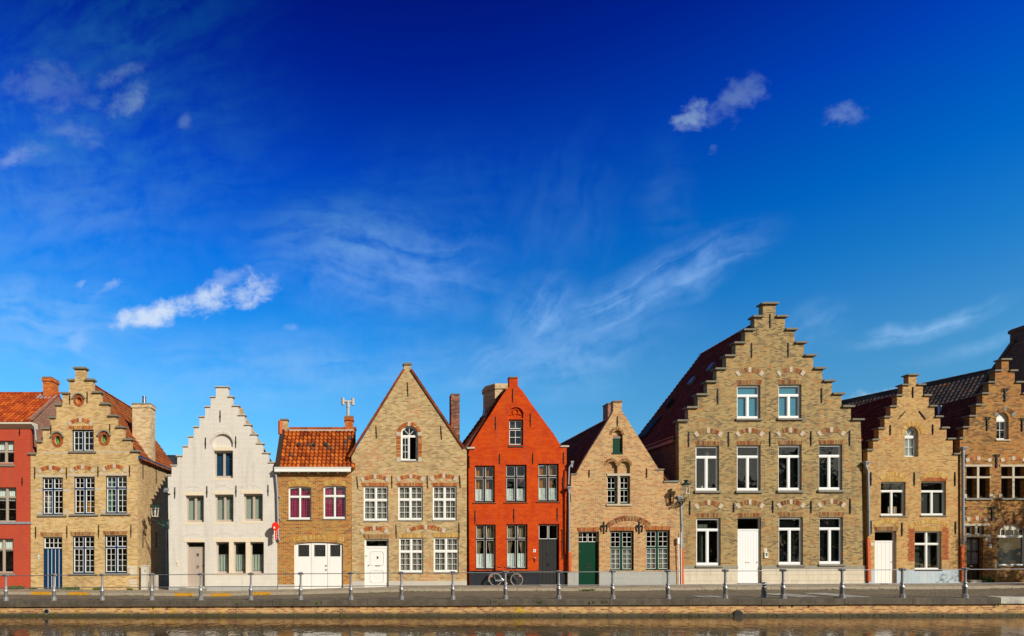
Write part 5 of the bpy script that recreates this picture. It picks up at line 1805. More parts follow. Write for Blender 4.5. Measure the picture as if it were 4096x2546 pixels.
# ---- rose brick gable with green door
def house_rose():
    xl, xr = WX('J', 152), WX('I', 1592)
    h = House('gable_house', 'small rose brick gable with a dark green door, green shutter and grey plinth', 'I', xl, xr, 'rose_brick', y=-.14, depth=8.8)
    kw = dict(fw=.05, cols=(), rec=.12, sw=.024, trans=.47, top=(2, 2), bot=(2, 2), tw=.08, foot=.09, bar=.018)
    for x0, x1 in ((672, 803), (838, 968)):
        h.win('I', x0, 1078, x1, 1436, 'green_wood', 'white_wood', **kw)
        h.curtain(.05, .3, .05, .98, 'lace_curtain', 2, .02, .2)
    for x0, x1, y0, y1 in ((710, 1015, 464, 975), (1170, 1480, 456, 970)):
        h.win('J', x0, y0, x1, y1, 'green_wood', 'white_wood', fw=.07, mw=.13, tw=.10, foot=.08, trans=.43, top=(2, 3), bot=(2, 4), rec=.10, sw=.022, bar=.018)
        h.curtain(.05, .50, .06, .54, 'lace_curtain', 6, .03, .12)
        h.curtain(.53, .97, .06, .54, 'lace_curtain', 6, .03, .12)
    h.door('J', 302, 474, 568, None, 'green_wood', 'green_wood', planks=1, trans_y=612, lights=(2, 2), tl_mat='white_wood', tcols=2, rec=.16, fw=.03, sw=.03, groove=0)
    h.on_door('slot', .55, .42, .28, .07, 'iron'); h.on_door('slot', .55, .485, .30, .03, 'brass_dark'); h.on_door('knob', .06, .79, mat='chrome'); h.on_door('knob', .06, .74)
    # blind arches and niche
    rec_holes = []
    for cx, hw, ys in ((733, 70, 955), (897, 70, 952)):
        a, b = h.X(cx - hw), h.X(cx + hw)
        po = [(a, h.Z(1044)), (b, h.Z(1044))] + arc_pts(a, b, h.Z(ys), (b - a) / 2 * .96, 14)
        h.holes.append(po); rec_holes.append((a, b, h.Z(1050), h.Z(870)))
    a, b = h.X(742), h.X(872)
    po = [(a, h.Z(800)), (b, h.Z(800))] + arc_pts(a, b, h.Z(550), (b - a) / 2 * .97, 14)
    h.holes.append(po); rec_holes.append((a, b, h.Z(800), h.Z(470)))
    zb = gz(h.X(900)) - .2
    I = lambda x, y: (h.X(x), h.Z(y))
    out = [(xl, zb), (xr, zb), (xr, h.Z(1160)), I(1395, 1160), I(1395, 1000), I(1290, 1000), I(1330, 985), I(1275, 895), I(1200, 775), I(1120, 650), I(1045, 530), I(990, 445), I(945, 368), I(905, 305), I(880, 268), I(860, 245), I(860, 124),
           I(748, 124), I(748, 240), I(728, 285), I(690, 350), I(625, 455), I(560, 562), I(500, 655), I(440, 750), I(370, 868), I(275, 1040), I(275, 1062), I(208, 1062), I(208, 1200), I(190, 1240)]
    h.front(out)
    for a, b, z0, z1 in rec_holes:
        mb = MB(); mb.box(a - .05, b + .05, h.y + .15, h.y + .22, z0, z1 + .1); h.part(mb, 'niche_back', 'rose_brick')
    mb = MB(); n = 4
    a, b, z0, z1 = h.X(744), h.X(872), h.Z(778), h.Z(590)
    for k in range(n):
        mb.box(a + (b - a) * k / n + .004, a + (b - a) * (k + 1) / n - .004, h.y + .12, h.y + .15, z0, z1)
    sh = h.part(mb, 'shutter', 'green_wood')
    mb = MB(); mb.box(h.X(730), h.X(872), h.y - .03, h.y + .14, h.Z(797), h.Z(778)); h.part(mb, 'sill', 'green_wood', sh)
    h.slab('I', 743, 558, 862, 590, 'grey_stone', 'lintel', -.10, .15)
    h.relief_arch('I', 700, 888, 545, 450, .13, 'arch_mixed', None, .07)
    for x0, x1 in ((635, 810), (812, 990)):
        h.relief_arch('I', x0, x1, 945, 848, .13, 'arch_mixed', None, .07)
    h.slab('I', 666, 1046, 970, 1076, 'pale_stone', 'lintel', .04)
    h.slab('I', 806, 1077, 836, 1436, 'pale_stone', 'stone_mullion', .015, .2)
    h.slab('I', 660, 1437, 985, 1460, 'pale_stone', 'sill', .07)
    for p in (((742, 124), (868, 124), (862, 106), (752, 108)), ((1283, 1000), (1406, 1000), (1395, 984), (1295, 988)), ((195, 1062), (285, 1060), (292, 1046), (205, 1048)), ((1392, 1160), (1594, 1160), (1594, 1135), (1396, 1140))):
        mb = MB(); mb.prism([I(*q) for q in p], h.y - .06, h.y + .36); h.part(mb, 'coping_stone', 'cap_stone' if p[0][0] == 742 else 'grey_stone')
    h.flat_arch('J', 293, 422, 565, 470, 'arch_red', .06); h.flat_arch('J', 703, 412, 1013, 462, 'arch_red', .06); h.flat_arch('J', 1158, 403, 1480, 455, 'arch_red', .06)
    h.relief_arch('J', 655, 1245, 375, 268, .28, 'arch_mixed', None, .09, True)
    for x in (628, 1083):
        h.anchor('J', x, 345, 500, style=1)
    for x, a, b in ((803, 310, 440), (440, 1000, 1095), (1178, 980, 1100), (197, 1300, 1415), (1483, 1310, 1455)):
        h.anchor('I', x, a, b)
    h.plinth(h.Z(997, 'J'), 'grey_paint', .02, xr=h.X(1560, 'J'), skip=[(h.X(302, 'J'), h.X(568, 'J'))])
    ridge = (h.X(803), 9.55)
    h.body(5.6, 5.4, mat='dark_brick', ridge=(ridge[0], ridge[1] - .25))
    h.gable_roof(ridge, 5.7, 5.4, 'dark_tile', ridge_mat='orange_tile')
    h.chimney(14.57, 15.2, 2.2, 2.9, 8.2, WZ('I', 150, 2.2), 'mottled_brick', 'cap_stone', band=False)
    # gutter and downpipe on the left, between this house and the orange one
    z = lambda v, q: h.Z(q, v)
    h.downpipe([(h.X(1470, 'G'), z('G', 1015)), (h.X(1464, 'G'), z('G', 1045)), (h.X(1440, 'G'), z('G', 1075)), (h.X(1432, 'G'), z('G', 1265))], .045, 'lead', hopper=(h.X(1472, 'G'), z('G', 1008), .2), clips=False)
    h.downpipe([(h.X(1438, 'G'), z('G', 1310)), (h.X(1440, 'H'), z('H', 845))], .055, 'zinc', foot=(h.X(1449, 'H'), z('H', 850), h.X(1451, 'H'), z('H', 1062)), hopper=(h.X(1438, 'G'), z('G', 1285), .32))


# ---- the tall stepped gable
def house_tall():
    xl, xr = WX('K', 416), WX('L', 2232)
    h = House('stepped_gable_house', 'tallest stepped gable, ochre brick with ten white windows and a limestone plinth', 'K', xl, xr, 'ochre_brick', depth=6.3, thick=.34)
    kw = dict(fw=.065, mw=.09, tw=.075, foot=.12, top=(1, 1), bot=(1, 1), one_top=True, rec=.10, sw=.035)
    def slats():
        h.blind('dark_blind', dy=.16, slats=.12)
    for i, (x0, x1, y0, y1) in enumerate(((868, 1050, 698, 960), (1190, 1368, 695, 957))):
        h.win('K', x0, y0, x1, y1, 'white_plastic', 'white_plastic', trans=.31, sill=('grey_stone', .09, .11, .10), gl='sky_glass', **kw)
        h.blind('teal_sky_reflection', .0, 1, .11)  # sheet behind the pane, its teal stands in for reflected sky
    for i, (x0, x1, y0, y1) in enumerate(((548, 730, 1170, 1518), (868, 1052, 1166, 1518), (1188, 1370, 1163, 1516), (1503, 1685, 1160, 1513))):
        h.win('K', x0, y0, x1, y1, 'white_plastic', 'white_plastic', trans=.25, sill=('grey_stone', .09, .13, .10), gl='clear_glass', **kw)
        if i:
            slats()
        else:
            h.curtain(.03, .28, .02, .97, 'dark_blind', 3, .03, .3); h.curtain(.58, .74, .02, .97, 'sage_dark', 2, .02, .3)
    for i, (x0, x1, y0, y1) in enumerate(((372, 640, 475, 998), (1278, 1545, 465, 990), (1725, 1985, 463, 983))):
        h.win('L', x0, y0, x1, y1, 'white_plastic', 'white_plastic', trans=.25, sill=('grey_stone', .09, .10, .12), **kw)
        if i:
            slats()
        else:
            h.curtain(.03, .16, .02, .62, 'sage_dark', 2, .02, .3); h.curtain(.28, .46, .02, .70, 'sage_dark', 2, .02, .32); h.curtain(.08, .64, .74, .88, 'sage_dark', 8, .01, .34)
    h.door('L', 826, 470, 1085, None, 'white_plastic', 'white_plastic', planks=8, trans_y=606, lights=(1, 1), rec=.09, fw=.04, sw=.025, groove=.008)
    h.on_door('slot', .48, .41, .26, .05, 'aluminium'); h.on_door('knob', .93, .42, mat='chrome')
    steps = [(1069, 1167, 62, 62), (1003, 1240, 163, 162), (931, 1314, 266, 262), (857, 1387, 367, 364), (784, 1460, 467, 463), (710, 1532, 568, 564), (637, 1605, 668, 661), (564, 1678, 768, 761), (490, 1751, 868, 859), (416, 1826, 970, 960)]
    h.stepped('K', steps, ('K', 424), ('L', 2232), cap='cap_stone', over=.13, capw=.12)
    for cx, yt in ((966, 565), (1285, 563), (645, 1036), (966, 1034), (1282, 1032), (1598, 1030)):
        h.relief_arch('K', cx - 112, cx + 112, yt + 40, yt, .235, 'arch_mixed')
    for cx, yt in ((507, 281), (960, 277), (1412, 272), (1858, 268)):
        h.relief_arch('L', cx - 160, cx + 160, yt + 58, yt, .235, 'arch_mixed')
    for x0, x1, y in ((870, 1056, 662), (1193, 1378, 660), (552, 734, 1136), (872, 1054, 1134), (1190, 1372, 1131), (1506, 1688, 1128)):
        h.flat_arch('K', x0, y, x1, y + 31, 'arch_mixed', .085)
    for x0, x1, y in ((375, 636, 424), (833, 1095, 420), (1283, 1545, 414), (1729, 1990, 410)):
        h.flat_arch('L', x0, y, x1, y + 45, 'arch_mixed', .085)
    for x, a, b in ((1125, 148, 258), (981, 375, 487), (1265, 372, 485), (718, 730, 847), (1523, 722, 840), (493, 1065, 1180), (802, 1062, 1178), (1123, 1060, 1177), (1441, 1057, 1172), (1740, 1053, 1168)):
        h.anchor('K', x, a, b, w=.05)
    for x, a, b in ((300, 285, 445), (783, 310, 410), (1212, 285, 420), (1633, 285, 420), (2062, 265, 430)):
        h.anchor('L', x, a, b, w=.05)
    # limestone plinth in two courses of blocks, darker top course
    zt, zm, z2 = h.Z(1000, 'L'), h.Z(1035, 'L'), h.Z(1100, 'L')
    for a, b in ((h.X(225, 'L'), h.X(826, 'L')), (h.X(1087, 'L'), xr)):
        zg = min(gz(a), gz(b)) - .15
        mb = MB(); mb.box(a, b, h.y - .05, h.y + .03, zm, zt); h.part(mb, 'plinth_band', 'grey_limestone')
        for r, (z0, z1) in enumerate(((z2, zm), (zg + .36, z2), (zg, zg + .36))):
            n = max(2, round((b - a) / .85))
            off = .5 if r % 2 else 0
            cuts = [a] + [a + (b - a) * (k + off) / n for k in range(0 if off else 1, n)] + [b]
            for p, q in zip(cuts, cuts[1:]):
                mb = MB(); mb.box(p + .004, q - .004, h.y - .035 - random.uniform(0, .006), h.y + .02, z0 + .004, z1 - .004); h.part(mb, 'plinth_block', 'limestone')
    mb = MB(); mb.box(h.X(820, 'L'), h.X(1094, 'L'), -.15, .1, gz(22) - .1, h.Z(1192, 'L')); h.part(mb, 'door_step', 'grey_stone')
    ridge = (22.6, 15.1)
    zl, zr = 8.55, 8.5
    h.body(zl, zr, mat='dark_brick', ridge=ridge)
    ro = h.gable_roof(ridge, zl, zr, 'maroon_tile', over=.3, ridge_mat='orange_tile')
    mb = MB(); mb.box(xl - .16, xl - .002, .34, 6.3, zl - .42, zl - .08); h.part(mb, 'eaves_board', 'fascia_pink')
    # roof light, vents, hooks on the left slope
    sl_ = Vector((ridge[0] - xl, 0, ridge[1] - zl)).normalized()
    nr = Vector((-sl_.z, 0, sl_.x))

    def on_slope(f, y, w, l, t, name, mat):
        p = Vector((xl, y, zl)) + Vector((ridge[0] - xl, 0, ridge[1] - zl)) * f
        mb = MB()
        c = []
        for hh in (.0, t):
            for a, b in ((-w / 2, -l / 2), (w / 2, -l / 2), (w / 2, l / 2), (-w / 2, l / 2)):
                c.append(tuple(p + Vector((0, a, 0)) + sl_ * b + nr * hh))
        mb.v = c
        mb.f = [(0, 1, 5, 4), (1, 2, 6, 5), (2, 3, 7, 6), (3, 0, 4, 7), (4, 5, 6, 7), (3, 2, 1, 0)]
        mb.t = [.5] * 6
        return h.part(mb, name, mat, ro)
    on_slope(.20, 5.1, 1.1, 1.5, .16, 'roof_light', 'slate_frame')
    on_slope(.20, 5.1, .85, 1.25, .175, 'roof_light_pane', 'slate_frame')
    on_slope(.62, 4.1, .34, .5, .16, 'roof_vent', 'zinc')
    on_slope(.68, 2.6, .34, .5, .16, 'roof_vent', 'zinc')
    on_slope(.42, 4.6, .16, .6, .3, 'vent_pipe', 'iron')
    on_slope(.06, 2.8, .2, .2, .1, 'roof_hook', 'iron')
    # downpipe on the left edge, shared with the street lamp
    h.downpipe([(h.X(1600, 'J'), h.Z(95, 'J')), (h.X(1618, 'J'), h.Z(690, 'J'))], .075, 'zinc', foot=(h.X(1621, 'J'), h.Z(702, 'J'), h.X(1627, 'J'), h.Z(1165, 'J')), hopper=(h.X(1580, 'J'), h.Z(20, 'J'), .38))
    mb = MB(); mb.tube([(h.X(1556, 'J'), -.24, h.Z(620, 'J')), (h.X(1566, 'J'), -.24, h.Z(1168, 'J'))], .028, 8); mb.tube([(h.X(1592, 'J'), -.24, h.Z(480, 'J')), (h.X(1596, 'J'), -.24, h.Z(1165, 'J'))], .02, 8)
    mb.box(h.X(1540, 'J'), h.X(1566, 'J'), -.30, -.2, h.Z(632, 'J'), h.Z(552, 'J'))
    h.part(mb, 'cable_conduit', 'white_plastic')


# ---- small straw brick stepped gable
def house_straw():
    xl, xr = WX('M', 305), WX('N', 1236)
    h = House('stepped_gable_house', 'narrow straw brick stepped gable with white door and pale blue plinth', 'M', xl, xr, 'straw_brick', y=-.05, depth=6.2)
    kw = dict(fw=.05, mw=.07, tw=.06, foot=.08, sw=.03, rec=.10)
    h.win('N', 447, 198, 697, 537, 'white_wood', 'white_wood', trans=.27, one_top=True, top=(1, 1), bot=(1, 1), sill=('grey_stone', .05, .06, .06), **kw)
    h.win('N', 852, 192, 1105, 535, 'white_wood', 'white_wood', trans=.29, one_top=True, top=(1, 1), bot=(1, 1), sill=('grey_stone', .05, .06, .06), **kw)
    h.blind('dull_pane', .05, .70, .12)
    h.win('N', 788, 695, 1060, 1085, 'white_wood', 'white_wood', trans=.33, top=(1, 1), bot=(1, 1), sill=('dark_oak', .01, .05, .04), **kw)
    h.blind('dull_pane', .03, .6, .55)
    h.curtain(.72, .84, .1, .96, 'lace_curtain', 2, .02, .3)
    h.door('N', 385, 692, 605, None, 'white_wood', 'white_wood', planks=5, trans_y=800, lights=(1, 1), rec=.12, fw=.035, sw=.035)
    h.on_door('slot', .9, .53, .12, .03, 'chrome')
    a, b = h.X(665), h.X(800)
    h.win('M', 665, 1040, 800, 1335, 'white_wood', 'white_wood', fw=.045, cols=(), trans=.335, top=(1, 1), bot=(2, 2), arch=(b - a) / 2 * .98, rec=.16, sw=.035, tw=.09, sill=('pale_stone', .0, .05, -.05))
    w, xa, xb, zb_, zt, y = h.last
    zc = zt - (zt - zb_) * .335 + .09
    mb = MB()
    for an in (62, 118):
        mb.tube([((xa + xb) / 2, y + .035, zc), ((xa + xb) / 2 + (xb - xa) * .34 * math.cos(R(an)) * 1.5, y + .035, zc + (xb - xa) * .46 * math.sin(R(an)))], .018, 5)
    h.part(mb, 'fan_bars', 'white_wood', w)
    h.curtain(.05, .95, .04, .93, 'white_curtain', 5, .03, .12)
    h.stepped('M', [(703, 782, 530, 530), (645, 842, 627, 625), (590, 900, 730, 730), (527, 955, 838, 834), (470, 1012, 941, 937), (413, 1073, 1052, 1047), (357, 1133, 1163, 1153), (303, 1185, 1262, 1300)], ('M', 310), ('N', 1236), over=.10, capw=.09, capmat_th=.085)
    h.relief_arch('M', 632, 862, 1118, 992, .24, 'arch_yellow', None, .08)
    h.relief_arch('N', 430, 715, 150, 98, .22, 'arch_yellow', None, .08); h.relief_arch('N', 855, 1112, 145, 95, .22, 'arch_yellow', None, .08)
    h.flat_arch('N', 450, 152, 700, 192, 'arch_yellow'); h.flat_arch('N', 852, 152, 1110, 190, 'arch_red')
    h.flat_arch('N', 385, 648, 622, 690, 'arch_mixed', .07); h.flat_arch('N', 785, 648, 1065, 688, 'arch_yellow', .07)
    h.relief_arch('N', 370, 640, 635, 570, .2, 'arch_yellow', None, .08); h.relief_arch('N', 715, 1150, 640, 575, .22, 'arch_yellow', None, .08)
    for x0, y0, x1, y1 in ((712, 668, 785, 1000), (1066, 655, 1140, 980)):
        n = 26
        mb = MB()
        for k in range(n):
            za, zb = h.Z(y1 + (y0 - y1) * k / n, 'N'), h.Z(y1 + (y0 - y1) * (k + 1) / n, 'N')
            q = random.uniform(0, .12)
            xa, xb = h.X(x0, 'N') + (q if x0 < 800 else 0), h.X(x1, 'N') - (q if x0 > 800 else 0)
            mb.box(xa, xa + (xb - xa) * .48, h.y - .008, h.y + .02, za + .006, zb - .006, random.random() * .5)
            mb.box(xa + (xb - xa) * .51, xb, h.y - .008, h.y + .02, za + .006, zb - .006, random.random() * .5)
        h.part(mb, 'brick_jamb', 'arch_red')
    for x, a, b in ((523, 1025, 1127), (937, 1020, 1120), (743, 655, 760)):
        h.anchor('M', x, a, b, w=.04)
    h.anchor('M', 668, 893, 970, 'brown_iron', .04, x2=600); h.anchor('M', 803, 890, 972, 'brown_iron', .04, x2=867)
    for x, a, b in ((345, 100, 237), (782, 100, 237), (1192, 100, 240), (347, 590, 722), (658, 610, 743), (1197, 597, 725)):
        h.anchor('N', x, a, b, w=.04)
    h.plinth(h.Z(1087, 'N'), 'blue_grey_paint', .015, skip=[(h.X(385, 'N'), h.X(605, 'N'))])
    ridge = (30.5, 10.9)
    h.body(6.9, 6.9, mat='dark_brick', ridge=(ridge[0], ridge[1] - .25))
    h.gable_roof(ridge, 6.9, 6.9, 'dark_tile', over=.3, xl=xl - .25)
    # pipes either side
    h.downpipe([(h.X(268, 'M'), h.Z(1390, 'M')), (h.X(285, 'N'), h.Z(60, 'N')), (h.X(298, 'N'), h.Z(90, 'N')), (h.X(310, 'N'), h.Z(745, 'N'))], .06, 'zinc', foot=(h.X(308, 'N'), h.Z(762, 'N'), h.X(318, 'N'), h.Z(1205, 'N')), hopper=(h.X(272, 'M'), h.Z(1385, 'M'), .36))
    h.downpipe([(h.X(1210, 'M') + .02, h.Z(1250, 'M')), (h.X(1255, 'N'), h.Z(830, 'N'))], .062, 'zinc', foot=(h.X(1252, 'N'), h.Z(848, 'N'), h.X(1256, 'N'), h.Z(1195, 'N')), hopper=(h.X(1215, 'M'), h.Z(1245, 'M'), .36))


# ---- russet brick stepped gable at the right edge
def house_russet():
    xl, xr = WX('N', 1250), WX('S', 4192)
    h = House('stepped_gable_house', 'russet brick stepped gable with stone cross windows and a dark oak door, at right edge', 'N', xl, xr, 'russet_brick', depth=5.0)
    kw = dict(fw=.05, mw=.04, tw=.05, foot=.10, top=(1, 1), bot=(1, 1), sw=.045, rec=.22, trans=.31)
    for x0, x1 in ((1308, 1412), (1436, 1545), (1660, 1768), (1792, 1898), (2012, 2118)):
        h.win('N', x0, 45, x1, 360, 'dark_oak', 'dark_oak', cols=(), **kw)
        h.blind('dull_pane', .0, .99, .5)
    for x0, x1 in ((1288, 1565), (1645, 1918)):
        h.slab('N', x0, 24, x1, 44, 'pale_stone', 'lintel', .03)
        h.slab('N', x0 + 12, 142, x1 - 12, 160, 'pale_stone', 'stone_transom', .012, .22)
        h.slab('N', x0 - 8, 320, x0 + 24, 360, 'pale_stone', 'quoin', .012); h.slab('N', x1 - 22, 320, x1 + 28, 360, 'pale_stone', 'quoin', .012)
        h.slab('N', x0, 361, x1, 380, 'grey_stone', 'sill', .08)
    for xm in (1412, 1768):
        h.slab('N', xm + 1, 45, xm + 23, 360, 'pale_stone', 'stone_mullion', .02, .22)
    a, b = h.X(1560, 'M'), h.X(1680, 'M')
    h.win('M', 1560, 903, 1680, 1168, 'white_wood', 'white_wood', fw=.04, cols=(), trans=.28, top=(1, 1), bot=(2, 2), arch=(b - a) / 2 * .98, rec=.12, sw=.05, tw=.06, sill=('pale_stone', .06, .07, .06))
    w, xa, xb, zb_, zt, y = h.last
    mb = MB(); r = (xb - xa) / 2 - .05
    mb.prism(cell(xa + .06, xb - .06, zt - (zt - zb_) * .27, lambda x: zt - (xb - xa) / 2 + math.sqrt(max(0, r * r - (x - (xa + xb) / 2) ** 2))), y + .028, y + .034); h.part(mb, 'white_board', 'white_wood', w)
    # door with leaded lights, small windows above
    h.door('N', 1312, 758, 1478, None, 'dark_oak', 'dark_oak', planks=3, rec=.2, fw=.03)
    d, dx0, dx1, dz0, dz1, dy = h.ld
    for fx in (.05, .54):
        for fz0, fz1 in ((.43, .68), (.73, .98)):
            xa, xb, za, zb = dx0 + (dx1 - dx0) * fx, dx0 + (dx1 - dx0) * (fx + .40), dz0 + (dz1 - dz0) * fz0, dz0 + (dz1 - dz0) * fz1
            mb = MB(); mb.box(xa, xb, dy + .004, dy + .0178, za, zb); h.part(mb, 'door_light', 'obscure_glass', d)
            h.last = (d, xa, xb, za, zb, dy - .03)
            leads(h, 3, 4, 'silver_paint', True)
    h.on_door('slot', .5, .385, .2, .05, 'chrome')
    for k in range(3):
        mb = MB(); mb.box(dx0 + (dx1 - dx0) * (.06 + .31 * k), dx0 + (dx1 - dx0) * (.30 + .31 * k), dy + .003, dy + .0178, dz0 + .25, dz0 + (dz1 - dz0) * .34); h.part(mb, 'door_panel', 'dark_oak', d)
    for x0, x1 in ((1308, 1392), (1418, 1488)):
        h.win('N', x0, 642, x1, 726, 'white_wood', 'white_wood', cols=(), trans=None, bot=(1, 1), fw=.03, sw=.025, rec=.14)
        h.blind('dull_pane', 0, 1, .1)
    h.slab('N', 1286, 618, 1538, 640, 'pale_stone', 'lintel', .03); h.slab('N', 1305, 727, 1500, 752, 'pale_stone', 'stone_transom', .02)
    h.slab('N', 1393, 641, 1417, 726, 'pale_stone', 'stone_mullion', .015, .15)
    h.slab('N', 1276, 728, 1306, 800, 'pale_stone', 'quoin', .015); h.slab('N', 1498, 728, 1555, 800, 'pale_stone', 'quoin', .015)
    mb = MB(); mb.box(h.X(1315), h.X(1500), -.2, .2, gz(35) - .1, h.Z(1186)); h.part(mb, 'door_step', 'pale_stone')
    # big arched window
    a, b = h.X(1620), h.X(1915)
    h.win('N', 1620, 622, 1915, 1040, 'white_wood', 'white_wood', fw=.045, cols=(), trans=.30, tw=.07, top=(6, 1), bot=(1, 1), arch=.33, rec=.10, sw=.03, bar=.035, sill=('grey_stone', .0, .06, .08))
    w, xa, xb, zb_, zt, y = h.last
    mb = MB(); f = top_fn(xa, xb, zt - .33, .33)
    mb.prism(cell(xa + .05, xb - .05, zt - (zt - zb_) * .145, lambda x: f(x) - .05), y + .005, y + .03); h.part(mb, 'white_board', 'cream_wood', w)
    h.blind('dull_pane', .06, .56, .3)
    h.slab('N', 1592, 1006, 1632, 1060, 'pale_stone', 'quoin', .012)
    h.relief_arch('N', 1590, 1945, 690, 575, .24, 'arch_dark', None, .08)
    h.win('S', 4125, 2140, 4180, 2260, 'white_wood', 'white_wood', trans=.3, top=(1, 1), bot=(1, 1))
    cx = 1645
    st = [(1610, 1680, 380, 380), (1548, 1738, 490, 490), (1485, 1800, 602, 602), (1423, 1866, 712, 712), (1362, 1928, 823, 823), (1297, 1993, 932, 932), (1237, 2053, 1040, 1040), (1204, 2086, 1148, 1148)]
    h.stepped('M', st, ('N', 1250), ('S', 4192), over=.10, capw=.09, capmat_th=.085)
    for x, a, b in ((1640, 672, 798), (1467, 950, 1078), (1808, 960, 1085), (1240, 1316, 1448), (1558, 1314, 1440), (1880, 1316, 1445)):
        h.anchor('M', x, a, b, style=2)
    for x, a, b in ((1285, 452, 583), (1566, 452, 583)):
        h.anchor('N', x, a, b, style=2)
    h.relief_arch('M', 1536, 1745, 935, 855, .2, 'arch_dark', 'grey_stone', .07)
    h.relief_arch('M', 1256, 1512, 1360, 1340, .16, 'arch_red', 'pale_stone', .09); h.relief_arch('M', 1596, 1850, 1358, 1338, .16, 'arch_red', 'pale_stone', .09)
    h.relief_arch('N', 1308, 1522, 562, 550, .17, 'arch_red', 'pale_stone', .09)
    ridge = (35.75, 11.0)
    h.body(6.9, 6.9, mat='dark_brick', ridge=(ridge[0], ridge[1] - .25))
    ro = h.gable_roof(ridge, 6.9, 6.9, 'dark_tile', over=.3)
    for px in (1012, 1045):
        mb = MB(); mb.lathe([(.11, 0), (.11, .55), (.09, .58)], (WX('M', px, 3.4), 3.4, 10.35), 12); h.part(mb, 'flue_pipe', 'silver_paint', None, True)


MATS_EXTRA = [('rust_sill', (.30, .13, .07)), ('sage_dark', (.10, .12, .09)), ('slate_frame', (.02, .02, .024)), ('grey_limestone', (.27, .25, .20))]
for nm, c in MATS_EXTRA:
    plain(nm, c, .8, var=.3, nscale=5)
tinted('arch_dark', [(0, (.09, .035, .018)), (.5, (.24, .09, .03)), (1, (.30, .16, .05))], nscale=14)
for fn in (house_red, house_yellow, house_white, house_garage, house_gable, house_orange, house_rose, house_tall, house_straw, house_russet):
    fn()


# ================================================================== GROUND, STREET, CANAL
KY, QY, ZW = -2.2, -8.2, -0.66          # kerb line, railing line, water level


def zq(x):
    return .0029 * x + .02


def zroad(x, y):
    k = min(1, max(0, (y - KY) / (QY - KY)))
    return (gz(x) - .13) * (1 - k) + zq(x) * k


def sheet(name, mat, xs, ys, zf, kind='structure'):
    mb = MB()
    nx = len(xs)
    for y in ys:
        for x in xs:
            mb.v.append((x, y, zf(x, y)))
    for j in range(len(ys) - 1):
        for i in range(nx - 1):
            mb.f.append((j * nx + i, j * nx + i + 1, (j + 1) * nx + i + 1, (j + 1) * nx + i)); mb.t.append(.5)
    o = mb.build(name, mat, smooth=True)
    return tag(o, kind=kind)


fr = lambda a, b, s: [a + (b - a) * k / max(1, round((b - a) / s)) for k in range(max(1, round((b - a) / s)) + 1)]
XS = fr(-120, 120, .6)
sheet('ground', 'bed_soil', fr(-900, 900, 100), fr(-8.0, 900, 100), lambda x, y: -.75 if y < 50 else -.6)
sheet('pavement', 'pavement_pavers', XS, fr(KY - .0, 14, .8), lambda x, y: gz(x) + (.0 if y > -.3 else .006 * math.sin(x * 1.7)))
sheet('road', 'street_pavers', XS, fr(QY + .4, KY + .02, .7), lambda x, y: zroad(x, y) + .012 * math.sin(x * .9 + y) * math.sin(math.pi * (y - KY) / (QY - KY)))
sheet('water', 'canal_water', [-900, -60, 60, 900], [-46, QY + .3], lambda x, y: ZW)
sheet('opposite_bank', 'bed_soil', [-900, 900], [-900, -46], lambda x, y: .1)

mb = MB()
x = -60.0
while x < 60:
    L = random.uniform(.85, 1.05)
    za, zb = gz(x), gz(x + L)
    j = random.uniform(-.008, .008)
    i = len(mb.v)
    a, b = x + .008, x + L - .008
    mb.v += [(a, KY - .15, za - .25), (b, KY - .15, zb - .25), (b, KY + .04, zb - .25), (a, KY + .04, za - .25),
             (a, KY - .13, za + .008 + j), (b, KY - .13, zb + .008 + j), (b, KY + .04, zb + .010 + j), (a, KY + .04, za + .010 + j)]
    for f in ((0, 1, 5, 4), (1, 2, 6, 5), (2, 3, 7, 6), (3, 0, 4, 7), (4, 5, 6, 7)):
        mb.f.append(tuple(i + k for k in f)); mb.t.append(random.random())
    x += L
tag(mb.build('kerb', 'kerb_stone'), kind='structure')
for v, x0, x1 in (('B', 345, 562), ('B', 755, 976), ('D', 272, 478), ('D', 672, 888), ('D', 1128, 1325)):
    a, b = WX(v, x0, KY - .1), WX(v, x1, KY - .1)
    mb = MB()
    n = 6
    for k in range(n):
        p, q = a + (b - a) * k / n, a + (b - a) * (k + 1) / n
        za, zb = gz(p), gz(q)
        i = len(mb.v)
        mb.v += [(p, KY - .156, za - .14), (q, KY - .156, zb - .14), (q, KY - .136, zb + .022), (p, KY - .136, za + .022), (q, KY - .0, zb + .026), (p, KY - .0, za + .026)]
        mb.f += [(i, i + 1, i + 2, i + 3), (i + 3, i + 2, i + 4, i + 5)]; mb.t += [.5, .5]
    tag(mb.build('kerb_marking', 'yellow_paint'), kind='structure')
for x0, x1 in ((1248, 1368), (1402, 1522), (1748, 1868), (1893, 2015), (262, 372), (398, 520)):
    pa, pb = WX('L', x0, -6.4), WX('L', x1, -6.4)
    mb = MB()
    ya, yb = (-7.75, -5.2) if x0 > 600 else (-7.75, -6.7)
    n, m = 4, 6
    for j in range(m):
        for i in range(n):
            q = []
            for (u, w) in ((i, j), (i + 1, j), (i + 1, j + 1), (i, j + 1)):
                X, Y = pa + (pb - pa) * u / n, ya + (yb - ya) * w / m
                q.append((X, Y, zroad(X, Y) + .018))
            mb.quad(q)
    tag(mb.build('road_marking', 'road_paint' if x0 > 600 else 'worn_road_paint'), kind='structure')

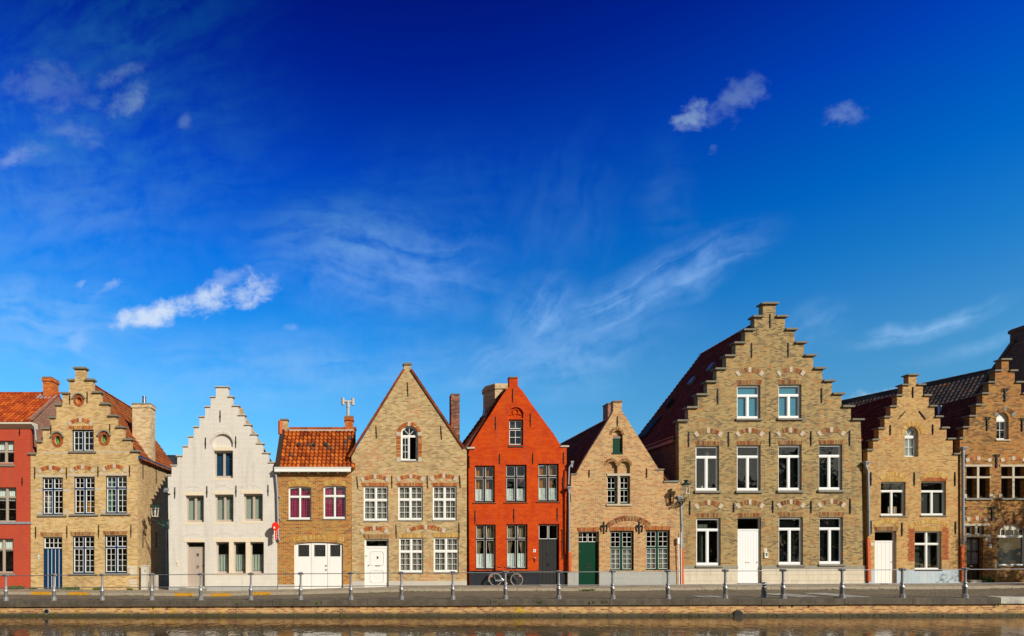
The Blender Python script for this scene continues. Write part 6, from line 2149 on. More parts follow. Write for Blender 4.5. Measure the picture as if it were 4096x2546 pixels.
# ---- canal wall
qw = thing('quay_wall', (10, QY, -.3), 'low mossy brick canal wall with dark stone coping along the water', 'wall')
mb = MB()
xs = fr(-60, 60, 1.0)
for a, b in zip(xs, xs[1:]):
    mb.quad([(a, QY - .02, -2.0), (b, QY - .02, -2.0), (b, QY - .02, zq(b) - .2), (a, QY - .02, zq(a) - .2)])
mb.box(-60, 60, QY - .01, QY + .5, -2.0, -.45)
mb.build('brick_face', 'quay_brick', qw, qw)
mb = MB()
mb.box(-60, 60, QY - .07, QY - .021, -2.0, ZW + .09)
mb.build('footing', 'damp_stone', qw, qw)
cut = [(-1500, 0), (-900, 0), (-420, 0), (298, 0), (709, 0), (1090, 0), (1471, 0), (1961, 0), (2438, 0), (2770, 0), (3045, 0), (3376, 0), (3650, 0), (4001, 1), (4420, 1), (5000, 0)]
for (p, _), (q, m) in zip(cut, cut[1:]):
    a, b = WX('S', p, QY - .1) + .008, WX('S', q, QY - .1) - .008
    pale = p >= 4001 and p < 4400
    mb = MB()
    n = max(2, round((b - a) / .5))
    dz = random.uniform(-.012, .012) + (.02 if pale else 0)
    for k in range(n):
        s0, s1 = a + (b - a) * k / n, a + (b - a) * (k + 1) / n
        i = len(mb.v)
        for xx in (s0, s1):
            z = zq(xx) + dz
            for (yy, zz) in ((QY + .45, z - .25), (QY - .12, z - .25), (QY - .125, z - .02), (QY - .10, z), (QY + .45, z + .004)):
                mb.v.append((xx, yy, zz))
        for j in range(5):
            mb.f.append((i + j, i + (j + 1) % 5, i + 5 + (j + 1) % 5, i + 5 + j)[::-1]); mb.t.append(.5)
        if k == 0:
            mb.f.append((i, i + 1, i + 2, i + 3, i + 4)); mb.t.append(.5)
        if k == n - 1:
            mb.f.append((i + 9, i + 8, i + 7, i + 6, i + 5)); mb.t.append(.5)
    mb.build('coping_stone', 'coping_pale' if pale else 'coping_dark', qw, qw)
for v, px, py, r, m in (('B', 525, 1500, .12, 'concrete'), ('S', 2948, 2459, .19, 'iron')):
    X, Z = WX(v, px, QY), WZ(v, py, QY)
    mb = MB()
    mb.tube([(X, QY - .10, Z), (X, QY + .3, Z)], r, 16)
    o = mb.build('drain_pipe', m, qw, qw)
    mb = MB(); mb.tube([(X, QY - .106, Z), (X, QY - .101, Z)], r * .8, 16); mb.build('pipe_mouth', 'iron', o, qw)
for v, px, py in (('D', 39, 1450), ('D', 190, 1448), ('F', 197, 1440), ('F', 305, 1440), ('F', 475, 1436), ('F', 1717, 1425), ('L', 1284, 1432), ('L', 1422, 1432), ('L', 1600, 1432), ('D', 1410, 1440), ('D', 1570, 1440)):
    X, Z = WX(v, px, QY), WZ(v, py, QY)
    mb = MB(); mb.box(X - .018, X + .018, QY - .05, QY - .02, Z - .09, Z + .09); mb.build('wall_anchor', 'brown_iron', qw, qw)


def blades(mb, x, y, z, n, h, w, spread):
    for _ in range(n):
        a = random.uniform(0, 6.28)
        r = spread * math.sqrt(random.random())
        bx, by = x + r * math.cos(a), y + r * math.sin(a) * .5
        hh = h * random.uniform(.4, 1)
        a2 = random.uniform(0, 6.28)
        lx, ly = math.cos(a2) * hh * .5, math.sin(a2) * hh * .35
        px_, py_ = -math.sin(a2) * w, math.cos(a2) * w
        mb.quad([(bx - px_, by - py_, z), (bx + px_, by + py_, z), (bx + px_ * 1.4 + lx * .5, by + py_ + ly * .5, z + hh * .6)][:3] + [(bx - px_ * 1.4 + lx * .5, by - py_ + ly * .5, z + hh * .6)], random.random())
        mb.quad([(bx - px_ * 1.4 + lx * .5, by - py_ + ly * .5, z + hh * .6), (bx + px_ * 1.4 + lx * .5, by + py_ + ly * .5, z + hh * .6), (bx + lx, by + ly, z + hh)], random.random())


tinted('weed_leaf', [(0, (.03, .07, .012)), (.6, (.07, .14, .02)), (1, (.14, .19, .04))], dirt_amt=0)
tinted('moss_green', [(0, (.05, .055, .012)), (.5, (.11, .12, .018)), (1, (.16, .14, .03))], dirt_amt=.3)
mb = MB()
for k in range(2600):
    x = random.uniform(-26, 34)
    if random.random() < .5 + .5 * math.sin(x * 1.3) * math.sin(x * .37):
        blades(mb, x, QY - .075, ZW + random.uniform(-.02, .07), 1, random.uniform(.02, .07), .02, .02)
tag(mb.build('moss', 'moss_green'), kind='stuff')
mb = MB()
for k in range(900):
    x = random.uniform(-24, 36)
    y = KY - .17 - abs(random.gauss(0, .05))
    if math.sin(x * .8) + math.sin(x * 2.1 + 1) > .2:
        blades(mb, x, y, zroad(x, y), 2, .05, .012, .06)
for v, px, py in (('H', 625, 1405), ('D', 985, 1425), ('F', 485, 1412), ('H', 1130, 1408), ('H', 715, 1420), ('J', 470, 1395), ('J', 645, 1395), ('N', 1660, 1440)):
    blades(mb, WX(v, px, QY - .14), QY - .13, WZ(v, py, QY - .14), 14, .12, .012, .14)
tag(mb.build('grass', 'weed_leaf'), kind='stuff')

PL = [('B', 178, 1247, .42, .24, 1, 'leafy weed with small white flowers against the red rendered wall'), ('B', 362, 1250, .22, .12, 0, 'green weed tuft at the foot of the joint between red and yellow houses'),
      ('B', 722, 1255, .22, .12, 0, 'low weed tuft just right of the navy plank door'), ('B', 812, 1253, .30, .18, 1, 'weed with pale flowers under the first navy ground floor window'),
      ('B', 1072, 1252, .28, .16, 1, 'weed with pale flowers below the second navy ground floor window'), ('B', 1428, 1258, .16, .14, 0, 'small bright green weed at the pale corner stones of the yellow house'),
      ('N', 1522, 1212, .34, .44, 0, 'bushy green shrub right of the dark oak door'), ('N', 478, 1240, .2, .06, 0, 'flat weed tuft on the pavement before the white plank door of the straw brick house')]
for v, px, py, w, hgt, fl, lab in PL:
    yy = -.16
    X, Z = WX(v, px, yy), gz(WX(v, px, yy))
    r = thing('wall_weed' if hgt < .4 else 'shrub', (X, yy, Z), lab, 'plant', 'plants growing at the foot of the houses')
    mb = MB(); blades(mb, X, yy, Z, int(120 * w / .3), hgt, .014, w); mb.build('leaves', 'weed_leaf', r, r)
    if fl:
        mb = MB()
        for k in range(26):
            a, b, c = X + random.uniform(-w, w) * .9, yy - random.uniform(0, .1), Z + random.uniform(.3, 1) * hgt
            mb.lathe([(.004, -.006), (.013, 0), (.004, .006)], (a, b, c), 6)
        mb.build('flowers', 'petal', r, r)
r = thing('wall_weed', (WX('J', 400, KY - .2), KY - .22, zroad(15, KY)), 'weed with yellow dandelion flowers at the kerb before the green door', 'plant', 'plants growing at the foot of the houses')
mb = MB(); blades(mb, r.location.x, r.location.y, r.location.z, 90, .1, .014, .45); mb.build('leaves', 'weed_leaf', r, r)
mb = MB()
for k in range(9):
    mb.lathe([(.008, -.01), (.024, 0), (.008, .01)], (r.location.x + random.uniform(-.1, .35), r.location.y - .05, r.location.z + random.uniform(.06, .12)), 7)
mb.build('flowers', 'petal_yellow', r, r)

# ---- railing: cast posts and two round rails
posts = [-320, -130, 24, 216, 409, 607, 803, 1003, 1202, 1404, 1606, 1811, 2022, 2235, 2451, 2672, 2901, 3133, 3369, 3609, 3860, 4125, 4400]
ry = QY + .02
rx = [WX('S', p, ry) for p in posts]
rail = thing('railing', (rx[8], ry, zq(rx[8])), 'silver painted railing of cast posts and two round rails along the canal edge', 'railing')


def post_meshes(k):
    """one cast post and its foot, local to the post's foot"""
    a = MB()
    a.lathe([(.062, .13), (.062, .15), (.070, .16), (.070, .35), (.078, .36), (.092, .385), (.090, .41), (.070, .45), (.052, .475), (.05, .50), (.070, .515), (.078, .535), (.070, .56), (.05, .575), (.047, .60),
             (.042, .66), (.039, .96), (.055, .965), (.055, .985), (.044, .995), (.05, 1.02), (.085, 1.05), (.095, 1.075), (.08, 1.09), (.04, 1.10)], (0, 0, 0), 18)
    for q in range(4):
        an = q * math.pi / 2 + math.pi / 4
        a.lathe([(.012, -.03), (.034, 0), (.012, .03)], (.088 * math.cos(an), .088 * math.sin(an), 1.06), 8)
    a.tube([(-.12, 0, 1.035), (.12, 0, 1.035)], .036, 10)
    b = MB()
    b.lathe([(.112, -.02), (.112, .012), (.098, .02), (.098, .135), (.07, .15)], (0, 0, 0), 8, math.pi / 8)
    return a, b


pa, pb = post_meshes(0)
p0 = pa.build('post', 'silver_paint', rail, None, True)
b0 = pb.build('post_foot', 'silver_paint', p0, None)
for i, x in enumerate(rx):
    z = zq(x)
    s = 1.0 + .0035 * (x + 15)
    if i == 0:
        o = p0
    else:
        o = p0.copy(); col.objects.link(o); o.parent = rail
        c = b0.copy(); col.objects.link(c); c.parent = o
    o.location = Vector((x, ry, z)) - rail.location
    o.scale = (s, s, s)
    o.rotation_euler = (random.uniform(-.01, .01), random.uniform(-.012, .012), random.uniform(-.3, .3))
sc_of = lambda x: 1.0 + .0035 * (x + 15)
for f, sag in ((1.035, .006), (.535, .006)):
    mb = MB()
    pts = []
    for i in range(len(rx) - 1):
        for k in range(4):
            t = k / 4
            x = rx[i] + (rx[i + 1] - rx[i]) * t
            pts.append((x, ry, zq(x) + f * sc_of(x) - sag * math.sin(math.pi * t) * (1 if i % 3 else -1)))
    mb.tube(pts, .0155, 8)
    mb.build('rail', 'rail_grey', rail, rail, True)

# ---- bollard
X = WX('L', 1118, -7.55)
z0 = zroad(X, -7.55)
bo = thing('bollard', (X, -7.55, z0), 'short pewter coloured bollard with round head in front of the tall house', 'bollard')
mb = MB(); mb.lathe([(.125, -.02), (.125, .05), (.115, .07), (.112, .10), (.094, .38), (.098, .39), (.098, .41), (.075, .43), (.056, .46), (.056, .49)], (X, -7.55, z0), 18); mb.build('shaft', 'pewter_paint', bo, bo, True)
mb = MB(); mb.lathe([(.056, .49), (.09, .52), (.112, .56), (.112, .59), (.085, .63), (.04, .65)], (X, -7.55, z0), 18); mb.build('head', 'pewter_paint', bo, bo, True)


# ---- street lamps on scrolled brackets
def street_lamp(x, y, ztop, wall, label, s=1.0):
    r = thing('street_lamp', (x, y, ztop - 1.3), label, 'street lamp', 'green lanterns on brackets')
    Z = lambda d: ztop - d * s
    n = 6
    def lat(prof, name, mat, sides=14, parent=r, rot=0.0):
        m = MB(); m.lathe([(a * s, -b * s) for a, b in prof], (x, y, ztop), sides, rot); return m.build(name, mat, parent, r, sides > 8)
    top = lat([(.245, .275), (.255, .235), (.19, .19), (.12, .15), (.075, .115), (.06, .10), (.085, .07), (.12, .015), (.125, .0), (.10, .0)], 'lamp_roof', 'lamp_green', 16)
    for k in range(6):
        an = k * math.pi / 3
        m = MB(); m.lathe([(.02, 0), (.028, .03), (.004, .075)], (x + .235 * s * math.cos(an), y + .235 * s * math.sin(an), Z(.25)), 6); m.build('finial', 'lamp_green', top, r)
    lat([(.225, .305), (.235, .30), (.235, .275), (.225, .275)][::-1], 'upper_rim', 'lamp_white', 6)
    gl = MB()
    R0, R1 = .215 * s, .165 * s
    za, zb = Z(.305), Z(.735)
    P = lambda k, q, z: (x + q * math.cos(k * math.pi / 3), y + q * math.sin(k * math.pi / 3), z)
    for k in range(6):
        gl.quad([P(k, R1, zb), P(k + 1, R1, zb), P(k + 1, R0, za), P(k, R0, za)])
    gl.build('lantern_glass', 'lamp_glass', r, r)
    m = MB()
    for k in range(6):
        m.tube([P(k, R0, za), P(k, R1, zb)], .011 * s, 5)
    m.build('glazing_bars', 'lamp_white', r, r)
    lat([(.19, .76), (.195, .755), (.195, .735), (.18, .735)], 'lower_rim', 'lamp_white', 6)
    lat([(.03, .735), (.035, .60), (.06, .55), (.06, .45), (.03, .36)], 'lamp_bulb', 'lamp_white', 10)
    m = MB()
    for sx in (-1, 1):
        m.tube([(x + sx * .12 * s, y, Z(.76)), (x + sx * .11 * s, y, Z(.90)), (x + sx * .05 * s, y, Z(.96)), (x, y, Z(.98))], .014 * s, 6)
    m.lathe([(.035 * s, -.04), (.045 * s, 0), (.03 * s, .03)], (x, y, Z(.99)), 10)
    m.build('yoke', 'lamp_green', r, r)
    W = Vector(wall)
    o = Vector((x, y, Z(1.0)))
    w = Vector((W.x, W.y, o.z))
    d = (w - o)
    L = d.length
    d.normalize()
    pt = lambda a, b: tuple(o + d * a * L + Vector((0, 0, -b)))
    m = MB()
    m.tube([pt(0, 0), pt(1, 0)], .024, 6)
    m.tube([pt(.12, .05), pt(.40, .18), pt(.62, .30), pt(.85, .36), pt(1, .33)], .024, 6)
    m.tube([pt(.72 + .19 * math.cos(t), .19 + .14 * math.sin(t)) for t in (k * .45 for k in range(15))], .021, 6)
    m.tube([pt(.73 + .09 * math.cos(t), .19 + .075 * math.sin(t)) for t in (k * .5 for k in range(12))], .02, 6)
    m.tube([pt(.40 + .08 * math.cos(t), .09 + .065 * math.sin(t)) for t in (k * .5 for k in range(12))], .012, 6)
    m.tube([pt(1, -.1), pt(1, .45)], .02, 6)
    m.build('bracket', 'lamp_green', r, r)
    return r


yl = -.12
street_lamp(WX('B', 1702, yl), yl, WZ('B', 310, yl), (WX('B', 1858, yl), yl, 3), 'green topped lantern on a scrolled bracket over the alley beside the white house')
yl = -.78
street_lamp(WX('I', 1686, yl), yl, WZ('I', 1130, yl), (WX('I', 1603, -.13), -.13, 5), 'green topped lantern projecting from the downpipe between rose brick and tall houses')

# ---- floodlight on the white house corner
X, Z = WX('A', 1826, -.25), WZ('A', 1420, -.25)
fl = thing('floodlight', (X, -.25, Z), 'small grey floodlight fixed to the top left of the white house above the alley', 'floodlight')
mb = MB(); mb.prism_x([(-.35, Z + .05), (-.15, Z + .20), (-.10, Z + .12), (-.30, Z - .06)], X - .12, X + .12); mb.build('housing', 'zinc', fl, fl)
mb = MB(); mb.tube([(X, -.2, Z + .05), (X + .04, -.1, Z - .12), (X + .16, -.02, Z - .12)], .03, 8); mb.box(X - .1, X + .12, -.2, -.1, Z - .20, Z - .10); mb.build('arm', 'iron', fl, fl)

# ---- electricity cabinet and concrete stub in the alley mouth
X0, X1 = WX('B', 1548, .05), WX('B', 1606, .05)
zg = gz(X0)
zt = WZ('B', 997, .05)
cb = thing('utility_cabinet', ((X0 + X1) / 2, .25, zg), 'narrow pale grey utility cabinet standing at the corner of the yellow house', 'cabinet')
mb = MB(); mb.box(X0, X1, .05, .50, zg - .05, zt - .06); mb.build('body', 'cabinet_grey', cb, cb)
mb = MB(); mb.box(X0 - .02, X1 + .02, .02, .53, zt - .06, zt); mb.build('lid', 'cabinet_grey', cb, cb)
mb = MB(); mb.box(X0 + .02, X1 - .02, .035, .0495, zg + .72, zt - .1); mb.build('door', 'cabinet_grey', cb, cb)
mb = MB(); mb.box(X0 + .02, X1 - .02, .035, .0495, zg + .05, zg + .70); mb.build('door', 'cabinet_grey', cb, cb)
mb = MB(); mb.box(X1 - .06, X1 - .035, .02, .0345, zt - .35, zt - .25); mb.build('handle', 'iron', cb, cb)
X = WX('B', 1713, -.05); zg = gz(X)
st = thing('concrete_bollard', (X, -.05, zg), 'stout round concrete bollard at the mouth of the dark alley', 'bollard')
mb = MB(); mb.lathe([(.152, -.08), (.150, .5), (.146, .80), (.135, .83), (.05, .84)], (X, -.05, zg), 20); mb.build('shaft', 'concrete', st, st, True)

# ---- red round sign with a key shaped plate, on the white house edge
ys = -.42
X, Z = WX('S', 1101.5, ys), WZ('S', 2106.5, ys)
sg = thing('hanging_sign', (X, ys, Z), 'bright red key shaped hanging sign on the right edge of the white house', 'sign')
ca, sa_ = math.cos(R(52)), math.sin(R(52))


def turned(m):
    m.v = [(X + (p[0]) * ca - p[1] * -sa_ * 0 + p[1] * -sa_, ys + p[0] * sa_ + p[1] * ca, Z + p[2]) for p in m.v]
    return m


m = MB(); m.tube([(0, -.03, 0), (0, .03, 0)], .235, 28); turned(m).build('disc', 'sign_red', sg, sg)
m = MB(); m.box(-.18, .235, -.036, -.031, -.008, .008); turned(m).build('groove', 'iron', sg, sg)
m = MB(); m.box(-.155, -.06, -.037, -.031, -.125, -.02); turned(m).build('sticker', 'plate_white', sg, sg)
m = MB(); m.box(-.10, .10, -.012, .012, -.72, -.235); turned(m).build('back_plate', 'plate_white', sg, sg)
m = MB(); m.box(-.05, .06, -.03, -.0125, -.71, -.235); m.box(.06, .15, -.03, -.0125, -.36, -.31); m.box(.06, .15, -.03, -.0125, -.66, -.60); turned(m).build('key_bit', 'sign_red', sg, sg)
m = MB()
for zz in (-.05, -.5):
    m.tube([(X + .05, ys + .03, Z + zz), (X + .16, -.02, Z + zz)], .014, 6)
m.build('bracket', 'iron', sg, sg)

# ---- house numbers (back to front in the photograph)
number_plate('B', 404, 878, 446, 935, '36', -.001, 'diamond shaped number plate left of the navy plank door', 'diamond')
number_plate('F', 998, 880, 1017, 900, '39', .099, 'tiny white number plate on the frame of the white panelled door')
number_plate('H', 1052, 818, 1081, 851, '40', -.001, 'white number plate on the orange wall beside the dark grey door', ink='lamp_green')
number_plate('L', 1115, 812, 1148, 845, '42', -.001, 'white number plate above the intercom of the tall house')
number_plate('N', 346, 812, 374, 841, '43', -.051, 'white number plate left of the white plank door of the straw brick house')
number_plate('N', 1534, 824, 1561, 861, '44', -.001, 'white number plate right of the dark oak door')
ic = thing('intercom', (WX('L', 1135), 0, WZ('L', 882)), 'white intercom box with dark screen right of the tall house door', 'intercom')
mb = MB(); mb.box(WX('L', 1116), WX('L', 1155), -.06, -.001, WZ('L', 915), WZ('L', 850)); mb.build('case', 'plate_white', ic, ic)
mb = MB(); mb.box(WX('L', 1126), WX('L', 1147), -.063, -.0605, WZ('L', 898), WZ('L', 860)); mb.build('screen', 'ink', ic, ic)
mb = MB(); mb.box(WX('L', 1131), WX('L', 1142), -.066, -.0635, WZ('L', 896), WZ('L', 879)); mb.build('call_button', 'green_glass', ic, ic)


# ---- the bicycle
def bicycle():
    yb = -.42
    x0, x1 = WX('H', 637, yb), WX('H', 873, yb)
    zg = gz((x0 + x1) / 2)
    r = thing('bicycle', ((x0 + x1) / 2, yb, zg), 'old black town bicycle with cream tyres leaning on the orange house', 'bicycle')
    rad = .345
    lean = .13
    def L(x, z, y=0.0):
        return (x, yb + y + z * lean, zg + z)
    def circ(cx, rr, y=0.0, n=36, a0=0, a1=2 * math.pi):
        return [L(cx + rr * math.cos(a0 + (a1 - a0) * k / n), rad + rr * math.sin(a0 + (a1 - a0) * k / n), y) for k in range(n + (0 if abs(a1 - a0 - 2 * math.pi) < 1e-6 else 1))]
    for cx in (x0, x1):
        m = MB(); m.tube(circ(cx, rad - .018), .017, 8, True); w = m.build('wheel', 'rubber_cream', r, r, True)
        m = MB(); m.tube(circ(cx, rad - .044), .012, 6, True); m.build('rim', 'chrome', w, r, True)
        m = MB()
        for k in range(24):
            a = 2 * math.pi * k / 24
            m.tube([L(cx + .03 * math.cos(a + .6), rad + .03 * math.sin(a + .6)), L(cx + .3 * math.cos(a), rad + .3 * math.sin(a))], .0022, 4)
        m.build('spokes', 'chrome', w, r)
        m = MB(); m.tube([L(cx, rad, -.05), L(cx, rad, .05)], .028, 10); m.build('hub', 'chrome', w, r, True)
        for a in ((.6, 1.0) if cx == x1 else (2.2, 2.6)),:
            m = MB(); m.tube(circ(cx, .26, 0, 6, a[0], a[1]), .02, 6); m.build('reflector', 'reflector_orange', w, r)
        m = MB()
        a0, a1 = (R(-10), R(200)) if cx == x0 else (R(60), R(185))
        m.tube(circ(cx, rad + .028, 0, 16, a0, a1), .018, 6); m.build('mudguard', 'bike_black' if cx == x1 else 'lead', r, r, True)
    bb, seat, head0, head1 = (x0 + .50, .29), (x0 + .30, .86), (x1 - .22, .66), (x1 - .265, .86)
    m = MB()
    for a, b, t in ((bb, seat, .018), (bb, head0, .021), ((x0 + .40, .57), head0, .017), (head0, head1, .022)):
        m.tube([L(*a), L(*b)], t, 8)
    for s in (-.05, .05):
        m.tube([L(x0, rad, s), L(bb[0], bb[1], s * .6)], .011, 6); m.tube([L(x0, rad, s), L(seat[0] + .03, seat[1] - .10, s * .4)], .009, 6)
    m.build('frame', 'bike_black', r, r, True)
    m = MB()
    for s in (-.045, .045):
        m.tube([L(head0[0] + .005, head0[1], s * .5), L(head0[0] + .05, .55, s), L(x1 - .08, .42, s), L(x1, rad, s)], .012, 6)
    m.build('fork', 'chrome', r, r, True)
    m = MB(); m.tube([L(seat[0], seat[1]), L(seat[0] - .045, 1.0)], .013, 8); m.build('seat_post', 'chrome', r, r, True)
    sx, sz = seat[0] - .05, 1.02
    m = MB()
    sec = [(-.15, .03, .055), (-.12, .075, .06), (-.05, .085, .05), (.03, .05, .045), (.12, .022, .04), (.16, .012, .03)]
    n = 10
    for k, (dx, w, hh) in enumerate(sec):
        for j in range(n):
            a = 2 * math.pi * j / n
            m.v.append(L(sx + dx, sz + hh * .5 * math.sin(a) + (.03 if dx < -.1 else .0), w * math.cos(a)))
    for k in range(len(sec) - 1):
        for j in range(n):
            m.f.append((k * n + j, k * n + (j + 1) % n, (k + 1) * n + (j + 1) % n, (k + 1) * n + j)); m.t.append(.5)
    m.f += [tuple(range(n)), tuple(range((len(sec) - 1) * n, len(sec) * n))]; m.t += [.5, .5]
    m.build('saddle', 'rubber_black', r, r, True)
    m = MB(); m.tube([L(head1[0], head1[1]), L(head1[0] - .035, 1.08)], .013, 8); m.tube([L(head1[0] - .035, 1.08), L(head1[0] - .0, 1.10)], .013, 8)
    hx = head1[0] - .02
    for s in (-1, 1):
        m.tube([L(hx, 1.09), L(hx + .04, 1.11, s * .10), L(hx - .02, 1.10, s * .23), L(hx - .16, 1.04, s * .27), L(hx - .27, 1.01, s * .27)], .012, 6)
    hb = m.build('handlebar', 'chrome', r, r, True)
    m = MB()
    for s in (-1, 1):
        m.tube([L(hx - .16, 1.04, s * .27), L(hx - .29, 1.0, s * .27)], .018, 8)
    m.build('grips', 'rubber_black', hb, r, True)
    m = MB(); m.lathe([(.02, -.05), (.05, -.02), (.055, .03), (.04, .04)], (0, 0, 0), 12)
    m.v = [L(x1 - .14 + p[2], .74 + p[0], p[1]) for p in m.v]; m.build('headlight', 'chrome', r, r, True)
    m = MB(); m.box(0, 1, 0, 1, 0, 1)
    m.v = [L(x0 - .02 + .46 * p[0], .26 + p[2] * .09, -.06 - .02 * p[1]) for p in m.v]; m.build('chain_case', 'pewter_paint', r, r)
    m = MB(); m.tube([L(bb[0], bb[1], -.1), L(bb[0] + .10, bb[1] - .13, -.1)], .010, 6); m.tube([L(bb[0], bb[1], .1), L(bb[0] - .10, bb[1] + .13, .1)], .010, 6)
    m.tube([L(bb[0], bb[1], -.1), L(bb[0], bb[1], .1)], .018, 8); m.build('crank', 'chrome', r, r)
    for sgn in (-1, 1):
        m = MB(); m.box(0, 1, 0, 1, 0, 1)
        m.v = [L(bb[0] - sgn * .10 - .045 + .09 * p[0], bb[1] + sgn * .13 - .012 + .024 * p[2], sgn * .10 + sgn * .08 * p[1]) for p in m.v]; m.build('pedal', 'reflector_orange' if sgn < 0 else 'rubber_black', r, r)
    m = MB()
    for s in (-.06, 0, .06):
        m.tube([L(x0 - .17, .73, s), L(x0 + .20, .74, s)], .008, 6)
    for s in (-.06, .06):
        m.tube([L(x0 - .08, .73, s), L(x0, rad, s)], .007, 5)
    m.tube([L(x0 - .17, .73, -.06), L(x0 - .17, .73, .06)], .008, 6); m.build('luggage_rack', 'lead', r, r)
    m = MB(); m.box(0, 1, 0, 1, 0, 1)
    m.v = [L(x0 - .385 + .025 * p[0], .40 + .06 * p[2], -.03 + .06 * p[1]) for p in m.v]; m.build('tail_light', 'sign_red', r, r)


bicycle()


# ---- things standing in windows
def potted_plant(v, px, py, w, hgt, n, label, y, pot=.075):
    X, Z = WX(v, px, y), WZ(v, py, y)
    r = thing('potted_plant', (X, y, Z), label, 'plant')
    m = MB(); m.lathe([(pot * .75, 0), (pot, .14), (pot * 1.08, .14), (pot * 1.08, .17), (pot * .5, .165)], (X, y, Z), 14); m.build('pot', 'plate_white', r, r, True)
    m = MB()
    m.tube([(X, y, Z + .15), (X + .02, y, Z + hgt * .6), (X + .03, y, Z + hgt * .95)], .010, 6)
    m.build('stem', 'bark', r, r)
    m = MB()
    for _ in range(n):
        zz = Z + .18 + (hgt - .18) * random.random()
        a = random.uniform(0, 6.28); q = w * random.uniform(.2, 1)
        cx, cy = X + q * math.cos(a), y + q * math.sin(a) * .5
        l, k = random.uniform(.05, .09), random.uniform(.015, .028)
        b = random.uniform(0, 6.28); dz = random.uniform(-.05, .02)
        dx, dy = l * math.cos(b), l * math.sin(b) * .6
        m.quad([(cx, cy, zz), (cx + dx * .5 - dy * .5, cy - k, zz + k + dz * .5), (cx + dx, cy + dy, zz + dz), (cx + dx * .5 + dy * .5, cy + k, zz - k + dz * .5)], random.random())
    m.build('leaves', 'weed_leaf', r, r)


potted_plant('N', 856, 1058, .20, .95, 60, 'tall green plant in a white pot in the straw brick ground floor window', .26)
potted_plant('L', 432, 158, .08, .22, 26, 'small pale plant on the sill inside the leftmost first floor window of the tall house', .24, .05)
for px0, px1, lab in ((513, 546, 'wooden picture frame leaning left of the mullion in the upper straw brick window'), (572, 603, 'wooden picture frame leaning right of the mullion in the upper straw brick window')):
    y = .24
    X0, X1, Z0, Z1 = WX('N', px0, y), WX('N', px1, y), WZ('N', 512, y), WZ('N', 447, y)
    r = thing('picture_frame', ((X0 + X1) / 2, y, Z0), lab, 'picture frame', 'picture frames in the window')
    m = MB(); m.prism([(X0, Z0), (X1, Z0), (X1, Z1), (X0, Z1)], y - .01, y + .02, [[(X0 + .04, Z0 + .04), (X1 - .04, Z0 + .04), (X1 - .04, Z1 - .04), (X0 + .04, Z1 - .04)]]); m.build('frame', 'gold_wood', r, r)
    m = MB(); m.box(X0 + .03, X1 - .03, y + .004, y + .012, Z0 + .03, Z1 - .03); m.build('picture', 'lead', r, r)


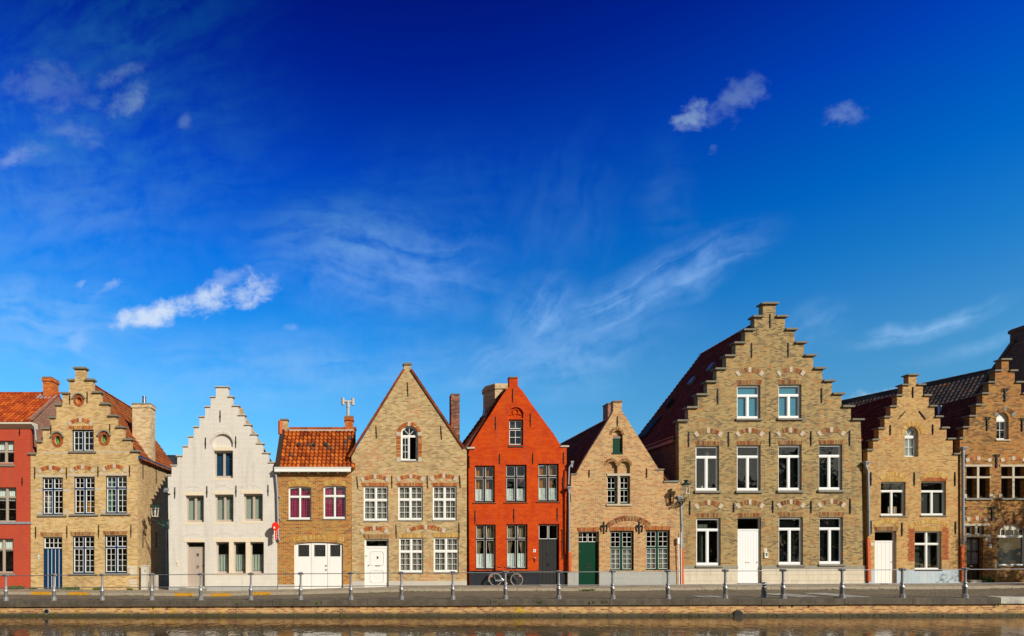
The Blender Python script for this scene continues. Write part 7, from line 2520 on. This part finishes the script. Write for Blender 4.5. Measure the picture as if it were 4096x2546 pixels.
# ================================================================== BUILDINGS BEHIND
def back_buildings():
    # slate roofed house seen over the end of the alley
    r = thing('back_house', (-11.5, 11, 0), 'dark slate roofed house glimpsed behind the alley and the white gable', 'house')
    y0 = 10.0
    zt, ze = WZ('C', 885, y0 + 2.5), WZ('C', 985, y0)
    x0, x1 = WX('C', 190, y0), WX('C', 420, y0)
    m = MB(); m.box(x0 - 3, x1, y0, y0 + .3, -.3, ze - .1); m.build('wall', 'dark_brick', r, r)
    d = Vector((0, 2.5, zt - ze)); L = d.length
    m = MB(); m.pantiles((x0 - 3, y0 - .15, ze), (1, 0, 0), x1 - x0 + 3, d.normalized(), L, wave=.012, lift=.015); m.build('roof', 'slate_tile', r, r)
    # long brown tiled roof rising behind the straw brick gable
    A, B = Vector((38.2, 14.0, 13.9)), Vector((41.4, 5.8, 13.9))
    r = thing('back_house', (38, 12, 0), 'brown tiled roof of a house behind the two stepped gables at the right', 'house')
    al = (B - A); L = al.length; al.normalize()
    side = Vector((al.y, -al.x, 0)).normalized()
    if side.x > 0:
        side = -side
    dn = side * 5.2 + Vector((0, 0, -5.6))
    A2, L2 = A - al * 6, L + 6
    m = MB(); O = A2 + dn
    m.pantiles(O, al, L2, -dn.normalized(), dn.length, tw=.24, th=.33, wave=.012, lift=.02)
    ro = m.build('roof', 'brown_tile', r, r)
    m = MB()
    for k in range(30):
        p, q = A2 + al * L2 * k / 30, A2 + al * (L2 * (k + 1) / 30 + .02)
        m.tube([p, q + Vector((0, 0, .012))], .11, 8, tint=random.random() * .9)
    m.build('ridge_tiles', 'brown_tile', ro, r)
    m = MB()
    E0, E1 = A2 + dn, A2 + al * L2 + dn
    m.quad([(E0.x, E0.y, -.3), (E1.x, E1.y, -.3), tuple(E1), tuple(E0)])
    F1 = A2 + al * L2
    F2 = F1 - side * 4
    m.quad([(E1.x, E1.y, -.3), (F2.x, F2.y, -.3), (F2.x, F2.y, 9), tuple(F1), tuple(E1)])
    m.build('wall', 'dark_brick', r, r)
    # tall dark house at the right edge, gable to the left
    r = thing('gable_house', (42, 3, 0), 'tall dark brick house with chimney rising behind the russet gable at the right edge', 'house')
    xg = 38.25
    m = MB(); m.prism_x([(.0, -.3), (7.5, -.3), (7.5, 6.5), (4.6, 10.9), (2.9, 12.9), (1.85, 14.2), (1.4, 14.2), (0, 12.4)], xg, xg + .35); m.build('gable_wall', 'dark_brick', r, r)
    m = MB(); m.box(xg + .35, 47, 0.0, .3, -.3, 12.2); m.build('wall', 'russet_brick', r, r)
    m = MB()
    d = Vector((0, 1.8, 14.15 - 12.2)); Lr = d.length
    m.pantiles((xg + .3, -.1, 12.1), (1, 0, 0), 8.5, d.normalized(), Lr)
    d = Vector((0, -5.7, 14.15 - 6.6)); Lr = d.length
    m.pantiles((xg + .3, 7.5, 6.6), (1, 0, 0), 8.5, d.normalized(), Lr)
    m.build('roof', 'dark_tile', r, r)
    m = MB(); m.prism_x([(4.55, 11.1), (4.75, 11.0), (3.0, 13.1), (1.9, 14.42), (1.75, 14.3), (2.85, 13.0)], xg - .05, xg + .4); m.build('verge', 'brown_tile', r, r)
    m = MB(); m.box(xg + .08, xg + 1.6, 1.25, 2.1, 13.5, 15.1); c = m.build('chimney', 'dark_brick', r, r)
    m = MB(); m.box(xg + .02, xg + 1.66, 1.19, 2.16, 14.85, 15.05); m.build('chimney_band', 'dark_brick', c, r)


back_buildings()


# ---- quayside tree just outside the frame on the right, whose shade falls on the russet house
def tree(x, y, z, hgt, rad, n, label, name='quayside_tree', seed=3):
    rnd = random.Random(seed)
    r = thing(name, (x, y, z), label, 'tree')
    m = MB()
    m.tube([(x, y, z - .1), (x + .05, y, z + hgt * .25), (x - .03, y + .05, z + hgt * .5), (x + .06, y, z + hgt * .85)], .2, 10, r1=.05)
    tips = []
    for k in range(26):
        f = rnd.uniform(.38, .85)
        b = Vector((x, y, z + hgt * f))
        a = rnd.uniform(0, 6.28)
        e = b + Vector((math.cos(a), math.sin(a), rnd.uniform(.1, .9))) * rad * rnd.uniform(.6, 1.0)
        mid = (b + e) / 2 + Vector((0, 0, rnd.uniform(.0, .35)))
        m.tube([b, mid, e], .055, 6, r1=.015)
        for q in range(5):
            s = mid.lerp(e, rnd.random())
            t = s + Vector((rnd.uniform(-1, 1), rnd.uniform(-1, 1), rnd.uniform(-.3, .9))) * rad * .4
            m.tube([s, t], .018, 5, r1=.006)
            tips += [t, s]
    m.build('trunk', 'bark', r, r)
    m = MB()
    for k in range(n):
        c = rnd.choice(tips) + Vector((rnd.gauss(0, .22), rnd.gauss(0, .22), rnd.gauss(0, .22)))
        u = Vector((rnd.gauss(0, 1), rnd.gauss(0, 1), rnd.gauss(0, 1))).normalized()
        w = u.orthogonal().normalized()
        l, k2 = rnd.uniform(.05, .09), rnd.uniform(.025, .045)
        m.quad([tuple(c - u * l), tuple(c + w * k2), tuple(c + u * l), tuple(c - w * k2)], rnd.random())
    m.build('crown', 'weed_leaf', r, r)


tree(42.0, -7.0, .1, 11.0, 2.9, 11000, 'young leafy tree on the quay beside the railing')

# ---- trees along the other bank, behind the camera: what the lower windows and the water look out on
rnd = random.Random(11)
mb = MB()
for k in range(11000):
    x = rnd.uniform(-75, 95)
    hmax = 12.5 + 3.0 * math.sin(x * .21) + 1.8 * math.sin(x * .57 + 1)
    z = .3 + hmax * rnd.random() ** .8
    y = -56 + rnd.gauss(0, 1.6)
    u = Vector((rnd.gauss(0, 1), rnd.gauss(0, .4), rnd.gauss(0, 1))).normalized()
    w = u.orthogonal().normalized()
    l = rnd.uniform(.5, 1.1)
    mb.quad([tuple(Vector((x, y, z)) - u * l), tuple(Vector((x, y, z)) + w * l * .6), tuple(Vector((x, y, z)) + u * l), tuple(Vector((x, y, z)) - w * l * .6)], rnd.random())
tag(mb.build('far_bank_foliage', 'weed_leaf'), kind='stuff')
